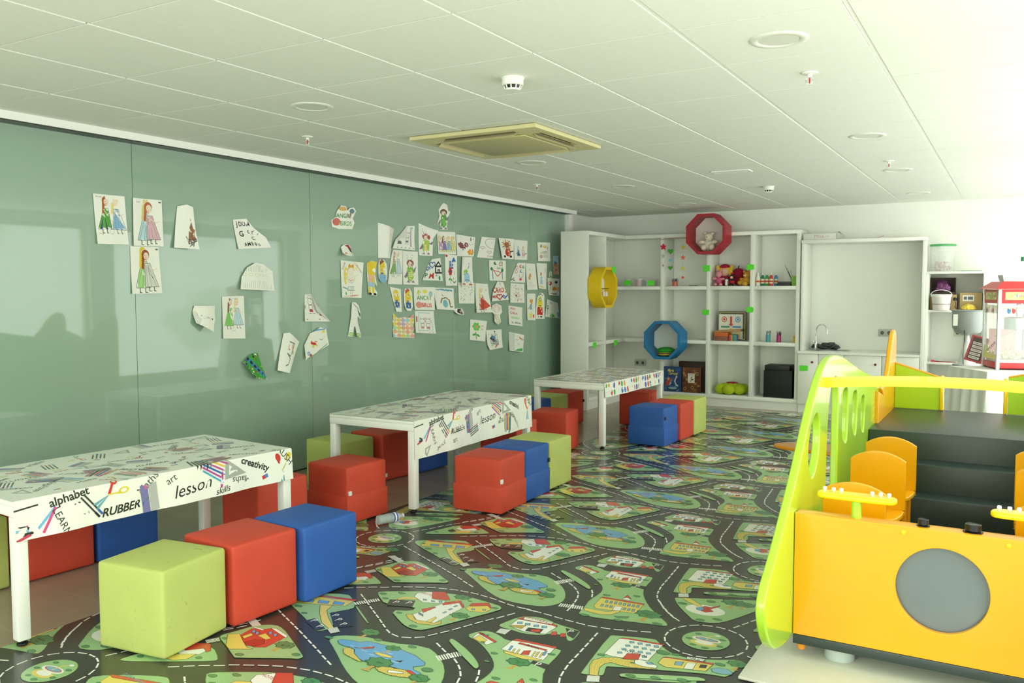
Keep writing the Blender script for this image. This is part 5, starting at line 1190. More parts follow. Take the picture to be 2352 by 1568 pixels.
def house(sh, x, y, s, c, roof, lw=.02):
    sh.outline([(x - .2 * s, y), (x + .2 * s, y), (x + .2 * s, y + .3 * s), (x - .2 * s, y + .3 * s)], lw * s, c); sh.line([(x - .23 * s, y + .3 * s), (x, y + .5 * s), (x + .23 * s, y + .3 * s)], lw * s, roof)
    sh.outline([(x - .05 * s, y), (x + .05 * s, y), (x + .05 * s, y + .14 * s), (x - .05 * s, y + .14 * s)], lw * .7 * s, c)
def specks(sh, cols, n, seed, x0=.08, x1=.92, y0=.08, y1=.92, s=.03):
    r = random.Random(seed)
    for _ in range(n):
        x, y, a = r.uniform(x0, x1), r.uniform(y0, y1), r.uniform(0, 3.1)
        sh.line([(x, y), (x + s * math.cos(a), y + s * 1.1 * math.sin(a))], s * .42, r.choice(cols))
@widen(1.75)
def creature(sh, x, y, s, body, belly, extra='#b05a5a', eyes=True):
    """made-up round monster"""
    sh.ell(x, y + .20 * s, .13 * s, .24 * s, body, 20); sh.ell(x + .01 * s, y + .15 * s, .085 * s, .15 * s, belly, 16)
    for k in range(4): sh.line([(x - .07 * s, y + (.07 + .06 * k) * s), (x + .09 * s, y + (.07 + .06 * k) * s)], .006 * s, '#6b7a4a')
    sh.poly([(x - .11 * s, y + .25 * s), (x - .22 * s, y + .08 * s), (x - .15 * s, y + .05 * s), (x - .08 * s, y + .15 * s)], '#8b7c92'); sh.poly([(x + .1 * s, y + .28 * s), (x + .22 * s, y + .40 * s), (x + .16 * s, y + .20 * s)], '#8b7c92')
    sh.ell(x, y + .48 * s, .13 * s, .10 * s, extra, 16); sh.ell(x, y + .45 * s, .08 * s, .07 * s, '#f0dccb', 14)
    for d in (-.03, .035): sh.ell(x + d * s, y + .46 * s, .01 * s, .013 * s, 'k', 8)
    if eyes:
        for d in (-.09, .05): sh.line([(x + d * s, y + .55 * s), (x + d * s * 1.3, y + .66 * s)], .01 * s, '#777'); sh.ell(x + d * s * 1.3, y + .70 * s, .038 * s, .034 * s, '#ffffff', 12); sh.ell(x + d * s * 1.3, y + .70 * s, .014 * s, .014 * s, 'k', 8)
    for d in (-.07, .09): sh.poly([(x + d * s, y), (x + (d + .07) * s, y - .08 * s), (x + (d - .06) * s, y - .07 * s)], '#8b7c92')
@widen(1.7)
def bluekid(sh, x, y, s, hair=None):
    """yellow bean-shaped child in blue dungarees"""
    sh.poly(smooth_loop([(x - .2 * s, y), (x + .2 * s, y), (x + .24 * s, y + .5 * s), (x + .18 * s, y + .95 * s), (x - .16 * s, y + .97 * s), (x - .24 * s, y + .5 * s)], 2), '#efd23a')
    sh.poly([(x - .2 * s, y + .02 * s), (x + .2 * s, y + .02 * s), (x + .22 * s, y + .30 * s), (x - .21 * s, y + .30 * s)], '#2d66b0'); sh.poly([(x - .1 * s, y + .3 * s), (x + .1 * s, y + .3 * s), (x + .1 * s, y + .42 * s), (x - .1 * s, y + .42 * s)], '#2d66b0')
    for d in (-.08, .09): sh.ell(x + d * s, y + .70 * s, .03 * s, .04 * s, 'k', 8)
    sh.line([(x - .08 * s, y + .55 * s), (x, y + .51 * s), (x + .08 * s, y + .55 * s)], .02 * s, '#9a3a2c')
    if hair: sh.poly([(x - .18 * s, y + .95 * s), (x + .17 * s, y + .94 * s), (x + .05 * s, y + 1.02 * s), (x - .08 * s, y + 1.03 * s), (x - .2 * s, y + .75 * s)], hair)
def cat(sh, x, y, s, c='#3b3633', bow='#c23b4a'):
    """simple line-drawn kitten with a round head"""
    sh.outline(ell(x, y + .34 * s, .14 * s, .11 * s, 18), .012 * s, c)
    for d in (-1, 1): sh.line([(x + d * .11 * s, y + .41 * s), (x + d * .12 * s, y + .50 * s), (x + d * .05 * s, y + .45 * s)], .012 * s, c); sh.ell(x + d * .05 * s, y + .34 * s, .012 * s, .016 * s, c, 8); sh.line([(x + d * .05 * s, y), (x + d * .06 * s, y - .08 * s)], .02 * s, c)
    sh.outline([(x - .07 * s, y), (x + .07 * s, y), (x + .09 * s, y + .22 * s), (x - .09 * s, y + .22 * s)], .012 * s, c); sh.ell(x + .08 * s, y + .43 * s, .03 * s, .02 * s, bow, 8); sh.poly([(x - .07 * s, y), (x + .07 * s, y), (x + .05 * s, y + .09 * s), (x - .05 * s, y + .09 * s)], bow)
def scribble(sh, x, y, w, h, c, n, lw, seed, asp=1.):
    r = random.Random(seed); sh.line([(x + r.uniform(0, w), y + r.uniform(0, h)) for _ in range(n)], lw, c, asp)

def D1(s): girl(s, .28, .30, 1.0, '#58a83c', '#b0622e', lean=.06); s.poly([(.14, .3), (.2, .3), (.25, .55)], '#4b3f78'); s.poly([(.33, .3), (.38, .3), (.31, .55)], '#4b3f78'); girl(s, .75, .30, 1.0, '#8bb4d8', '#e8d489', lean=-.04); [s.outline(ell(.5, .26 + k * .09, .07 - k * .012, .05, 14), .006, '#9a9a95') for k in range(3)]; [s.ell(.5, .3 + k * .03, .012, .010, 'k', 8) for k in range(3)]; s.text('Ana  Lucia', .16, .95, .045, '#8a5a4a'); s.line([(.1, .22), (.2, .2), (.28, .23)], .008, '#a0522d')
def D2(s): girl(s, .36, .12, 1.35, '#b7dbe4', '#ddd27a', lean=.05, wide=.8); girl(s, .66, .14, 1.2, '#dfb3c0', '#b9694a', lean=-.06, wide=.9); s.text('Lucia', .18, .93, .07, '#9aa89a'); s.poly([(.88, .93), (.97, .93), (.97, .96), (.88, .96)], '#555a55')
def D3(s): girl(s, .36, .12, 1.35, '#a8d98a', '#e6c83c', lean=.05, wide=.8); girl(s, .66, .14, 1.2, '#d9dcd3', '#9c4e32', lean=-.06, wide=.9); s.line([(.58, .6), (.63, .42), (.75, .3)], .012, '#9c3e32'); s.poly([(.88, .93), (.97, .93), (.97, .96), (.88, .96)], '#555a55')
def D4(s): s.poly([(.55, .12), (.95, .2), (.72, .62), (.60, .45)], '#8a6a58'); scribble(s, .45, .05, .5, .3, '#3b4040', 16, .012, 3); scribble(s, .6, .2, .3, .3, '#b06a35', 12, .015, 4); s.line([(.66, .7), (.7, .66), (.66, .64)], .012, 'k')
def D5(s):
    for q, x, y, z in (('J', .13, .84, .24), ('D', .27, .83, .22), ('O', .42, .83, .22), ('M', .58, .82, .22), ('G', .22, .50, .26), ('c', .50, .58, .22), ('H', .66, .55, .24), ('A', .82, .50, .2), ('C', .58, .34, .16), ('H', .68, .32, .15), ('A', .27, .14, .17), ('M', .38, .15, .17), ('E', .49, .16, .17), ('8', .59, .14, .15), ('0', .69, .12, .15)): s.text(q, x, y, z, 'k', bold=.02, sx=.85)
def D6(s):
    for k in range(16): s.line([(.08 + k * .055, .06), (.1 + k * .054, .36 - .1 * abs(k - 8) / 8)], .007, '#9aab9a')
    for k in range(14): s.line([(.18 + k * .05, .66), (.2 + k * .045, .93 - .12 * abs(k - 7) / 7)], .007, '#8f9f8f')
    for k in range(5): s.outline(ell(.14 + k * .17, .55, .06, .05, 12), .007, '#c9b183')
def D7(s): s.text('hola', .6, .55, .09, '#99a'); [s.line([(.35, .5 - k * .09), (.8, .52 - k * .09)], .007, '#b9a6a8') for k in range(4)]; s.ell(.32, .6, .03, .02, '#c05a5a'); s.ell(.82, .5, .03, .03, 'k'); s.line([(.05, .9), (.18, .6)], .012, '#777'); s.poly([(.0, 0), (.3, .45), (.0, .8)], '#dcded8')
def D8(s): girl(s, .28, .30, 1.0, '#8bcf6a', '#8a5a42', lean=.06); girl(s, .72, .32, .95, '#c4dde8', '#e8d9a0', lean=-.04); s.text('ALICIA Y MARTA', .5, .94, .06, '#b6bcc4'); [s.ell(.48, .3 + k * .03, .012, .010, 'k', 8) for k in range(3)]; s.outline(ell(.48, .22, .1, .04, 14), .006, '#aaa')
def D9(s):
    s.poly([(0, 0), (1, 0), (1, 1), (0, 1)], '#3f9f3c'); r = random.Random(9)
    for k in range(90):
        s.ell(r.uniform(.05, .95), r.uniform(.03, .97), r.uniform(.02, .045), r.uniform(.02, .04), r.choice(['k', 'k', 'W', '#2f6fb0', '#7ccf5a', '#b23a2c', '#a87a3a', '#1d3a2a']), 9)
    s.poly([(0, .42), (1, .30), (1, .44), (0, .62)], '#3d86c4'); [s.ell(.1 + k * .17, .5 - k * .025, .06, .06, 'k', 10) for k in range(6)]
def D10(s): s.line([(.42, .78), (.72, .76), (.66, .55), (.6, .42), (.4, .48), (.62, .35), (.55, .2), (.42, .16)], .03, '#6a7a6a'); s.line([(.62, .72), (.72, .5)], .05, '#a8876a'); s.line([(.4, .7), (.42, .58), (.5, .58)], .02, '#b23a4a')
def D11(s): s.line([(.15, .86), (.5, .92), (.9, .9)], .05, '#6aaad8'); s.ell(.82, .82, .07, .05, '#efe05a'); heart(s, .42, .5, .3, '#d23b30'); s.ell(.35, .38, .05, .06, '#dcd06a'); s.ell(.5, .36, .05, .06, '#dcd06a'); s.line([(.64, .58), (.72, .52), (.84, .62)], .014, 'k'); s.ell(.12, .18, .07, .07, '#8ab8dc'); s.ell(.2, .1, .05, .05, '#c94a3a'); s.line([(.05, .02), (.45, .12), (.95, .34)], .025, '#3f9f3c')
def D12(s): s.outline([(.12, .3), (.62, .3), (.62, .95), (.12, .95)], .014, '#5a5450'); cat(s, .35, .36, 1.1); cat(s, .75, .22, .7); [s.ell(.12 + k * .17, .08, .035, .02, '#b2745a', 8) for k in range(5)]; s.poly([(.0, .42), (.05, .42), (.05, .7), (.0, .7)], '#8c2a2a'); s.poly([(.45, .95), (.98, .06), (.55, .42)], '#e1e3dc')
def D13(s): s.text('ANGRY', .50, .56, .26, '#3d8a3a', sx=.72, bold=.015); s.text('BIRDS', .58, .24, .26, '#5fb04e', sx=.7, bold=.015); s.ell(.2, .3, .15, .16, '#d4766a'); s.poly([(.26, .3), (.36, .26), (.26, .22)], '#e6b23a'); s.ell(.42, .86, .16, .09, '#e0b56a'); s.poly([(.5, .86), (.62, .8), (.5, .8)], '#e09a3a'); s.ell(.82, .78, .11, .10, '#6a8a9a'); s.line([(.7, .5), (.76, .7)], .04, '#a0765a')
def D14(s): s.poly([(.25, .9), (.6, 1), (.95, .65), (.9, .5), (.5, .75)], '#b04048'); s.poly([(.5, .75), (.9, .5), (.92, .35), (.7, .4)], '#1d3a2a'); s.poly([(.7, .4), (.92, .35), (.88, .25)], '#cf9a3a'); s.ell(.25, .25, .08, .06, '#e07a3a')
def D15(s):
    s.poly(smooth_loop([(.18, .35), (.12, .6), (.2, .85), (.5, .93), (.8, .86), (.9, .6), (.84, .32), (.72, .34), (.74, .7), (.5, .82), (.27, .7), (.28, .35)], 2), '#efd84a'); s.ell(.5, .62, .2, .22, '#f4ecdc', 22); s.outline(ell(.5, .62, .2, .22, 22), .008, '#8a7a5a')
    s.poly([(.36, .84), (.42, .94), (.5, .86), (.58, .94), (.64, .84)], '#e59a3a'); s.line([(.4, .5), (.5, .46), (.6, .5)], .012, '#a33'); s.text('DANS', .14, .85, .09, '#b23a2c', rot=1); s.text('CUCARACHAS', .78, .86, .07, '#c0704a', rot=-.7)
    s.poly([(.36, .3), (.66, .3), (.72, .2), (.3, .2)], '#d5d9d8'); s.outline([(.36, .3), (.66, .3), (.72, .2), (.3, .2)], .01, '#555'); [s.line([(x, .2), (x, .08)], .012, '#b05a5a') for x in (.46, .56)]; s.line([(.08, .28), (.3, .24)], .03, '#6aa0b0'); s.ell(.24, .12, .05, .05, '#6ab06a'); s.ell(.82, .1, .07, .06, '#e5d09a'); scribble(s, .06, .02, .85, .06, '#c06a5a', 9, .008, 2)
def D16(s): s.poly([(.1, .6), (.95, .6), (1, 1), (.0, 1)], '#efd23a'); s.ell(.75, .74, .16, .05, '#fff', 12); s.ell(.8, .74, .04, .02, 'k', 8); s.poly([(.15, .38), (.8, .38), (.8, .6), (.15, .6)], '#f0c0a0'); s.poly([(.6, .5), (1, .3), (.9, .25), (.5, .44)], '#efd23a'); s.poly([(.1, .25), (.75, .25), (.8, .38), (.1, .38)], '#a9cde0'); [s.poly([(x, .08), (x + .2, .08), (x + .2, .25), (x, .25)], '#efd23a') for x in (.15, .5)]; [s.ell(x, .05, .16, .035, 'k', 12) for x in (.3, .75)]
def D17(s): bluekid(s, .5, .06, .9, '#9c5a36'); s.poly([(.1, .02), (.9, .02), (.9, .36), (.1, .36)], '#8ab8dc')
def D18(s): s.line([(.72, .72), (.78, .62), (.75, .5)], .02, '#b0605a'); s.poly([(.62, 0), (1, .1), (1, .95), (.62, 1)], '#dedfd8')
def D19(s): s.poly([(0, .35), (.35, 1), (.55, 1), (.15, .3)], '#dfe0d9'); cat(s, .6, .3, .9, '#555a5f', '#8a7ca8'); s.poly([(.78, .12), (.84, .12), (.8, .86), (.74, .86)], '#b7a6cf'); s.ell(.78, .9, .1, .05, '#a3cdd8'); s.poly([(.14, .22), (.36, .22), (.30, .34), (.16, .36)], '#666b70'); [s.ell(.2 + k * .18, .07, .035, .02, '#999', 8) for k in range(5)]
def D20(s): creature(s, .45, .12, 1.05, '#a7cf5e', '#e8d888', '#b0504e')
def D21(s): creature(s, .5, .1, 1.15, '#5f9f4e', '#7fc06a', '#6a4a3a', False)
def D22(s): [girl(s, x, .18, .95, c, h, wide=.55) for x, c, h in ((.15, '#d9a8cf', '#e8d489'), (.38, '#8f7cc0', '#8a5a42'), (.62, '#8cc4dc', '#e8d489'), (.86, '#efe38a', '#e0cf7a'))]; scribble(s, .1, .08, .8, .12, '#e6dc6a', 12, .012, 5)
def D23(s): heart(s, .38, .50, .50, '#8a4a58'); s.outline([(.78, .94), (.8, .8)], .04, 'k'); s.line([(.78, .95), (.82, .84), (.8, .78)], .045, 'k'); s.line([(.9, .95), (.92, .84)], .045, 'k'); s.line([(.7, .64), (.8, .57), (.92, .64)], .014, 'k'); flower(s, .82, .22, .9, '#e8952a', '#f0c84a', False); s.text('Para Mama', .24, .9, .05, '#998')
def D24(s): s.outline(smooth_loop([(.25, .62), (.2, .85), (.4, .95), (.7, .92), (.78, .72), (.72, .5), (.45, .46)], 1), .014, '#8a6a60'); [heart(s, x, y, .14, '#b0706a', False, .012) for x, y in ((.14, .48), (.4, .3), (.72, .4))]; s.text('Carmen', .55, .1, .13, '#8a7a70'); s.text('T', .5, .75, .1, '#a9a09a')
def D24b(s): heart(s, .3, .5, .4, '#b98a7e'); s.ell(.7, .22, .05, .04, '#8aa9b8'); scribble(s, .1, .1, .8, .8, '#c4c6be', 10, .01, 6)
def D25(s):
    for k in range(14): a = 2 * PI * k / 14; s.line([(.5, .68), (.5 + .34 * math.cos(a), .68 + .26 * math.sin(a))], .04, ['#7a3a2a', '#e0b03a'][k % 2])
    s.ell(.5, .68, .16, .14, '#a8603a'); s.ell(.55, .32, .2, .2, '#c8382e'); s.ell(.6, .3, .08, .12, '#e8d489'); [s.ell(x, .12, .09, .06, 'k', 12) for x in (.28, .75)]; s.line([(.7, .35), (.95, .4)], .05, 'k')
def D26(s): [girl(s, x, .2, .75, c, h, wide=.8) for x, c, h in ((.34, '#2f6fb0', '#8ad0d8'), (.7, '#e4b6b8', '#c9c9c4'))]; [s.line([(x, .35), (x - .12, .3)], .03, 'k') for x in (.26, .95)]
def D27(s): s.text('ANGRY', .5, .46, .2, '#a8b89a', sx=.8, bold=.03); s.text('BIRDS', .56, .26, .2, '#b4c4a4', sx=.8, bold=.03); s.ell(.3, .8, .09, .1, '#9a9f6a'); s.ell(.58, .78, .13, .08, '#e8b83c'); s.ell(.26, .24, .12, .1, '#e0a6a0'); s.ell(.82, .7, .09, .1, '#a9c0b8')
def D28(s): girl(s, .3, .3, 1.0, '#8ab86a', '#c0885a', lean=.06); girl(s, .74, .32, 1.0, '#c4dde8', '#e8e0c0', lean=-.04); s.outline(ell(.5, .24, .22, .04, 14), .006, '#c5c9c0')
def D29(s): creature(s, .48, .14, 1.05, '#86bc50', '#d8e08a', '#9a5a4a')
def D30(s): s.text('RUS', .14, .7, .3, '#2f5ab0', rot=-1.2, bold=.03); heart(s, .42, .72, .3, '#2f5ab0', False, .04); s.text('P', .14, .22, .3, '#2e8a56', bold=.03); s.text('M', .42, .2, .36, '#c8382e', bold=.03); s.text('2', .68, .28, .25, '#2f5ab0'); house(s, .82, .35, .95, 'k', 'k', .07); s.ell(.84, .12, .05, .1, '#2e8a56')
def D31(s): s.text('IRE', .5, .66, .34, '#2f5ab0', sx=.8, bold=.03); s.poly([(.55, .78), (.92, .78), (.74, .94)], '#3a72b8'); s.ell(.12, .95, .1, .04, '#c8382e'); flower(s, .42, .46, .8, '#c8382e', '#2f5ab0'); s.ell(.8, .42, .09, .05, '#b23a2c'); s.line([(.62, .14), (.74, .09), (.88, .15)], .03, 'k'); [s.line([(x, .25), (x, .2)], .03, 'k') for x in (.68, .82)]
def D32(s): s.poly([(0, .55), (.0, 1), (.3, 1)], '#e2e3dc'); s.poly(smooth_loop([(.15, .5), (.5, .62), (.62, .5), (.5, .38), (.15, .36)], 1), '#8fcf5a'); s.ell(.5, .28, .22, .16, '#a9d4ea'); s.outline(ell(.5, .28, .22, .16, 16), .02, '#6a9ab8'); s.line([(.2, .1), (.3, .2), (.7, .2), (.82, .1)], .03, '#6a9ab8'); [s.ell(x, .05, .15, .03, '#cf6a5a') for x in (.22, .78)]; s.ell(.66, .74, .1, .04, '#5a7ac0', 10, .8); s.line([(.6, .6), (.72, .72)], .05, '#7a8ac8')
def D33(s): specks(s, ['#3f9f5c', '#5ab87a', '#3a5fa8', '#8fcfa0'], 60, 33, .1, .9, .1, .85, .045)
def D34(s): flower(s, .38, .85, .5, '#2f6b3a', '#3f9f5c', False); s.text('PABLO', .66, .62, .13, '#3f9f5c', rot=.1, bold=.03); house(s, .72, .74, .42, '#b23a2c', '#2e8a56', .06); s.line([(.2, .58), (.42, .3), (.5, .22), (.62, .3), (.8, .52)], .035, '#c8382e'); s.line([(.28, .5), (.7, .42)], .03, '#c8382e'); [s.line([(x, .5), (x + .03, .08)], .04, '#3a66b8') for x in (.18, .78)]; [s.ell(x, y, .07, .08, '#2e8a56') for x, y in ((.14, .58), (.8, .52))]
def D35(s): [flower(s, x, y, .5, c, 'W', False) for x, y, c in ((.62, .82, '#c8382e'), (.84, .8, '#3f9f5c'), (.68, .58, '#3f8ac0'))]; s.line([(.55, .5), (.58, .3), (.7, .2), (.84, .32), (.86, .55)], .02, 'k'); s.ell(.68, .16, .1, .06, '#d85a6a'); scribble(s, .04, .06, .28, .2, 'k', 12, .02, 7); [s.outline(ell(.3, .75 - k * .2, .1, .08, 12), .025, '#d2605a') for k in range(2)]
def D36(s): s.ell(.42, .55, .14, .08, '#d9a25a'); s.ell(.34, .45, .12, .07, '#d9a25a'); s.ell(.4, .76, .09, .04, '#d5dfa0'); scribble(s, .2, .1, .6, .25, '#d9dccb', 16, .012, 8); s.line([(.6, .62), (.75, .8)], .012, '#cbd0bb')
def D37(s): s.ell(.4, .58, .13, .08, '#c98a4a'); s.poly([(.25, .18), (.65, .18), (.55, .48), (.35, .48)], '#a6cfe4'); s.ell(.25, .85, .07, .04, '#a9cf7a'); s.text('MIA', .82, .72, .11, '#c05a6a', rot=-PI / 2); scribble(s, .1, .04, .7, .1, '#e0d88a', 10, .02, 9)
def D38(s): s.poly([(0, .62), (1, .62), (1, 1), (0, 1)], '#a8d4ec'); s.poly([(0, 0), (1, 0), (1, .6), (0, .6)], '#e0a58c'); s.ell(.5, .62, .3, .09, '#4f86c0'); s.ell(.5, .52, .3, .09, '#c98a70'); s.ell(.55, .24, .14, .06, '#5a9a4a')
def D39(s): bluekid(s, .52, .16, .78)
def D40(s): bluekid(s, .5, .10, .86, '#c8603c')
def D41(s): s.text('ANGRY', .5, .52, .25, '#6aa050', sx=.85, bold=.03); s.text('BIRDS', .6, .2, .25, '#e05a50', sx=.8, bold=.03); s.ell(.26, .76, .1, .12, '#c9d84a'); s.ell(.55, .8, .15, .09, '#f0e04a'); s.ell(.82, .7, .09, .12, '#a6ccd8'); s.ell(.22, .22, .15, .14, '#e69a90'); s.poly([(.3, .22), (.4, .2), (.3, .16)], '#e6a23a')
def D42(s): s.line([(.1, .88), (.4, .92), (.9, .88)], .09, '#6aa9ba'); s.line([(.28, .12), (.30, .35), (.38, .52), (.6, .56), (.76, .45), (.8, .14), (.9, .16)], .055, '#8a6238'); s.line([(.28, .14), (.2, .18)], .04, '#8a6238'); s.ell(.52, .28, .14, .18, '#7cc0c8'); s.line([(.36, .7), (.46, .62)], .03, '#a87a42'); s.line([(.5, .66), (.6, .7)], .02, '#a87a42')
def D43(s): girl(s, .42, .1, 1.2, '#cf4a38', '#e8d98a', wide=.9); s.poly([(.46, .1), (.98, .22), (.6, .46)], '#d65a48'); s.line([(.5, .12), (.56, .5)], .02, '#9a2f28'); s.text('MIO', .82, .78, .08, '#d88a80')
def D44(s): s.poly([(0, .45), (.05, 1), (.35, 1)], '#e2e3dc'); s.text('CAROL', .5, .55, .36, '#c8382e', sx=.78, bold=.03); heart(s, .48, .22, .3, '#c8382e', False, .05); s.text('ME', .16, .22, .2, '#c8382e', bold=.03); s.line([(.66, .2), (.75, .3), (.86, .18), (.95, .28), (.8, .12), (.68, .22)], .05, '#3a66b8'); s.text('R', .6, .88, .2, 'k')
def D45(s): specks(s, ['#2e6b42', '#3f9f5c', '#c8382e', '#c8382e', '#b23a2c'], 90, 45, .08, .9, .05, .92, .05); s.ell(.42, .38, .07, .05, '#c8382e')
def D46(s): s.ell(.22, .7, .16, .14, '#c8382e'); s.ell(.72, .78, .14, .11, 'k'); s.poly([(.35, .34), (.55, .56), (.8, .42), (.95, .5), (.93, .26), (.78, .34), (.5, .26)], '#f0932a'); s.line([(.2, .12), (.5, .08), (.8, .1)], .05, '#4a2a22'); s.line([(.1, .2), (.22, .5)], .04, '#3f9f5c')
def D47(s): s.ell(.5, .76, .42, .2, '#e6d6d0', 18); s.ell(.5, .72, .26, .14, '#f4ecdf', 16); [s.ell(x, .73, .03, .02, '#556', 8) for x in (.4, .6)]; s.poly([(.3, .5), (.7, .5), (.8, .15), (.5, .02), (.25, .2)], '#e9ddbf'); s.line([(.3, .5), (.4, .25)], .03, '#a9a0c8')
def D48(s): s.text('PARA', .3, .86, .15, '#d85a5a', bold=.03); s.text('CARLA', .38, .64, .17, '#d85a5a', bold=.03); s.text('VERONICA', .48, .40, .15, '#8fd28a', sx=.85, bold=.03); s.text('DE  NOELIA', .55, .14, .13, 'k', sx=.95, bold=.03)
def D49(s): s.ell(.5, .72, .16, .08, '#e8a04a'); s.ell(.6, .66, .2, .07, '#e8a04a', 12, .8); s.poly([(.3, .4), (.62, .4), (.6, .6), (.35, .6)], '#7ab8dc'); s.ell(.4, .2, .22, .12, '#f0e04a'); s.ell(.8, .15, .15, .07, '#d23b30'); s.line([(.3, .5), (.1, .42)], .04, '#e8a04a')
def D50(s): s.ell(.5, .62, .32, .24, '#efe03a', 20); s.poly([(.18, .15), (.85, .15), (.8, .45), (.2, .45)], '#cf2f2a'); s.ell(.5, .74, .13, .07, 'k', 14); s.ell(.5, .74, .09, .045, '#dfe8ec', 14); s.line([(.36, .9), (.5, .96), (.7, .93), (.85, .88)], .045, '#2a2420'); s.line([(.4, .5), (.6, .5)], .025, '#7a2a2a'); [s.ell(x, .08, .12, .03, '#5a4a2a') for x in (.36, .64)]; s.line([(.82, .2), (.9, .45)], .04, 'k')
def D51(s): s.line([(.14, .15), (.16, .5)], .025, '#2f6b3a'); s.ell(.16, .55, .08, .12, '#3f9f4c'); s.poly(ell(.5, .1, .16, .14, 14), '#5fc04a'); s.ell(.92, .2, .1, .18, '#7ab8e4'); s.ell(.42, .84, .09, .06, '#7ab8e4'); s.poly([(.54, .64), (.62, .64), (.62, .74), (.54, .74)], '#e8d84a'); s.ell(.06, .9, .06, .05, '#f0c24a')
def D52(s):
    r = random.Random(52); cs = ['#f0b090', '#f4c9a8', '#e6d8a0', '#c9b4dc', '#a8d8e0', '#b4dca8', '#f0a9a0', '#f2d96a']
    for i in range(6):
        for j in range(5): s.ell(.1 + j * .2, .08 + i * .165, .105, .085, cs[r.randrange(8)], 12); s.ell(.1 + j * .2 - .04, .08 + i * .165, .012, .03, '#6fae86', 6); s.ell(.1 + j * .2 + .04, .08 + i * .165, .012, .03, '#6fae86', 6)
def D53(s): s.outline([(.16, .12), (.86, .12), (.84, .9), (.2, .92)], .025, '#8ac4cf'); cat(s, .38, .22, .95, '#4a4a48', '#d9868a'); cat(s, .66, .22, .95, '#4a4a48', '#d9868a'); s.poly([(.06, .5), (.12, .5), (.12, .76), (.06, .76)], '#b23a3a'); [s.line([(.9, .3 + k * .1), (.98, .3 + k * .1)], .01, '#8ac4cf') for k in range(5)]; [s.ell(.2 + k * .17, .05, .03, .015, '#888', 8) for k in range(5)]
def D54(s): s.poly([(.3, .9), (.55, .95), (.75, .5), (.5, .1), (.2, .3)], '#3a2a33'); s.poly([(.5, .5), (.8, .4), (.6, .05)], '#7a4a68')
def D55(s): flower(s, .4, .68, 1.25, '#6fd05a', '#e88a6a'); s.ell(.4, .68, .09, .08, '#f0a08a'); s.text('TIPI', .78, .72, .11, '#d88a8a', bold=.03); s.text('ILA', .78, .58, .11, '#d88a8a', bold=.03)
def D56(s): scribble(s, .2, .2, .6, .65, '#6a7a86', 40, .014, 56); scribble(s, .22, .4, .25, .35, '#2a3036', 16, .03, 57); s.ell(.42, .62, .09, .09, '#4a8ac8'); s.line([(.5, .12), (.72, .3)], .07, '#c88a7a'); s.line([(.28, .2), (.4, .3)], .05, '#9ac86a'); [s.ell(x, y, .04, .04, 'k') for x, y in ((.66, .92), (.55, .9))]; s.line([(.02, .7), (.25, .85)], .012, '#8a8ab8')
def D57(s): s.poly([(.0, 0), (.35, 0), (.35, 1), (.0, 1)], '#d6dad2'); specks(s, ['#c8604a', '#6a9ac8', '#8a8a9a'], 22, 57, .42, .8, .3, .9, .04); s.poly([(.3, .02), (.95, .05), (.95, .22), (.6, .16)], '#3fae49'); s.poly([(.6, .84), (1, .74), (.95, .66), (.7, .72)], '#c98a4a')
def D58(s): [s.ell(x, .07, .16, .05, '#b8e08a', 12) for x in (.22, .78)]; [s.outline(ell(x, .07, .16, .05, 12), .012, '#7a9a6a') for x in (.22, .78)]; s.poly([(.7, .78), (1.0, .68), (.95, .55), (.62, .82)], '#6a7a70'); s.line([(.35, .95), (.8, .8), (.9, .62)], .02, '#555'); [s.ell(x, .3 + k * .1, .02, .01, '#c8c9c0') for k in range(3) for x in (.25, .7)]
def D59(s): s.poly([(0, 0), (1, 0), (1, 1), (0, 1)], '#dfe6d0'); flower(s, .5, .62, 1.2, '#c9d8a0', '#e8b83c'); s.ell(.45, .3, .2, .1, '#5f8f5a')

SQ = [(0, 0), (1, 0), (1, 1), (0, 1)]
def ragged(n=26, amp=.05, seed=1):
    r = random.Random(seed); P = []
    for k in range(n):
        a = 2 * PI * k / n; q = 1 - amp * (k % 2) - amp * r.random()
        P.append((.5 + .5 * q * math.copysign(min(1, abs(math.cos(a)) * 1.15), math.cos(a)), .5 + .5 * q * math.copysign(min(1, abs(math.sin(a)) * 1.1), math.sin(a))))
    return P
CUT13 = [(.3, .0), (.85, .02), (.95, .3), (.86, .48), (1, .8), (.9, .95), (.72, .92), (.62, .8), (.55, .98), (.35, 1), (.2, .75), (.16, .5), (.0, .35), (.04, .08)]
CUT16 = [(.15, .02), (.9, .0), (1, .1), (.75, .22), (.8, .35), (1, .28), (.95, .42), (.85, .6), (1, .98), (.5, 1), (.0, .92), (.05, .5), (.1, .2)]
CUT21 = [(.25, 0), (.85, 0), (.75, .12), (.85, .45), (1, .7), (.85, .72), (.75, .95), (.5, 1), (.4, .97), (.12, .72), (.2, .5), (.02, .2), (.2, .22), (.3, .1)]
CUT47 = [(.5, 0), (.85, .15), (.8, .45), (1, .6), (.95, .9), (.5, 1), (.05, .9), (.0, .6), (.25, .48), (.2, .15)]
CUT50 = [(.0, 0), (1, 0), (1, .9), (.85, 1), (.45, 1), (.15, .8), (.0, .4)]
CUT52 = [(.02, .0), (.98, .0), (1, .2), (.94, .24), (1, .4), (.95, .5), (1, .7), (.97, 1), (.86, .95), (.8, .86), (.6, .88), (.4, .84), (.2, .84), (.14, .96), (.02, 1), (.05, .8), (.0, .7), (.05, .5), (0, .3)]
CUT58 = [(.0, .0), (.32, .0), (.44, .3), (.52, .3), (.68, .02), (1, .0), (1, .12), (.72, .45), (.72, .6), (1, .52), (1, .7), (.8, .92), (.5, 1), (.25, .98), (.2, .6), (.1, .3)]
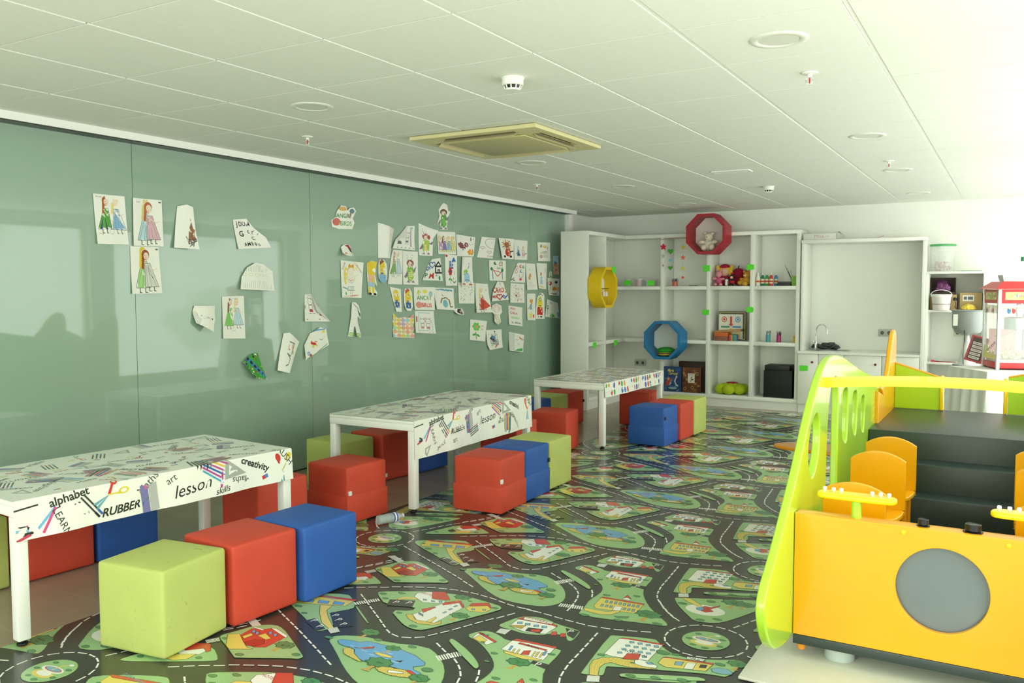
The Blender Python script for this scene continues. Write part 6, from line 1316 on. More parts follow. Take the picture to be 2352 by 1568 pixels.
ROUND = [(0, 0), (1, .0), (1, .72), (.7, .96), (.45, 1), (.2, .8), (.05, .45)]
FOLDTL = [(0, 0), (1, 0), (1, 1), (.38, 1), (.0, .42)]
FOLDBR = [(0, 0), (.35, .0), (1, .55), (.95, 1), (0, 1)]
SLANT = [(0, 0), (1, 0), (1, .35), (.75, .7), (.62, 1), (0, 1)]
SPINE = [(.0, .05), (1, .0), (.9, .5), (.85, .95), (.5, 1), (.05, .95)]
DIAM = [(0, .28), (.62, 0), (1, .25), (.8, .55), (.35, 1), (.15, .7)]
# key: drawing, outline, bend (right-edge lift, bottom lift, bulge), corner fold, label
PAPERS = {
 'P1': (D1, SQ, (.004, .012, .0), None, 'sheet with girls in green stripes and blue, top left of the wall'),
 'P2': (D2, SQ, (.006, .006, .0), None, 'sheet with two hugging girls in pale blue and pink dresses, second from the left'),
 'P3': (D3, SQ, (.004, .008, .0), None, 'sheet with a light green dress, directly under the blue and pink pair'),
 'P4': (D4, SPINE, (.05, .02, .03), None, 'half rolled sheet with a brown crayon triangle, third from the left in the top row'),
 'P5': (D5, SLANT, (.05, .01, .01), None, 'sheet with big black painted letters, its right side curling'),
 'P6': (D6, ROUND, (.02, .02, .02), None, 'round-topped sheet with grey pencil strokes under the black letters'),
 'P7': (D7, [(.0, .25), (.75, 0), (1, .5), (1, 1), (.1, 1), (0, .75)], (.02, .05, .03), None, 'crumpled white paper hanging left of the small sheet with two girls'),
 'P8': (D8, SQ, (.004, .006, .0), None, 'sheet with girls in plain green and blue, above the green painted pattern'),
 'P9': (D9, DIAM, (.05, .03, .02), None, 'tilted green painted sheet covered in black and blue blots, lowest on the wall'),
 'P10': (D10, [(0, 0), (.75, .0), (1, .85), (.3, 1), (.05, .95)], (.03, .02, .03), None, 'tilted curling strip with a wavy grey and brown line'),
 'P11': (D11, [(0, 0), (1, .28), (.95, .9), (.7, 1), (.25, .85), (-.02, .5)], (.02, .02, .01), None, 'sheet with a red heart, blue sky line and green ground line'),
 'P12': (D12, FOLDBR if False else SQ, (.03, .01, .0), None, 'sheet with line-drawn kittens and its upper right corner folded over'),
 'P13': (D13, CUT13, (.01, .0, .01), None, 'cut-out with green bubble lettering and a round red bird, high up on the wall'),
 'P14': (D14, ragged(14, .05, 4), (.02, .05, .03), None, 'small curled scrap with red and green stripes, under the lettered cut-out'),
 'P15': (D15, SQ, (.03, .01, .0), None, 'sheet with a big smiling girl with long yellow hair and a crown'),
 'P16': (D16, CUT16, (.01, .01, .0), None, 'cut-out of a yellow boy figure in pale blue shorts'),
 'P17': (D17, ragged(20, .03, 5), (.01, .01, .0), None, 'cut-out of a yellow figure with brown hair, next to the yellow boy'),
 'P18': (D18, [(0, 0), (.8, 0), (.85, .5), (1, .9), (0, 1)], (.05, .0, .05), None, 'tall nearly blank sheet curled into a half roll'),
 'P19': (D19, FOLDTL, (.005, .02, .0), None, 'sheet with a kitten and lilac post, its upper left corner folded over'),
 'P20': (D20, [(0, .02), (.08, 0), (.85, 0), (.8, .6), (1, .92), (0, 1)], (.04, .0, .0), None, 'sheet with a green monster with eyes on stalks, right of the lilac post drawing'),
 'P21': (D21, CUT21, (.01, .0, .0), None, 'cut-out of a green costumed child, highest of all the cut-outs'),
 'P22': (D22, SQ, (.005, .005, .0), None, 'sheet with four girls in pastel dresses in a row'),
 'P23': (D23, SQ, (.02, .0, .0), None, 'sheet with a purple heart, a smile and an orange flower'),
 'P24': (D24, [(0, .1), (.0, 0), (.55, .0), (.62, 1), (.05, 1)], (.02, .0, .01), None, 'greyish sheet with a cloud outline and small hearts'),
 'P25': (D25, SQ, (.01, .0, .0), None, 'sheet with a wild-maned red and brown figure, overlapping the greyish heart sheet'),
 'P26': (D26, SQ, (.005, .005, .0), None, 'sheet with a blue figure and a pink figure with black mitts'),
 'P27': (D27, SQ, (.005, .005, .0), None, 'small sheet with pale lettering and a yellow bird, rightmost in the top row'),
 'P28': (D28, [(0, 0), (1, 0), (1, 1), (.2, 1), (.1, .85)], (.004, .006, .0), None, 'faintly coloured sheet with two girls, left of the second green monster'),
 'P29': (D29, SQ, (.004, .006, .0), None, 'sheet with a green monster, lower one, joined to the faint two-girl sheet'),
 'P30': (D30, [(0, 0), (1, 0), (.96, 1), (.35, .98), (.15, .7)], (.005, .005, .0), None, 'sheet with blue heart, red letters and a black house'),
 'P31': (D31, SQ, (.005, .005, .0), None, 'tall sheet with blue capitals, a red flower and a smiling face'),
 'P32': (D32, SQ, (.01, .02, .0), None, 'narrow sheet with a green and blue frog figure with red feet'),
 'P33': (D33, SQ, (.005, .005, .0), None, 'sheet speckled with green and blue strokes, under the frog figure'),
 'P34': (D34, SQ, (.01, .005, .0), None, 'sheet with a red swing line between two blue poles'),
 'P35': (D35, [(.0, .0), (1, 0), (1, 1), (.3, 1), (.12, .6)], (.01, .005, .0), None, 'sheet with red, green and blue flowers in a vase'),
 'P36': (D36, SQ, (.005, .01, .0), None, 'narrow sheet with a faint orange animal, beside the vase of flowers'),
 'P37': (D37, SQ, (.005, .01, .0), None, 'narrow sheet with a brown head and pale blue dress'),
 'P38': (D38, SQ, (.01, .01, .0), None, 'tiny blue and salmon bookmark-shaped cut-out near the end post'),
 'P39': (D39, [(.3, 0), (1, 0), (1, .95), (0, 1), (.1, .5)], (.005, .005, .0), None, 'narrow sheet with a bald yellow figure in blue dungarees'),
 'P40': (D40, ragged(22, .03, 8), (.01, .01, .0), None, 'cut-out of a yellow figure in dark blue dungarees with red hair'),
 'P41': (D41, SQ, (.01, .01, .0), None, 'square sheet with coloured bubble lettering and round birds'),
 'P42': (D42, SQ, (.01, .02, .0), None, 'sheet with a teal band and brown hair around a blue face'),
 'P43': (D43, SQ, (.01, .02, .0), None, 'tall sheet with a blonde girl in a spreading red dress'),
 'P44': (D44, [(0, 0), (1, .05), (.85, .95), (.4, 1), (.05, .6)], (.02, .01, .0), None, 'sheet with red capitals and a red heart outline'),
 'P45': (D45, SQ, (.005, .01, .0), None, 'sheet covered with red and green specks'),
 'P46': (D46, SQ, (.01, .01, .0), None, 'sheet with a red ball, black blot and orange fish'),
 'P47': (D47, CUT47, (.01, .02, .0), None, 'pale cut-out of a doll with a bonnet'),
 'P48': (D48, SQ, (.01, .01, .0), None, 'white note with lines of red, green and black writing'),
 'P49': (D49, SQ, (.005, .01, .0), None, 'narrow sheet with an orange-haired figure in yellow trousers'),
 'P50': (D50, CUT50, (.01, .005, .0), None, 'cut-out of a one-eyed yellow figure in a red skirt'),
 'P51': (D51, [(0, 0), (1, 0), (.95, .9), (.1, 1)], (.01, .005, .0), None, 'garden drawing with a small tree and green bush, lowest at the far right'),
 'P52': (D52, CUT52, (.01, .01, .0), None, 'woven-looking cut-out of pastel orange, yellow and lilac pieces'),
 'P53': (D53, SQ, (.01, .01, .0), None, 'sheet with two kittens inside a pale blue frame'),
 'P54': (D54, ragged(12, .06, 3), (.03, .04, .03), None, 'tiny curled dark and white scrap, right of the framed kittens'),
 'P55': (D55, SQ, (.01, .005, .0), None, 'sheet with one large green-petalled flower on a dark stem'),
 'P56': (D56, [(.1, .0), (1, .08), (1, 1), (0, 1), (0, .25)], (.01, .02, .0), None, 'sheet with a tangled blue and black sketch, lowest in its group'),
 'P57': (D57, SQ, (.04, .02, .03), None, 'folded paper with small dots and a green strip at its foot'),
 'P58': (D58, CUT58, (.02, .0, .02), None, 'white trouser-shaped cut-out with green shoes'),
 'P59': (D59, ragged(14, .08, 6), (.0, .0, .0), None, 'tiny flower cut-out above the orange fish sheet'),
}
def clip_convex(P, T):
    area = sum(a[0] * b[1] - b[0] * a[1] for a, b in zip(T, T[1:] + T[:1])); T = T if area > 0 else T[::-1]
    for a, b in zip(T, T[1:] + T[:1]):
        out = []; side = lambda p: (b[0] - a[0]) * (p[1] - a[1]) - (b[1] - a[1]) * (p[0] - a[0])
        for i in range(len(P)):
            p, q = P[i - 1], P[i]; sp, sq = side(p), side(q)
            if (sp >= 0) != (sq >= 0): t = sp / (sp - sq); out.append((p[0] + (q[0] - p[0]) * t, p[1] + (q[1] - p[1]) * t))
            if sq >= 0: out.append(q)
        P = out
        if len(P) < 3: return []
    return P
def paper(key, spec):
    fn_draw, outl, (rl, bl, bulge), fold, label = spec; Q = QUADS[key]
    if key == 'P12': outl = [(0, 0), (1, 0), (.55, 1), (0, 1)]
    sh = Sheet(); tmp = Sheet(); fn_draw(tmp); xs = [p[0] for p in outl]; ys = [p[1] for p in outl]
    sh.poly(outl, PAPER)
    # keep drawing inside the paper: polygons whose middle lies outside the outline are dropped, the rest pulled in to the sheet
    otris = [[outl[i] for i in t] for t in tessellate_polygon([[Vector((x, y, 0)) for x, y in outl]])]
    def inside(x, y):
        c = False
        for a, b in zip(outl, outl[1:] + outl[:1]):
            if (a[1] > y) != (b[1] > y) and x < (b[0] - a[0]) * (y - a[1]) / (b[1] - a[1]) + a[0]: c = not c
        return c
    for pts, c, cv in tmp.p:
        q = [(min(.985, max(.015, x)), min(.985, max(.015, y))) for x, y in pts]
        if all(inside(x, y) for x, y in q): sh.p.append((q, c, cv))
        else:
            parts = [q] if cv or len(q) < 4 else [[q[i] for i in t] for t in tessellate_polygon([[Vector((x, y, 0)) for x, y in q]])]
            for t in parts:
                for ot in otris:
                    w_ = clip_convex(t, ot)
                    if len(w_) > 2: sh.p.append((w_, c, True))
    (TLy, TLz), (TRy, TRz), (BRy, BRz), (BLy, BLz) = Q
    cy = (TLy + TRy + BRy + BLy) / 4; cz = (TLz + TRz + BRz + BLz) / 4; rr = random.Random(hash(len(label)) + int(cy * 100))
    w1 = rr.uniform(2, 5); w2 = rr.uniform(0, 6)
    lift0 = {'P3': .0, 'P25': .018, 'P32': .012, 'P29': .006, 'P2': .004, 'P47': .012, 'P44': .008, 'P34': .0}.get(key, 0.)
    def f(u, v, d):
        y = (BLy * (1 - u) + BRy * u) * (1 - v) + (TLy * (1 - u) + TRy * u) * v; z = (BLz * (1 - u) + BRz * u) * (1 - v) + (TLz * (1 - u) + TRz * u) * v
        x = .0025 + lift0 + rl * max(0, u - .3) ** 2 * 1.6 + bl * (1 - v) ** 2 + bulge * math.sin(PI * min(1, max(0, u))) * .8 + .0015 * math.sin(w1 * u * 2 + w2 + v * 3) + .0015
        return (x + d, y - cy, z - cz)
    g = [i / 8 * 1.1 - .05 for i in range(9)]
    me = sheet_mesh(sh, g, g, f, eps=4e-5, res=.03)
    o = link(me, 'drawing', None, printed('drawing_paper', .75)); o.location = (GX, cy, cz)
    tag(o, label, 'drawing', "children's drawings taped to the green glass wall")
    if key in ('P12', 'P19'):
        bm = bmesh.new()
        tri = [(.55, 1), (1, 0), (.5, .42)] if key == 'P12' else [(.38, 1), (0, .42), (.5, .5)]
        n = 6; rows = []
        for i in range(n + 1):
            row = []
            for j in range(n + 1 - i):
                a, b = i / n, j / n; u = tri[0][0] * (1 - a - b) + tri[1][0] * a + tri[2][0] * b; v = tri[0][1] * (1 - a - b) + tri[1][1] * a + tri[2][1] * b
                row.append(bm.verts.new(f(u, v, .004 + .02 * b)))
            rows.append(row)
        for i in range(n):
            for j in range(len(rows[i]) - 1):
                bm.faces.new((rows[i][j], rows[i][j + 1], rows[i + 1][j]))
                if j < len(rows[i + 1]) - 1: bm.faces.new((rows[i][j + 1], rows[i + 1][j + 1], rows[i + 1][j]))
        fin(bm, 'folded_corner', mat('blank_paper', '#dcded6', .8), o, smooth=True)
for k in PAPERS: paper(k, PAPERS[k])
# ------------------------------------------------------------------ ceiling fittings
FIT = mat('ceiling_fitting', '#e9ebe2', .4); DIFF = mat('opal_diffuser', '#dfe2d6', .35)
RX = Matrix.Rotation(PI, 4, 'X')
def downlight(x, y, label):
    t = empty('ceiling_light', (x, y, ZC), 0, label, 'ceiling light', 'round recessed ceiling lights, all switched off')
    lathe('rim', FIT, [(.082, -.001), (.082, .002), (.088, .006), (.112, .005), (.118, .0005), (.118, -.0005)], t, n=40, M=RX, c=(0, 0, -.0005))
    lathe('diffuser', DIFF, [(0, .0005), (.081, .0005), (.081, .002), (0, .003)], t, n=32, M=RX, c=(0, 0, -.0005))
for x, y, l in ((.94, 1.54, 'round ceiling light above the near end of the glass wall, left of the smoke detector'), (3.47, 1.56, 'largest round ceiling light, at the upper right of the photo'), (3.45, 4.10, 'second round ceiling light of the right row, before the far sprinkler'),
                (3.43, 5.98, 'third round ceiling light of the right row, just behind the far sprinkler'), (3.41, 8.01, 'last round ceiling light of the right row, near the back wall'), (.96, 4.0, 'round ceiling light just beyond the air conditioner'),
                (.955, 5.86, 'round ceiling light over the far dotted table'), (.92, 7.85, 'round ceiling light nearest the red octagonal box')): downlight(x, y, l)
def sprinkler(x, y, label):
    t = empty('sprinkler', (x, y, ZC), 0, label, 'sprinkler', 'white ceiling sprinklers with red glass bulbs')
    lathe('plate', FIT, [(0, .0005), (.038, .0005), (.036, .006), (.014, .010), (0, .010)], t, M=RX, n=24)
    lathe('body', FIT, [(0, .0105), (.012, .0105), (.011, .022), (0, .022)], t, M=RX, n=12)
    bm = bmesh.new()
    for d in (-1, 1): bm_path(bm, [(d * .010, 0, -.022), (d * .017, 0, -.032), (d * .014, 0, -.045), (d * .004, 0, -.054)], .0022, 6)
    bm_lathe(bm, [(0, 0), (.016, 0), (.016, .002), (0, .002)], 14, (0, 0, -.058)); fin(bm, 'frame', FIT, t, smooth=True)
    lathe('bulb', mat('red_bulb', '#c81e1e', .2), [(0, -.050), (.003, -.048), (.0035, -.030), (.002, -.024), (0, -.0235)], t, n=10)
for x, y, l in ((.26, 2.21, 'ceiling sprinkler nearest the green glass wall'), (3.467, 2.18, 'ceiling sprinkler at upper right, below the largest round light'), (3.433, 5.376, 'ceiling sprinkler far away on the right side'), (.313, 5.263, 'small far ceiling sprinkler left of the middle lights')): sprinkler(x, y, l)
def detector(x, y, label):
    t = empty('smoke_detector', (x, y, ZC), 0, label, 'smoke detector', 'round white smoke detectors')
    lathe('base', FIT, [(0, .0005), (.056, .0005), (.056, .006), (.052, .010), (.052, .034), (.048, .038), (0, .038)], t, M=RX, n=36)
    lathe('chamber', BLACKP, [(0, .0385), (.040, .0385), (.034, .052), (0, .052)], t, M=RX, n=24)
    bm = bmesh.new()
    for k in range(10): a = 2 * PI * k / 10; bm_path(bm, [(.042 * math.cos(a), .042 * math.sin(a), -.0385), (.035 * math.cos(a), .035 * math.sin(a), -.055)], .0035, 6)
    bm_lathe(bm, [(0, .0525), (.036, .0525), (.033, .060), (0, .063)], 28, (0, 0, 0), RX); fin(bm, 'cap', FIT, t, smooth=True)
detector(2.222, 1.55, 'white smoke detector in front of the air conditioner'); detector(2.19, 6.60, 'white smoke detector farther away, above the shelving')
def air_conditioner():
    AC = mat('yellowed_plastic', '#d6cf9c', .45, noise_amt=.05, noise_scale=5); t = empty('air_conditioner', (1.315, 3.03, ZC), 0, 'yellowed square ceiling air conditioner with open louvres', 'air conditioner')
    w = .475; lo = [(-w, -w), (w, -w), (w, w), (-w, w)]
    def rect(x0, x1, y0, y1): return [(x0, y0), (x1, y0), (x1, y1), (x0, y1)]
    slots = [rect(-.28, .28, -.405, -.335), rect(-.28, .28, .335, .405), rect(-.405, -.335, -.28, .28), rect(.335, .405, -.28, .28)]
    plate('panel', AC, [lo] + slots, .028, 'XY', -.016, .008, t)
    g = mat('perforated_grille', '#cdc796', .5); nt = g.node_tree
    b = nt.nodes['Principled BSDF']; tc = nt.nodes.new('ShaderNodeTexCoord'); vo = nt.nodes.new('ShaderNodeTexVoronoi'); vo.inputs['Scale'].default_value = 95; vo.inputs['Randomness'].default_value = 0.15
    nt.links.new(tc.outputs['Object'], vo.inputs['Vector']); rp = nt.nodes.new('ShaderNodeValToRGB'); rp.color_ramp.elements[0].position = .25; rp.color_ramp.elements[1].position = .45
    rp.color_ramp.elements[0].color = (*lin('#8a8562'), 1); rp.color_ramp.elements[1].color = (*lin('#cdc796'), 1); nt.links.new(vo.outputs['Distance'], rp.inputs[0]); nt.links.new(rp.outputs[0], b.inputs['Base Color'])
    box('grille', g, -.30, .30, -.30, .30, -.042, -.0305, t, .006)
    box('duct', mat('duct_dark', '#3a3128', .7), -.41, .41, -.41, .41, -.0015, -.0005, t)
    for (x0, x1, y0, y1, ax, sg) in ((-.275, .275, -.385, -.345, 'X', 1), (-.275, .275, .345, .385, 'X', -1), (-.385, -.345, -.275, .275, 'Y', -1), (.345, .385, -.275, .275, 'Y', 1)):
        cx, cy = (x0 + x1) / 2, (y0 + y1) / 2
        bm = bmesh.new(); bm_box(bm, x0 - cx, x1 - cx, y0 - cy, y1 - cy, -.002, .002, .001)
        bmesh.ops.transform(bm, matrix=Matrix.Translation((cx, cy, -.034)) @ Matrix.Rotation(.75 * sg, 4, ax), verts=bm.verts); fin(bm, 'louvre', mat('louvre', '#bfb68a', .5), t, smooth=True)
air_conditioner()
def vent():
    t = empty('ceiling_vent', (2.195, 5.315, ZC), 0, 'narrow slotted white ceiling vent beyond the air conditioner', 'vent')
    plate('frame', FIT, [[(-.16, -.075), (.16, -.075), (.16, .075), (-.16, .075)], [(-.145, -.06), (.145, -.06), (.145, .06), (-.145, .06)]], .01, 'XY', -.0055, .002, t)
    box('backing', mat('vent_dark', '#9aa096', .7), -.145, .145, -.06, .06, -.0012, -.0004, t)
    bm = bmesh.new()
    for k in range(6): bm_box(bm, -.145, .145, -.052 + k * .019, -.044 + k * .019, -.009, -.002)
    fin(bm, 'slat', FIT, t)
vent()

# ------------------------------------------------------------------ green felt notes
NOTE = mat('bright_green_foam', '#5fe83a', .7, noise_amt=.12, noise_scale=90)
def note(p, axis, label, w=.10, h=.072, seed=1):
    r = random.Random(seed); pts = []; n = 26
    for k in range(n):
        a = 2 * PI * k / n; q = 1 if k % 2 else .84
        cx, sy = math.cos(a), math.sin(a); m = max(abs(cx), abs(sy)); e = .5 * q * (1 + r.uniform(-.05, .05))
        pts.append((cx / m * w * e, sy / m * h * e))
    o = plate('green_note', NOTE, [pts], .003, 'XZ' if axis == 'y' else 'YZ', 0, .0006); o.location = p
    tag(o, label, 'note', 'zigzag-edged bright green foam notes')
fy = 8.6145
note((-.149, fy, 1.577), 'y', 'green note on the upper shelf edge, left one of the two by the jars', seed=1)
note((.183, fy, 1.57), 'y', 'green note on the upper shelf edge, right one of the two by the jars', seed=2)
note((.93, fy, 1.754), 'y', 'green note left of the soft toys', seed=3, h=.085)
note((1.487, fy, 1.762), 'y', 'green note between soft toys and paint bottles', seed=4)
note((.925, fy, 1.195), 'y', 'green note left of the board game bay', seed=5)
note((1.487, fy, 1.235), 'y', 'green note right of the board game bay', seed=6)
note((2.154, 8.5755, .54), 'y', 'green note on the cabinet door beside its dark knob', seed=7, w=.11)
note((.0008, 7.82, 1.735), 'x', 'green note on the rim of the yellow octagonal box', seed=8, w=.12, h=.09)
note((-.174, 7.47, 1.475), 'x', 'green note on the white shelving edge left of the yellow box', seed=9, w=.06, h=.09)
note((-.1815, 7.663, .797), 'x', 'lower green note on the side wing, the left one', seed=10, w=.11)
note((-.1815, 8.312, .789), 'x', 'lower green note on the side wing, the right one', seed=11, w=.12, h=.08)

# ------------------------------------------------------------------ soft toys
def plush(name, loc, rz, label, parts, s=1.):
    t = empty(name, loc, rz, label, 'soft toy', None)
    for nm, m, balls in parts: blob(nm, m, [((c[0] * s, c[1] * s, c[2] * s), tuple(q * s for q in (r if hasattr(r, '__len__') else (r, r, r)))) for c, r in balls], t, .0055)
    return t
CREAM = mat('cream_plush', '#e8dfc8', .95, bump=.5, bump_scale=300); PINK = mat('pink_plush', '#e0909a', .95, bump=.4, bump_scale=300); BLK = mat('black_plush', '#221e20', .9)
GOLD = mat('golden_plush', '#cf9a3a', .95, bump=.4, bump_scale=300); CRIM = mat('crimson_plush', '#a3183a', .95); YELP = mat('yellow_wool', '#e8c032', .95, bump=.5, bump_scale=200); SKIN = mat('doll_skin', '#e8b8a0', .8); BROWNP = mat('brown_plush', '#9c6a35', .95)
WHITEP = mat('white_plush', '#ece8e0', .95); EYE = mat('toy_eye', '#151515', .2)
plush('teddy_bear', (1.0, 8.47, 1.968), 0, 'cream teddy bear sitting inside the red octagonal box', [
    ('body', CREAM, [((0, 0, .085), (.075, .06, .085)), ((.07, -.06, .05), (.045, .06, .055)), ((-.05, -.07, .045), (.045, .06, .045)), ((-.1, -.02, .13), (.055, .03, .03)), ((.095, -.02, .13), (.05, .035, .03)), ((0, .0, .205), (.07, .062, .062)), ((-.055, 0, .26), .024), ((.06, 0, .255), .026)]),
    ('muzzle', WHITEP, [((-.005, -.055, .19), (.03, .02, .022))]), ('nose', EYE, [((-.005, -.077, .197), .009)]), ('bow', mat('mint_ribbon', '#8fc8b4', .7), [((.02, -.06, .14), (.014, .008, .010)), ((.04, -.06, .142), (.013, .008, .010))])], .84)
plush('rag_doll', (1.11, 8.80, 1.542), .05, 'rag doll with red hat and yellow wool hair, tallest among the soft toys', [
    ('dress', CRIM, [((0, 0, .06), (.07, .05, .07)), ((.03, -.02, .03), (.06, .05, .03))]), ('head', SKIN, [((0, -.01, .155), (.062, .05, .055))]),
    ('hair', YELP, [((0, .01, .19), (.075, .045, .035)), ((-.07, 0, .16), (.03, .03, .045)), ((.07, 0, .16), (.03, .03, .045)), ((-.085, 0, .215), (.022, .02, .03)), ((.085, 0, .215), (.022, .02, .03))]),
    ('hat', CRIM, [((0, .01, .225), (.06, .05, .032))]), ('eyes', EYE, [((-.02, -.06, .16), .006), ((.02, -.06, .16), .006)])], 1.05)
plush('plush_piglet', (1.068, 8.69, 1.533), .1, 'pink piglet-like soft toy with striped body, at the left of the toys', [
    ('body', mat('striped_knit', '#c05a80', .95), [((0, 0, .06), (.042, .04, .055))]), ('head', PINK, [((0, -.01, .145), (.040, .038, .042)), ((-.024, 0, .195), (.011, .008, .028)), ((.026, 0, .195), (.011, .008, .028)), ((-.05, -.02, .09), (.035, .016, .016)), ((.05, -.02, .085), (.035, .016, .016)), ((-.03, -.06, .018), (.022, .045, .020)), ((.035, -.06, .018), (.022, .045, .020))]),
    ('snout', mat('snout_pink', '#eaa6ac', .9), [((0, -.05, .138), (.014, .01, .011))]), ('eyes', EYE, [((-.013, -.045, .158), .0045), ((.013, -.045, .158), .0045)])])
plush('plush_apple', (1.265, 8.88, 1.594), 0, 'round dark red fruit-shaped soft toy with black stalk, behind the other toys', [
    ('body', CRIM, [((0, 0, .09), (.082, .06, .075)), ((0, .0, .0), (.06, .045, .06))]), ('stalk', EYE, [((0, 0, .17), (.008, .008, .025)), ((.012, 0, .19), (.014, .006, .005))])])
plush('plush_mouse', (1.235, 8.70, 1.529), 0, 'small black doll with red dotted dress and round ears, in the middle of the toys', [
    ('body', BLK, [((0, 0, .055), (.028, .025, .045)), ((0, 0, .115), (.034, .03, .032)), ((-.02, -.04, .012), (.016, .03, .012)), ((.02, -.04, .012), (.016, .03, .012))]),
    ('face', SKIN, [((0, -.024, .108), (.022, .014, .02))]), ('dress', mat('red_dotted_cloth', '#c8202c', .8), [((0, -.005, .05), (.04, .032, .022)), ((0, 0, .160), (.022, .012, .012))]), ('eyes', EYE, [((-.008, -.037, .113), .004), ((.008, -.037, .113), .004)])])
plush('small_plush_dog', (1.175, 8.665, 1.529), 0, 'tiny grey and white soft toy in front of the black doll', [('body', WHITEP, [((0, 0, .03), (.022, .02, .03)), ((0, 0, .07), (.022, .02, .02))]), ('cap', mat('grey_felt', '#55585c', .9), [((0, .004, .085), (.022, .018, .014)), ((.02, 0, .04), (.012, .014, .03))]), ('eyes', EYE, [((-.007, -.02, .072), .003), ((.007, -.02, .072), .003)])])
plush('plush_bear', (1.41, 8.72, 1.529), -.2, 'golden brown bear lying against the right side of the toy bay', [
    ('body', GOLD, [((0, 0, .06), (.06, .05, .055)), ((-.05, -.05, .04), (.045, .04, .03)), ((.01, -.06, .03), (.04, .045, .03)), ((.01, 0, .14), (.048, .045, .042)), ((-.03, 0, .18), .018), ((.045, 0, .18), .018), ((-.06, -.01, .085), (.03, .025, .02))]),
    ('muzzle', mat('pale_gold', '#e6c07a', .95), [((.0, -.045, .13), (.022, .018, .017))]), ('nose', EYE, [((.0, -.065, .135), .006)])])
plush('plush_dog', (1.415, 8.85, 1.592), .2, 'brown floppy-eared soft toy at the top right of the toy bay', [
    ('body', BROWNP, [((0, 0, .0), (.06, .05, .06)), ((0, 0, .09), (.045, .045, .042)), ((.04, 0, .10), (.02, .02, .04)), ((-.045, 0, .10), (.02, .02, .04))]), ('nose', EYE, [((-.01, -.045, .09), .008)])])
# flower cushion: five fat petals round a pink centre
def cushion():
    t = empty('flower_cushion', (1.225, 8.80, .1495), .3, 'lime green flower-shaped cushion with a pink centre in a bottom bay', 'cushion')
    CG = mat('lime_fleece', '#b4c81e', .95, bump=.4, bump_scale=250)
    for k in range(6):
        a = 2 * PI * k / 6 + .2; o = blob('petal', CG, [((.135 * math.cos(a), .105 * math.sin(a), .066), (.082, .066, .066)), ((.06 * math.cos(a), .05 * math.sin(a), .08), (.065, .055, .065))], t, .008)
    blob('centre', mat('magenta_fleece', '#a81c4e', .95), [((0, -.01, .145), (.075, .055, .014))], t, .006)
cushion()

# ------------------------------------------------------------------ things on the shelves
def single(name, o, label, cat, group=None): o.name = name; tag(o, label, cat, group); return o
Z1, Z2, Z0 = 1.529, .836, .1505
def paint_bottle(x, y, c, label, h=.17, liquid=True):
    t = empty('paint_bottle', (x, y, Z1), 0, label, 'bottle', 'plastic bottles of poster paint')
    m = mat('paint_' + label.split()[0], c, .3)
    lathe('bottle', m, [(0, 0), (.021, 0), (.023, .004), (.023, .095), (.020, .115), (.011, .128), (.011, .135), (0, .135)], t, n=22)
    lathe('cap', mat('white_cap', '#e9e9e4', .4), [(.0, .1355), (.012, .1355), (.012, .150), (.007, .153), (.004, .168), (0, .168)], t, n=16)
    lathe('label_band', mat('bottle_label', '#e8d8b8', .6), [(.0234, .03), (.0236, .03), (.0236, .085), (.0234, .085)], t, n=22)
    bm = bmesh.new(); bm_lathe(bm, [(.0238, .045), (.0239, .045), (.0239, .065), (.0238, .065)], 22); fin(bm, 'label_stripe', mat('label_red', '#c84030', .5), t)
for x, y, c, l in ((1.562, 8.70, '#e6e6de', 'white paint bottle, leftmost of the row beside the green note'), (1.612, 8.72, '#1f7a5c', 'teal paint bottle, second in the row'), (1.665, 8.72, '#3f9a3a', 'green paint bottle in the middle of the row'),
                   (1.722, 8.70, '#c8323a', 'red paint bottle, largest-looking in the row'), (1.762, 8.78, '#3a8ab0', 'blue paint bottle, half hidden behind the red one')): paint_bottle(x, y, c, l)
def green_holder():
    t = empty('brush_holder', (1.995, 8.74, Z1), 0, 'lime green square holder with paint brushes in the top right bay', 'holder')
    m = mat('apple_green_box', '#7ab51e', .4); bm = bmesh.new()
    for a in ((-.030, .030, -.03, -.027, 0, .12), (-.03, .03, .027, .03, 0, .12), (-.03, -.027, -.027, .027, 0, .12), (.027, .03, -.027, .027, 0, .12), (-.027, .027, -.027, .027, 0, .003)): bm_box(bm, *a)
    fin(bm, 'pot', m, t)
    for dx, dy, tx, tz in ((-.015, .0, -.115, .24), (-.008, .01, -.09, .20), (-.018, -.008, -.08, .185), (0, .005, -.05, .17)):
        b_ = tube('brush', mat('brush_handle', '#39424a', .4), (dx, dy, .02), (tx, dy, tz), .0028, t, .0022, 8)
        bm = bmesh.new(); v = Vector((tx - dx, 0, tz - .02)).normalized(); bm_tube(bm, Vector((tx, dy, tz)), Vector((tx, dy, tz)) + v * .025, .004, .001, 8); fin(bm, 'bristles', mat('bristle', '#b8a98a', .9), b_)
green_holder()
for k, (a, b, c) in enumerate(((1.81, .0, '#2b2d2e'), (1.812, .026, '#3a3c3d'))): single('flat_case', box('flat_case', mat('case_%s' % ('dark', 'grey')[k], c, .5), a, a + .15, 8.67, 8.80, Z1 + .0005 + b, Z1 + .025 + b, bev=.003), ('flat black case lying beside the green brush holder, lower of two', 'flat dark grey case stacked on a black one by the brush holder')[k], 'case')
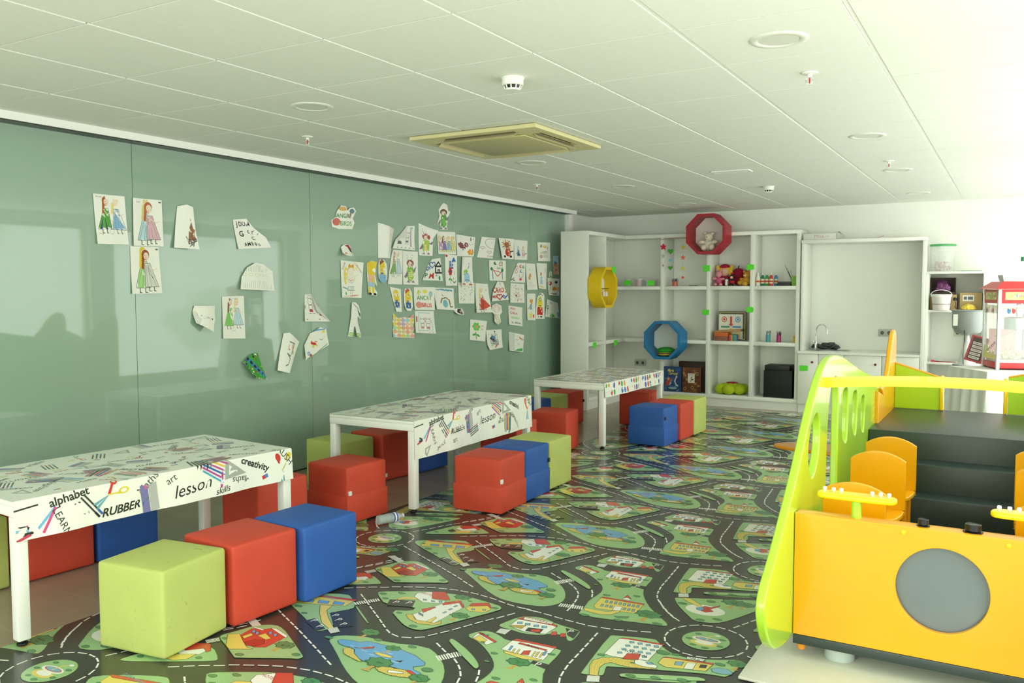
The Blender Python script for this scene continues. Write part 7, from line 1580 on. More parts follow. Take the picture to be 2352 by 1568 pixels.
def pot_of_tools(name, x, y, z, c, label, n, tools, r=.028, h=.085, seed=1, mesh_look=True):
    t = empty(name, (x, y, z), 0, label, 'pot'); rr = random.Random(seed)
    m = mat('pot_' + c.strip('#'), c, .35)
    bm = bmesh.new(); bm_lathe(bm, [(0, 0), (r, 0), (r * 1.03, h), (r * .96, h), (r * .93, .003), (0, .003)], 22); fin(bm, 'pot', m, t, smooth=True)
    for k in range(n):
        a = rr.uniform(0, 6.28); q = rr.uniform(.2, .8) * r; tx, ty = math.cos(a) * q * 1.35, math.sin(a) * q * 1.2
        tube('pencil', mat('pencil_' + tools[k % len(tools)].strip('#'), tools[k % len(tools)], .5), (math.cos(a) * q * .5, math.sin(a) * q * .5, .006), (tx, ty, h + rr.uniform(.015, .055)), .0035, t, n=6)
    return t
def scissor_rings(t, c, pts):
    for x, z in pts:
        bm = bmesh.new(); bm_path(bm, [(x + .011 * math.cos(a), 0, z + .014 * math.sin(a)) for a in [2 * PI * k / 14 for k in range(14)]], .0028, 8, True); fin(bm, 'scissor_handle', c, t, smooth=True)
p1 = pot_of_tools('pencil_pot', 1.690, 8.72, Z2, '#4a9aa8', 'turquoise pot of pencils and scissors, left of the magenta pot', 6, ['#3a7a8a', '#2a3a4a', '#6ab0b8'], seed=2); scissor_rings(p1, BLACKP, ((-.008, .118), (.022, .122)))
pot_of_tools('pencil_pot', 1.822, 8.72, Z2, '#b02a72', 'magenta pot full of dark felt pens, right of the turquoise pot', 11, ['#7a1f4a', '#2a2a30', '#8a3a5a', '#3a3a3a'], seed=3)
single('yellow_box', box('yellow_box', mat('mustard_card', '#d8b030', .6), 2.005, 2.035, 8.66, 8.74, Z2 + .0005, Z2 + .085, bev=.002), 'small yellow box at the right end of the middle bay', 'box')
p3 = pot_of_tools('scissor_pot', .485, 8.70, Z1, '#c8603a', 'small orange pot of blue-handled scissors in the second upper bay', 3, ['#26324a', '#1f2a44'], r=.034, h=.062, seed=4)
scissor_rings(p3, mat('navy_plastic', '#24345e', .4), ((-.035, .078), (-.012, .085), (.012, .080), (.035, .076), (0, .070), (-.024, .068)))
single('small_dish', lathe('small_dish', mat('grey_dish', '#8a908c', .5), [(0, 0), (.045, 0), (.055, .014), (.050, .014), (.042, .003), (0, .003)], c=(.72, 8.72, Z1 + .0005)), 'flat grey dish to the right of the scissor pot', 'dish')
single('small_lid', lathe('small_lid', mat('pale_lid', '#b9bfb8', .5), [(0, 0), (.03, 0), (.03, .006), (0, .008)], c=(.615, 8.71, Z1 + .0005)), 'small pale round tin between the scissor pot and grey dish', 'potlid')  # a loose flat lid rather than a container
def jar(x, y, r, h, c, label, lid='#e6e6e0'):
    t = empty('craft_jar', (x, y, Z1), 0, label, 'jar', 'small see-through tubs behind the green notes')
    lathe('tub', mat('tub_' + c.strip('#'), c, .3), [(0, .0005), (r * .85, .0005), (r, h), (0, h)], t, n=22); lathe('lid', mat('tub_lid', lid, .4), [(0, h + .0005), (r * 1.06, h + .0005), (r * 1.06, h + .010), (0, h + .011)], t, n=22)
jar(-.19, 8.74, .045, .085, '#c9cfc4', 'pale tub at the left behind the green note'); jar(-.02, 8.72, .052, .090, '#c8b4bc', 'pinkish tub between the two green notes'); jar(.085, 8.75, .04, .07, '#b6c8cc', 'bluish tub left of the second green note'); jar(.25, 8.76, .042, .09, '#bcbcae', 'greyish tub with dark top, rightmost beside the upright', '#4a4640')

def garland():
    def strand(x, y, z0, items, label):
        t = empty('paper_garland', (x, 8.612, 2.14), 0, label, 'garland', 'paper garlands hung in the upper bay')
        bm = bmesh.new(); bm_path(bm, [(0, 0, 0), (.002, 0, z0 - 2.14)], .0009, 5); fin(bm, 'thread', mat('thread', '#c9c9be', .8), t)
        for k, (kind, z, s, c) in enumerate(items):
            if kind == 'heart': pts = [(s * .5 * math.sin(a) ** 3, s * .5 * (13 * math.cos(a) - 5 * math.cos(2 * a) - 2 * math.cos(3 * a) - math.cos(4 * a)) / 16) for a in [2 * PI * q / 26 for q in range(26)]]
            elif kind == 'star': pts = [((s * .5 if q % 2 == 0 else s * .22) * math.sin(PI * q / 5), (s * .5 if q % 2 == 0 else s * .22) * math.cos(PI * q / 5)) for q in range(10)]
            elif kind == 'flower': pts = [(s * .5 * (.78 + .22 * math.cos(5 * a)) * math.sin(a), s * .5 * (.78 + .22 * math.cos(5 * a)) * math.cos(a)) for a in [2 * PI * q / 40 for q in range(40)]]
            else: pts = ell(0, 0, s * .5, s * .5, 16)
            plate(kind if kind in ('heart', 'star', 'flower') else 'dot', mat('card_' + c.strip('#'), c, .7), [pts], .0025, 'XZ', -.002, .0004, t, Matrix.Translation((0, 0, z - 2.14)))
    strand(.352, 8.655, 1.76, [('flower', 2.04, .085, '#d0203c'), ('flower', 1.92, .06, '#c4c8b4'), ('dot', 1.80, .03, '#b9a9a0')], 'garland with a red flower on top, hanging by the left upright')
    strand(.452, 8.67, 1.66, [('heart', 1.98, .08, '#3f9f2c'), ('heart', 1.865, .05, '#6ac0d8'), ('heart', 1.765, .065, '#3f9f2c')], 'garland of green and blue hearts, second from the left')
    strand(.620, 8.67, 1.645, [('star', 2.03, .075, '#ded040'), ('star', 1.895, .075, '#e86a4a'), ('star', 1.76, .07, '#ded040'), ('dot', 1.64, .034, '#e85a3c')], 'garland of yellow and orange stars, nearest the red octagonal box')
    t = bmesh.new(); bm_path(t, [(.31, 8.613, 2.135), (.45, 8.612, 2.146), (.60, 8.612, 2.150), (.72, 8.613, 2.152)], .003, 8); single('twig', fin(t, 'twig', mat('twig_wood', '#a8794a', .8), smooth=True), 'thin twig from which the paper garlands hang', 'twig')
garland()

def printed_box(name, x0, x1, y0, y1, z0, z1, draw, label, cat, side='#3a2a22', rz=0.):
    t = empty(name, ((x0 + x1) / 2, (y0 + y1) / 2, z0), rz, label, cat); w, d, h = x1 - x0, y1 - y0, z1 - z0
    box('cover', mat('side_' + side.strip('#'), side, .6), -w / 2, w / 2, -d / 2, d / 2, .0005, h, t, .002)
    sh = Sheet(); draw(sh); me = sheet_mesh(sh, [0, 1], [0, 1], lambda u, v, q: (-w / 2 + u * w, -d / 2 - .0004 - q, .0005 + v * h), eps=3e-5, res=.03)
    link(me, 'front_print', t, printed('glossy_card', .3, .3)); return t
def B1(s):
    s.poly(SQ, '#26467a', True); r = random.Random(4)
    for k in range(26): s.ell(r.uniform(.1, .9), r.uniform(.08, .9), r.uniform(.06, .16), r.uniform(.03, .07), r.choice(['#2f5a94', '#3f74a8', '#6a9ac0', '#1d3560', '#9cc0d8']), 12)
    s.text('Magia', .38, .84, .16, '#e8d040', shear=.3, bold=.02); s.text('Carrusel', .52, .72, .15, '#e8d040', shear=.3, bold=.02)
    s.poly([(.08, .2), (.3, .26), (.44, .5), (.34, .56), (.16, .42)], '#c0402c'); s.ell(.26, .5, .06, .06, '#e8a04a'); s.line([(.7, .56), (.62, .42), (.7, .28), (.8, .24)], .05, '#e6e2da'); s.ell(.72, .6, .05, .05, '#e8c8a0'); s.ell(.5, .12, .34, .08, '#1a3038'); s.ell(.5, .14, .26, .05, '#8ab0c0')
def B2(s):
    s.poly(SQ, '#6a4226', True); r = random.Random(5)
    for k in range(40):
        x, y = r.uniform(0, .86), r.uniform(0, .9); s.poly([(x, y), (x + .14, y), (x + .14, y + .1), (x, y + .1)], r.choice(['#8a5a34', '#4a2c1a', '#a87a48', '#5a3a24', '#7a3a2a']), True)
    for x, y in ((.15, .15), (.55, .2), (.8, .75)): s.ell(x, y, .08, .07, '#b08a50'); s.ell(x, y, .05, .04, '#4a3a24')
    s.poly([(.3, .38), (.66, .38), (.66, .76), (.3, .76)], '#e8e6d8', True); s.text('AJEDREZ', .48, .71, .07, 'k'); s.line([(.44, .44), (.5, .5), (.46, .56), (.54, .64)], .03, '#4a4a4a'); s.ell(.55, .52, .04, .03, 'k')
printed_box('game_box', .36, .60, 8.655, 8.685, Z0, .478, B1, 'blue upright picture game box in the bottom bay under the blue octagon', 'game box', '#1d3560')
printed_box('game_box', .612, .86, 8.66, 8.69, Z0, .478, B2, 'brown patterned game box with a small white label, right of the blue one', 'game box', '#4a2c1a')
single('brown_case', box('brown_case', mat('dark_brown_board', '#3d2a20', .6), .53, .905, 8.75, 8.83, Z0 + .0005, .545, bev=.003), 'dark brown flat case standing behind the picture game boxes', 'case')
bm = bmesh.new(); bm_box(bm, 1.655, 2.0, 8.67, 8.99, Z0 + .0005, .485, .004); single('black_box', fin(bm, 'black_box', mat('black_board', '#121412', .6, noise_amt=.3, noise_scale=60), smooth=True), 'large black box in the bottom right bay', 'box')
single('black_case', box('black_case', mat('black_lid', '#1d201c', .5), 1.665, 1.965, 8.68, 8.95, .4855, .548, bev=.003), 'flatter black case lying on top of the large black box', 'case')
def GB(s):
    s.poly(SQ, '#2a2018', True); s.poly([(.03, .03), (.97, .03), (.97, .97), (.03, .97)], '#d8b82a', True); s.poly([(.05, .05), (.95, .05), (.95, .95), (.05, .95)], '#2a2018', True); s.poly([(.0, .04), (.88, .04), (.88, .90), (.0, .90)], '#eceadb', True)
    for x, y, c in ((.2, .72, '#c8382e'), (.7, .72, '#3a8ac0'), (.7, .2, '#e8cc30'), (.2, .2, '#3f9f4c')): s.ell(x, y, .10, .10, c, 22); s.ell(x, y, .07, .07, 'W', 20); s.ell(x, y, .045, .045, c, 16)
    s.poly([(.41, .5), (.49, .5), (.49, .82), (.41, .82)], '#c8382e', True); s.poly([(.36, .56), (.45, .47), (.54, .56)], '#c8382e'); s.poly([(.08, .43), (.4, .43), (.4, .49), (.08, .49)], '#2e8a56', True); s.poly([(.5, .43), (.82, .43), (.82, .49), (.5, .49)], '#3a8ac0', True); s.poly([(.41, .1), (.49, .1), (.49, .42), (.41, .42)], '#e8cc30', True)
printed_box('board_game', 1.035, 1.385, 8.83, 8.848, Z2, 1.205, GB, 'square board game with coloured corner circles leaning at the back of a bay', 'board game', '#2a2018')
bx = [(1.02, 1.20, .0005, .052, '#8a5a48', 'brown book, lowest of the small stack before the board game'), (1.03, 1.20, .053, .105, '#d06a30', 'orange book, middle of the small stack before the board game')]
for a, b, c, d, col, l in bx: single('book', box('book', mat('book_' + col.strip('#'), col, .6), a, b, 8.66, 8.78, Z2 + c, Z2 + d, bev=.003), l, 'book')
o = box('book', mat('book_tan', '#b98a5a', .6), -.165, .165, -.055, .055, 0, .026, bev=.003); o.location = (1.195, 8.72, Z2 + .112); o.rotation_euler = (0, -.07, 0); single('book', o, 'long tan book lying tilted on top of the small stack', 'book')
cols = ['#a83a34', '#c05a6a', '#d0a04a', '#4a8a8a', '#5aa05a', '#6a8ab8']
for k, c in enumerate(cols): single('card_box', box('card_box', mat('spine_' + c.strip('#'), c, .6), 1.206 + k * .0172, 1.222 + k * .0172, 8.67, 8.76, Z2 + .0005, Z2 + .085 - .004 * (k % 3), bev=.001), 'thin upright card box under the tan book, coloured ' + ('dark red', 'pink', 'mustard', 'teal', 'green', 'pale blue')[k], 'card box', 'thin card boxes under the tan book')
# green round things in the blue octagon
def discs():
    for k, (c, r, h, l) in enumerate((('#1d5a2a', .084, .012, 'dark green disc, lowest in the blue octagonal box'), ('#d8cc30', .096, .013, 'yellow disc in the stack in the blue octagonal box'), ('#c83a7a', .100, .010, 'pink disc between yellow and green ones in the blue octagonal box'), ('#7ac83a', .110, .012, 'light green disc under the domed green cushion'))):
        single('felt_disc', lathe('felt_disc', mat('felt_' + c.strip('#'), c, .9), [(0, 0), (r * .95, 0), (r, h * .5), (r * .95, h), (0, h)], c=(.448 + .002 * k, 8.465, .6315 + .0135 * k), n=36), l, 'felt disc', 'stacked felt discs in the blue box')
    single('domed_cushion', lathe('domed_cushion', mat('green_felt', '#2f9a2c', .9, noise_amt=.1, noise_scale=60), [(0, 0), (.100, .0), (.122, .012), (.110, .032), (.075, .050), (.03, .058), (0, .059)], c=(.455, 8.465, .6855), n=40), 'domed green round cushion on top of the disc stack in the blue box', 'cushion')
discs()
# wire basket of papers in the yellow octagon
def yellow_box_content():
    t = empty('wire_basket', (-.10, 7.69, 1.2985), 0, 'small wire tray with papers standing in the yellow octagonal box', 'tray'); m = mat('yellow_wire', '#d8b410', .4)
    bm = bmesh.new()
    for z in (.0, .10, .19):
        bm_path(bm, [(-.05, -.08, z + .003), (.05, -.08, z + .003), (.05, .08, z + .003), (-.05, .08, z + .003)], .003, 6, True)
    for x in (-.05, .05):
        for y in (-.08, .0, .08): bm_path(bm, [(x, y, .0), (x, y, .195)], .0025, 6)
    fin(bm, 'wire', m, t); box('paper_stack', MELA, -.045, .045, -.075, .075, .104, .16, t); box('dark_folder', BLACKP, -.048, .06, -.078, .078, .197, .203, t)
yellow_box_content()

# on top of the cupboard frame
def miss_box():
    t = empty('white_box', (2.32, 8.80, 2.0725), 0, 'long white carton with faint pink handwriting on the cupboard frame', 'box')
    box('carton', mat('white_card', '#dfe1d8', .7), -.21, .16, -.17, .10, 0, .075, t, .003)
    sh = Sheet(); sh.text('Miss', 0, .04, .05, '#d0a0a8', sx=1.3); sh.line([(.06, .03), (.10, .045), (.12, .04)], .004, '#d0a0a8')
    link(sheet_mesh(sh, [-1, 1], [-1, 1], lambda u, v, d: (u - .03, -.1705 - d, v)), 'handwriting', t, printed('handwriting', .7))
    bm = bmesh.new(); v = [bm.verts.new(p) for p in ((.12, -.15, .078), (.20, -.17, .092), (.24, -.16, .05), (.26, -.17, .005), (.17, -.10, .09), (.24, -.09, .05))]
    bm.faces.new((v[0], v[1], v[4])); bm.faces.new((v[1], v[2], v[5], v[4])); bm.faces.new((v[2], v[3], v[5])); fin(bm, 'loose_sheet', mat('sheet_grey', '#aab4ac', .7), t)
miss_box()
for pts, l in (([(2.78, 8.66, 2.0755), (2.84, 8.68, 2.0755), (2.92, 8.66, 2.0755), (2.99, 8.64, 2.095), (3.0, 8.63, 2.10)], 'pink ribbon curling on top of the cupboard frame'), ([(3.05, 8.66, 2.0755), (3.12, 8.67, 2.077), (3.2, 8.66, 2.0755)], 'short pink strip lying right of the pink ribbon')):
    bm = bmesh.new(); bm_path(bm, pts, .003, 6); single('ribbon', fin(bm, 'ribbon', mat('pink_ribbon', '#e08aa0', .6), smooth=True), l, 'ribbon')
# bin bags by the sink
def bag(loc, s, m, label, seed):
    bm = bmesh.new(); bmesh.ops.create_icosphere(bm, subdivisions=4, radius=1); r = random.Random(seed)
    for v in bm.verts:
        n_ = noise.noise(v.co * 2.3 + Vector((seed, 0, 0))) * .35 + abs(noise.noise(v.co * 6)) * .2
        v.co = Vector((v.co.x * s[0], v.co.y * s[1], max(-.5, v.co.z) * s[2])) * (1 + n_)
    zmin = min(v.co.z for v in bm.verts)
    for v in bm.verts: v.co.z -= zmin
    o = fin(bm, 'crumpled_bag', m, smooth=True); o.location = loc; tag(o, label, 'bag'); return o
bag((2.40, 8.80, .7565), (.11, .07, .05), mat('black_film', '#262c2b', .22), 'shiny dark crumpled plastic bag by the sink', 1)
bag((2.225, 8.985, .7575), (.06, .04, .032), mat('green_cloth', '#17332c', .7), 'small dark green cloth behind the tap', 5)
bag((3.72, 8.50, .0005), (.10, .10, .22), mat('black_film', '#262c2b', .22), 'black plastic bag on the floor behind the white cloth', 8)

# ------------------------------------------------------------------ low shelf unit contents
def clear(name, c, a=.35, rough=.1): return mat(name, c, rough, alpha=a, spec=.6)
def bucket_sweets():
    t = empty('sweet_tub', (3.605, 8.78, 1.6825), 0, 'tall clear tub of pink lollipops with a green lid', 'tub')
    lathe('tub', clear('clear_plastic', '#eef2ee', .28), [(0, .0), (.110, .0), (.115, .006), (.128, .285), (.126, .285), (.112, .008), (0, .004)], t, n=36)
    lathe('lid', mat('green_lid', '#3fa05a', .4), [(0, .2855), (.136, .2855), (.136, .303), (.130, .307), (0, .307)], t, n=36)
    bm = bmesh.new(); bm_path(bm, [(.128 * math.cos(a), -.128 * abs(math.sin(a)) ** .9 - .002, .27 - .06 * math.sin(a)) for a in [PI * k / 14 for k in range(15)]], .002, 6); fin(bm, 'handle', METALW, t)
    r = random.Random(3); cs = [mat('sweet_pink', '#d88a94', .3), mat('sweet_red', '#c05a68', .3)]; k = 0
    for q in range(46):
        a, rr, z = r.uniform(0, 6.28), r.uniform(.02, .092), r.uniform(.016, .11); lol = lathe('lollipop', cs[q % 2], [(0, -.012), (.009, -.008), (.012, 0), (.009, .008), (0, .012)], t, (rr * math.cos(a), rr * math.sin(a), z), 10)
        d = Vector((r.uniform(-1, 1), r.uniform(-1, 1), r.uniform(.2, 1))).normalized() * .05; c = Vector((rr * math.cos(a), rr * math.sin(a), z)); e = c + d
        if Vector((e.x, e.y)).length > .105: e = c + Vector((-d.x, -d.y, d.z))
        if q % 2: tube('lollipop_stick', METALW, c, e, .0018, t, n=5)
bucket_sweets()
bm = bmesh.new(); bm_box(bm, 3.76, 3.98, 8.64, 8.80, 1.6825, 1.686); bm_box(bm, 3.80, 4.0, 8.66, 8.79, 1.6862, 1.690); single('magazine', fin(bm, 'magazine', mat('magazine_cover', '#7a9a90', .4)), 'thin magazine lying on the low shelf unit', 'magazine')
def purple_bag_box():
    t = empty('open_carton', (3.612, 8.83, 1.4255), 0, 'dark open box holding a shiny purple bag, top left of the low shelf unit', 'box')
    m = mat('dark_carton', '#3a2e26', .7); bm = bmesh.new()
    for a in ((-.12, .13, .06, .065, 0, .19), (-.12, -.115, -.06, .06, 0, .19), (.125, .13, -.06, .06, 0, .19), (-.115, .125, -.06, .06, 0, .006), (-.115, .125, -.065, -.06, 0, .03)): bm_box(bm, *a)
    fin(bm, 'carton', m, t)
    o = bag((0, 0, 0), (.075, .04, .085), mat('purple_foil', '#6a3a68', .25, .5), 'x', 3); o.name = 'shiny_bag'; o.parent = t; o.location = (0, 0, .010)
    for k in ('label', 'category'): del o[k]
box_under = single('cardboard_box', box('cardboard_box', mat('brown_cardboard', '#c2a877', .8), 3.49, 3.76, 8.76, 9.0, 1.2525, 1.4245, bev=.003), 'brown cardboard box behind the white bucket', 'box')
purple_bag_box()
def white_bucket():
    t = empty('white_bucket', (3.612, 8.645, 1.2525), 0, 'white translucent bucket with its handle up, pink at the bottom', 'bucket')
    lathe('bucket', mat('milky_plastic', '#e9e2e0', .3), [(0, 0), (.082, 0), (.086, .004), (.100, .150), (.100, .155), (0, .155)], t, n=36)
    lathe('rim', METALW, [(.1005, .150), (.107, .152), (.107, .172), (.100, .176), (0, .176), (0, .1555), (.1005, .1555)], t, n=36)
    lathe('pink_band', mat('faded_pink', '#e0b4b0', .4), [(.0832, .006), (.0848, .006), (.0885, .040), (.0872, .040)], t, n=36)
    lathe('text_band', mat('grey_print', '#b0a8a4', .5), [(.0918, .058), (.0922, .058), (.0936, .072), (.0932, .072)], t, n=36)
    bm = bmesh.new(); bm_path(bm, [(.108 * math.cos(a), -.02, .165 + .060 * math.sin(a)) for a in [PI * k / 18 for k in range(19)]], .0035, 8); fin(bm, 'handle', METALW, t, smooth=True)
white_bucket()
def card2():
    t = empty('cardboard_box', (3.89, 8.86, 1.2525), 0, 'brown cardboard box with a white address label, right in the low shelf unit', 'box')
    box('carton', mat('brown_cardboard', '#c2a877', .8), -.10, .12, -.10, .12, 0, .195, t, .003); lb = box('address_label', MELA, -.07, .04, -.102, -.1005, .10, .165, t)
    for k, (a, b) in enumerate(((-.06, -.03), (-.02, .03))): box('barcode', mat('barcode_grey', '#6a6a68', .6), a, b, -.1032, -.1025, .115, .15, lb)
card2()
plushy = bag((3.885, 8.68, 1.2525), (.06, .045, .04), mat('yellow_wrapper', '#e8cc4a', .3), 'crumpled yellow snack bag before the labelled cardboard box', 12)
def plug_cable():
    t = empty('power_cable', (3.745, 8.72, 1.2525), 0, 'black plug and cable standing between the bucket and cardboard box', 'cable')
    lathe('plug', BLACKP, [(0, 0), (.018, 0), (.02, .02), (.012, .035), (0, .035)], t, (0, 0, .105)); bm = bmesh.new(); bm_path(bm, [(0, 0, .105), (.01, 0, .07), (.0, .01, .03), (.03, 0, .004), (.07, .0, .004)], .004, 8); fin(bm, 'cord', BLACKP, t, smooth=True)
plug_cable()
def papers_red():
    t = empty('leaflet', (3.64, 8.74, .6680), .1, 'red and white folded leaflet on the shelf at the left', 'leaflet')
    bm = bmesh.new()
    for k in range(9):
        pass
    prof = [(-.10, .045), (-.085, .028), (-.06, .016), (-.02, .010), (.05, .008), (.13, .006)]; rows = []
    for x, z in prof: rows.append([bm.verts.new((x, -.08, z)), bm.verts.new((x, .08, z))])
    for a, b in zip(rows, rows[1:]): bm.faces.new((a[0], a[1], b[1], b[0]))
    fin(bm, 'open_page', mat('leaflet_page', '#d8dcd4', .5), t, smooth=True); box('cover', mat('leaflet_red', '#c8303c', .45), -.12, .12, -.085, .085, 0, .004, t); box('edge_strip', mat('leaflet_red', '#c8303c', .45), -.125, -.09, -.087, -.085, .0045, .022, t)
papers_red()

# ------------------------------------------------------------------ popcorn table
CLOTH = mat('white_fabric', '#e6e8e0', .85, bump=.3, bump_scale=40)
def cloth_table():
    th = -33 * D2R; ax = Vector((math.cos(th + PI / 2 - 0), math.sin(th + PI / 2))); h = .752
    corner = Vector((4.133, 6.62)); e1 = Vector((-.545, .838)); e2 = Vector((.838, .545)); L1, L2 = .62, .72   # left edge and front-right edge
    cs = [corner, corner + e2 * L2, corner + e2 * L2 + e1 * L1, corner + e1 * L1]; ctr = sum(cs, Vector((0, 0))) / 4
    t = empty('party_table', (ctr.x, ctr.y, 0), 0, 'table fully draped in a white cloth under the popcorn machine', 'table')
    rel = [c - ctr for c in cs]
    for q in rel: tube('leg', METALW, (q.x * .8, q.y * .8, .0065), (q.x * .8, q.y * .8, h - .03), .018, t)
    bm = bmesh.new(); v = [bm.verts.new((q.x * .985, q.y * .985, z)) for z in (h - .03, h - .003) for q in rel]
    for f in ((3, 2, 1, 0), (4, 5, 6, 7), (0, 1, 5, 4), (1, 2, 6, 5), (2, 3, 7, 6), (3, 0, 4, 7)): bm.faces.new([v[i] for i in f])
    fin(bm, 'tabletop', MELA, t)
    bm = bmesh.new(); N = 26; ring = []
    for i in range(4):
        a, b = rel[i], rel[(i + 1) % 4]
        for k in range(N): ring.append((a.lerp(b, k / N), k / N, i))
    rows = []
    nrm = lambda p: p.normalized()
    for lev, z in enumerate((h, h - .006, h - .15, h - .35, h - .55, .02)):
        row = []
        for p, u, i in ring:
            d = (h - z); out = .003 + .05 * d + (.022 * math.sin(u * 2 * PI * 4 + i) + .012 * math.sin(u * 31 + i * 2)) * min(1, d * 1.8) + .07 * d * (abs(u - .0) < .06 or u > .94)
            q = p + nrm(p) * out; row.append(bm.verts.new((q.x, q.y, z)))
        rows.append(row)
    n = len(ring)
    for a, b in zip(rows, rows[1:]):
        for k in range(n): bm.faces.new((a[k], a[(k + 1) % n], b[(k + 1) % n], b[k]))
    bm.faces.new(rows[0]); bmesh.ops.recalc_face_normals(bm, faces=bm.faces)
    o = fin(bm, 'tablecloth', CLOTH, None, smooth=True); o.location = (ctr.x, ctr.y, .0); tag(o, 'long plain white cloth covering the popcorn table down to the floor', 'tablecloth')
    return ctr
cloth_table()
def popcorn_machine():
    rz = 19 * D2R; h0 = .7535
    c0 = Vector((4.195, 6.87)); e2 = Vector((math.cos(rz), math.sin(rz))); e1 = Vector((-math.sin(rz), math.cos(rz))); W, D = .42, .40
    ctr = c0 + e2 * W / 2 + e1 * D / 2
    t = empty('popcorn_machine', (ctr.x, ctr.y, h0), rz, 'red-roofed glass popcorn machine on the white-draped table', 'popcorn machine')
    RED = mat('popcorn_red', '#cc2f34', .35); AL = mat('aluminium_post', '#d3d8d6', .35, .4); a, b = W / 2, D / 2; H = .733
    box('base', RED, -a + .004, a - .004, -b + .004, b - .004, .012, .062, t, .004)
    for sx in (-1, 1):
        for sy in (-1, 1):
            tube('rubber_foot', BLACKP, (sx * (a - .03), sy * (b - .03), 0), (sx * (a - .03), sy * (b - .03), .0115), .014, t)
            box('corner_post', AL, sx * a - (.028 if sx > 0 else 0), sx * a + (.028 if sx < 0 else 0), sy * b - (.028 if sy > 0 else 0), sy * b + (.028 if sy < 0 else 0), .0, H - .001, t, .002)
    GL = clear('machine_glass', '#e6efec', .18, .04)
    for nm, x0, x1, y0, y1 in (('glass_pane', -a + .028, a - .028, -b + .008, -b + .012), ('glass_pane', -a + .028, a - .028, b - .012, b - .008), ('glass_pane', -a + .008, -a + .012, -b + .028, b - .028), ('glass_pane', a - .012, a - .008, -b + .028, b - .028)): box(nm, GL, x0, x1, y0, y1, .09, .60, t)
    box('floor_tray', AL, -a + .03, a - .03, -b + .03, b - .03, .063, .088, t)
    bm = bmesh.new()
    for x0, x1, y0, y1 in ((-a + .028, a - .028, -b + .004, -b + .016), (-a + .028, a - .028, b - .016, b - .004), (-a + .004, -a + .016, -b + .028, b - .028), (a - .016, a - .004, -b + .028, b - .028)): bm_box(bm, x0, x1, y0, y1, .602, H - .002)
    fin(bm, 'header', RED, t)
    # printed strips: name panel, popcorn frieze, corner sticker
    def strip(side, x0, x1, z0, z1, draw, nm):
        sh = Sheet(); draw(sh)
        if side == 'l': f = lambda u, v, d: (-a + .0035 - d - .0005, b - .03 - u * (D - .06) * (x1 - x0) - x0 * (D - .06), z0 + v * (z1 - z0))
        else: f = lambda u, v, d: (-a + .03 + x0 * (W - .06) + u * (x1 - x0) * (W - .06), -b + .0035 - d - .0005, z0 + v * (z1 - z0))
        link(sheet_mesh(sh, [0, 1], [0, 1], f, eps=3e-5, res=.03), nm, t, printed('sticker', .4))
    def name_panel(s):
        s.poly(SQ, '#e9dc8a', True); r = random.Random(6)
        for k in range(20): s.ell(r.uniform(.05, .95), r.uniform(.15, .85), .05, .12, r.choice(['#d8c060', '#f4ecb8', '#9ac06a']), 8)
        for k, (q, c) in enumerate(zip('POPCORN', ['#3a6ab0', '#c8382e', '#3f9f4c', '#8a4a9a', '#e08a2a', '#c8382e', '#3a6ab0'])): s.text(q, .32 + k * .09, .45, .4, c, sx=.25, bold=.03)
    def frieze(s):
        r = random.Random(8)
        for k in range(9):
            x = .06 + k * .11; s.ell(x, .35, .045, .3, r.choice(['#c8303c', '#f0ece0', '#3a7a9a', '#b8383a']), 12); s.ell(x, .75, .05, .16, '#f4efe0', 12); s.ell(x + .02, .6, .03, .1, '#f0d890', 10); s.ell(x - .02, .72, .008, .03, 'k', 6)
    def sticker(s):
        s.poly([(0, .0), (1, .0), (1, .22), (.5, .28), (0, .45)], '#e6d87a'); r = random.Random(9)
        for k in range(5): s.ell(.12 + k * .06, .5 + .1 * (k % 2), .11, .13, '#ece2b0', 12)
        for k, (q, c) in enumerate(zip('POPCORN', ['#3f9f4c', '#3f9f4c', '#8a4a9a', '#3a6ab0', '#c8382e', '#8a4a9a', '#3a6ab0'])): s.text(q, .30 + k * .10, .38 + k * .085, .24, c, sx=.45, bold=.05)
    for sd in ('l', 'f'):
        strip(sd, .08, .92, .635, .705, name_panel, 'name_panel'); strip(sd, .0, 1., .505, .597, frieze, 'picture_frieze')
    strip('l', .0, 1., .09, .26, sticker, 'window_sticker')
    # roof: low frustum with overhanging eaves
    bm = bmesh.new(); o_ = .035; v = [bm.verts.new((sx * (a + o_), sy * (b + o_), H)) for sx, sy in ((-1, -1), (1, -1), (1, 1), (-1, 1))] + [bm.verts.new((sx * (a - .05), sy * (b - .05), H + .068)) for sx, sy in ((-1, -1), (1, -1), (1, 1), (-1, 1))]
    for f in ((3, 2, 1, 0), (4, 5, 6, 7), (0, 1, 5, 4), (1, 2, 6, 5), (2, 3, 7, 6), (3, 0, 4, 7)): bm.faces.new([v[i] for i in f])
    fin(bm, 'roof', RED, t)
    # kettle on its arm
    bm = bmesh.new(); bm_lathe(bm, [(0, .36), (.075, .36), (.082, .37), (.082, .46), (.085, .465), (.07, .475), (0, .478)], 30, (.0, .02, 0)); fin(bm, 'kettle', STEEL, t, smooth=True)
    box('kettle_arm', AL, .02, .05, .0, .03, .479, .60, t, .002); box('motor_column', AL, .10, .135, .06, .10, .089, .60, t, .003)
    bm = bmesh.new(); bm_path(bm, [(.0, -.06, .36), (-.05, -.05, .33), (-.12, -.02, .29), (-.16, .02, .30)], .004, 8); fin(bm, 'cable', mat('grey_cable', '#b8b8b0', .5), t, smooth=True)
    box('pink_board', mat('pink_board', '#e6bcbc', .5), -.17, .06, .13, .136, .089, .36, t)
    # popcorn: nobody could count it
    bm = bmesh.new(); r = random.Random(5)
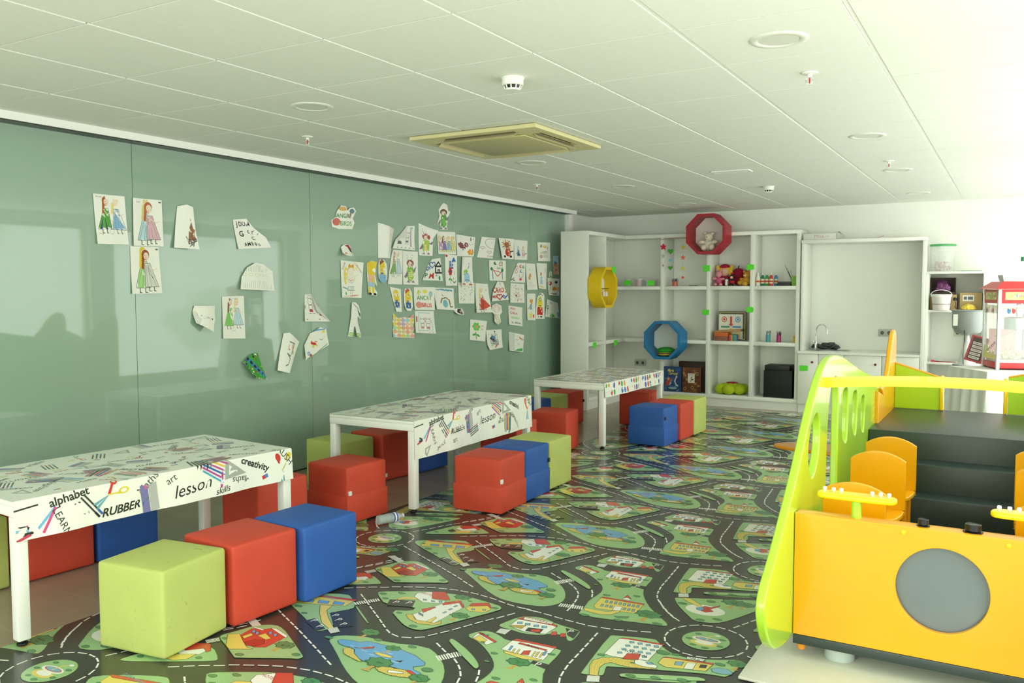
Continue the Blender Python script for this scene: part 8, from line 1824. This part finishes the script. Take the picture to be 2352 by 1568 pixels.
    for k in range(420):
        x, y = r.uniform(-a + .04, a - .04), r.uniform(-b + .04, b - .045); z = .092 + r.uniform(0, .045) * (1 + .5 * math.cos(x * 6))
        for q in range(2): t2 = bmesh.new(); bmesh.ops.create_icosphere(t2, subdivisions=1, radius=r.uniform(.006, .010)); bmesh.ops.translate(t2, vec=(x + r.uniform(-.006, .006), y + r.uniform(-.006, .006), z + r.uniform(0, .008)), verts=t2.verts); join(bm, t2)
    pc = fin(bm, 'popcorn', mat('popcorn_cream', '#f0e6c8', .8), t); pc['kind'] = 'stuff'
    # things on the roof
    T = t.matrix_basis
    def world(x, y, z): p = Matrix.Translation((ctr.x, ctr.y, h0)) @ Matrix.Rotation(rz, 4, 'Z') @ Vector((x, y, z)); return p
    p = world(-.085, -.08, H + .069); tb = empty('plastic_tray', tuple(p), rz, 'small white plastic tub on the roof of the popcorn machine', 'tub')
    bm = bmesh.new(); w0, w1, hh = .055, .068, .058; v = [bm.verts.new((sx * w * 1.15, sy * w, z)) for w, z in ((w0, 0), (w1, hh), (w1 - .004, hh), (w0 - .003, .004)) for sx, sy in ((-1, -1), (1, -1), (1, 1), (-1, 1))]
    bm.faces.new([v[i] for i in (3, 2, 1, 0)])
    for q in range(3):
        for k in range(4): bm.faces.new((v[q * 4 + k], v[q * 4 + (k + 1) % 4], v[q * 4 + 4 + (k + 1) % 4], v[q * 4 + 4 + k]))
    bm.faces.new([v[12 + k] for k in range(4)]); bmesh.ops.recalc_face_normals(bm, faces=bm.faces); fin(bm, 'tub', mat('grey_white_plastic', '#d8dad8', .4), tb)
    p = world(.035, -.045, H + .069); tb = empty('glass_bottle', tuple(p), 0, 'clear bottle with green cap and yellow label on the popcorn machine', 'bottle')
    lathe('bottle', clear('clear_bottle', '#dfeae6', .4, .05), [(0, 0), (.026, 0), (.029, .004), (.029, .135), (.024, .155), (.013, .175), (.013, .185), (0, .185)], tb, n=28)
    lathe('cap', mat('dark_green_cap', '#1d7a4e', .35), [(0, .1855), (.0155, .1855), (.0155, .222), (.014, .225), (0, .225)], tb, n=22)
    box('label_card', mat('bottle_yellow_label', '#e6d890', .6), -.031, -.0295, -.014, .014, .04, .13, tb)
popcorn_machine()
def cotton_candy():
    t = empty('candy_floss_machine', (3.905, 8.05, .0065), 0, 'candy floss machine with grey bowl and white cone, left of the popcorn machine', 'machine')
    z = .0
    lathe('stand', mat('machine_white', '#e6e8e2', .4), [(0, 0), (.13, 0), (.13, .02), (.04, .05), (.035, .60), (.125, .67), (.125, .70), (0, .70)], t, n=32)
    lathe('cone', mat('machine_white', '#e6e8e2', .4), [(0, .7005), (.085, .7005), (.03, .93), (.018, 1.0), (0, 1.0)], t, n=32)
    bm = bmesh.new(); bm_path(bm, [(.13 * math.cos(q), .13 * math.sin(q), .685) for q in [2 * PI * k / 32 for k in range(32)]], .006, 8, True); fin(bm, 'rubber_edge', BLACKP, t, smooth=True)
    lathe('bowl', mat('grey_bowl', '#9aa29f', .35), [(0, 1.0005), (.05, 1.0005), (.12, 1.03), (.145, 1.08), (.150, 1.25), (.158, 1.252), (.158, 1.262), (.145, 1.262), (.138, 1.09), (.11, 1.045), (0, 1.03)], t, n=40)
    box('white_notice', MELA, -.128, -.085, -.128, -.1255, 1.10, 1.22, t)
    bm = bmesh.new(); bm_path(bm, [(-.02, -.13, 1.06), (-.022, -.10, .95), (-.03, -.095, .80), (-.02, -.14, .60)], .004, 8); fin(bm, 'cable', BLACKP, t, smooth=True)
cotton_candy()
def menu():
    t = empty('framed_notice', (3.975, 7.60, .765), 0, 'small red-framed price notice leaning beside the popcorn machine', 'sign')
    RF = mat('notice_frame', '#b84a50', .5); M_ = Matrix.Rotation(.28, 4, 'Y')
    plate('frame', RF, [[(-.08, 0), (.08, 0), (.08, .26), (-.08, .26)], [(-.062, .018), (.062, .018), (.062, .242), (-.062, .242)]], .016, 'XZ', 0, .002, t, M_)
    sh = Sheet(); sh.poly([(-.062, .018), (.062, .018), (.062, .242), (-.062, .242)], '#54403a', True)
    for k in range(5): sh.poly([(-.05, .03 + k * .036), (.045, .03 + k * .036), (.045, .055 + k * .036), (-.05, .055 + k * .036)], '#d4d0c8', True); sh.line([(-.04, .043 + k * .036), (.03, .043 + k * .036)], .005, '#6a6460')
    o = link(sheet_mesh(sh, [-1, 1], [-1, 1], lambda u, v, d: (u, -.002 - d, v)), 'notice', t, printed('sticker', .4)); o.matrix_basis = M_
menu()

# ------------------------------------------------------------------ water bottle dropped on the mat
def water_bottle():
    t = empty('water_bottle', (.93, 2.20, .037), 0, 'crumpled clear water bottle with a blue label lying on the mat', 'bottle')
    d = Vector((.35, .94, 0)).normalized(); M = d.to_track_quat('Z', 'Y').to_matrix().to_4x4(); Mi = M @ Matrix.Translation((0, 0, -.095))
    prof = [(0, .004), (.020, 0), (.030, .006)]
    for k in range(7): prof += [(.031, .012 + k * .014), (.027, .019 + k * .014)]
    prof += [(.031, .112), (.031, .135), (.024, .155), (.012, .170), (.012, .178), (0, .178)]
    lathe('bottle', clear('pet_plastic', '#dcecea', .42, .06), prof, t, n=28, M=Mi)
    bm = bmesh.new(); bm_lathe(bm, [(0, .1785), (.0145, .1785), (.0145, .192), (0, .193)], 18, M=Mi); fin(bm, 'cap', mat('pale_cap', '#cfd8dc', .4), t, smooth=True)
    bm = bmesh.new(); bm_lathe(bm, [(.0315, .108), (.0318, .108), (.0318, .136), (.0315, .136)], 28, M=Mi); fin(bm, 'label_band', mat('bottle_blue_label', '#3a58a8', .4), t, smooth=True)
    bm = bmesh.new(); bm_lathe(bm, [(.0320, .117), (.0322, .117), (.0322, .127), (.0320, .127)], 28, M=Mi); fin(bm, 'label_stripe', METALW, t, smooth=True)
water_bottle()
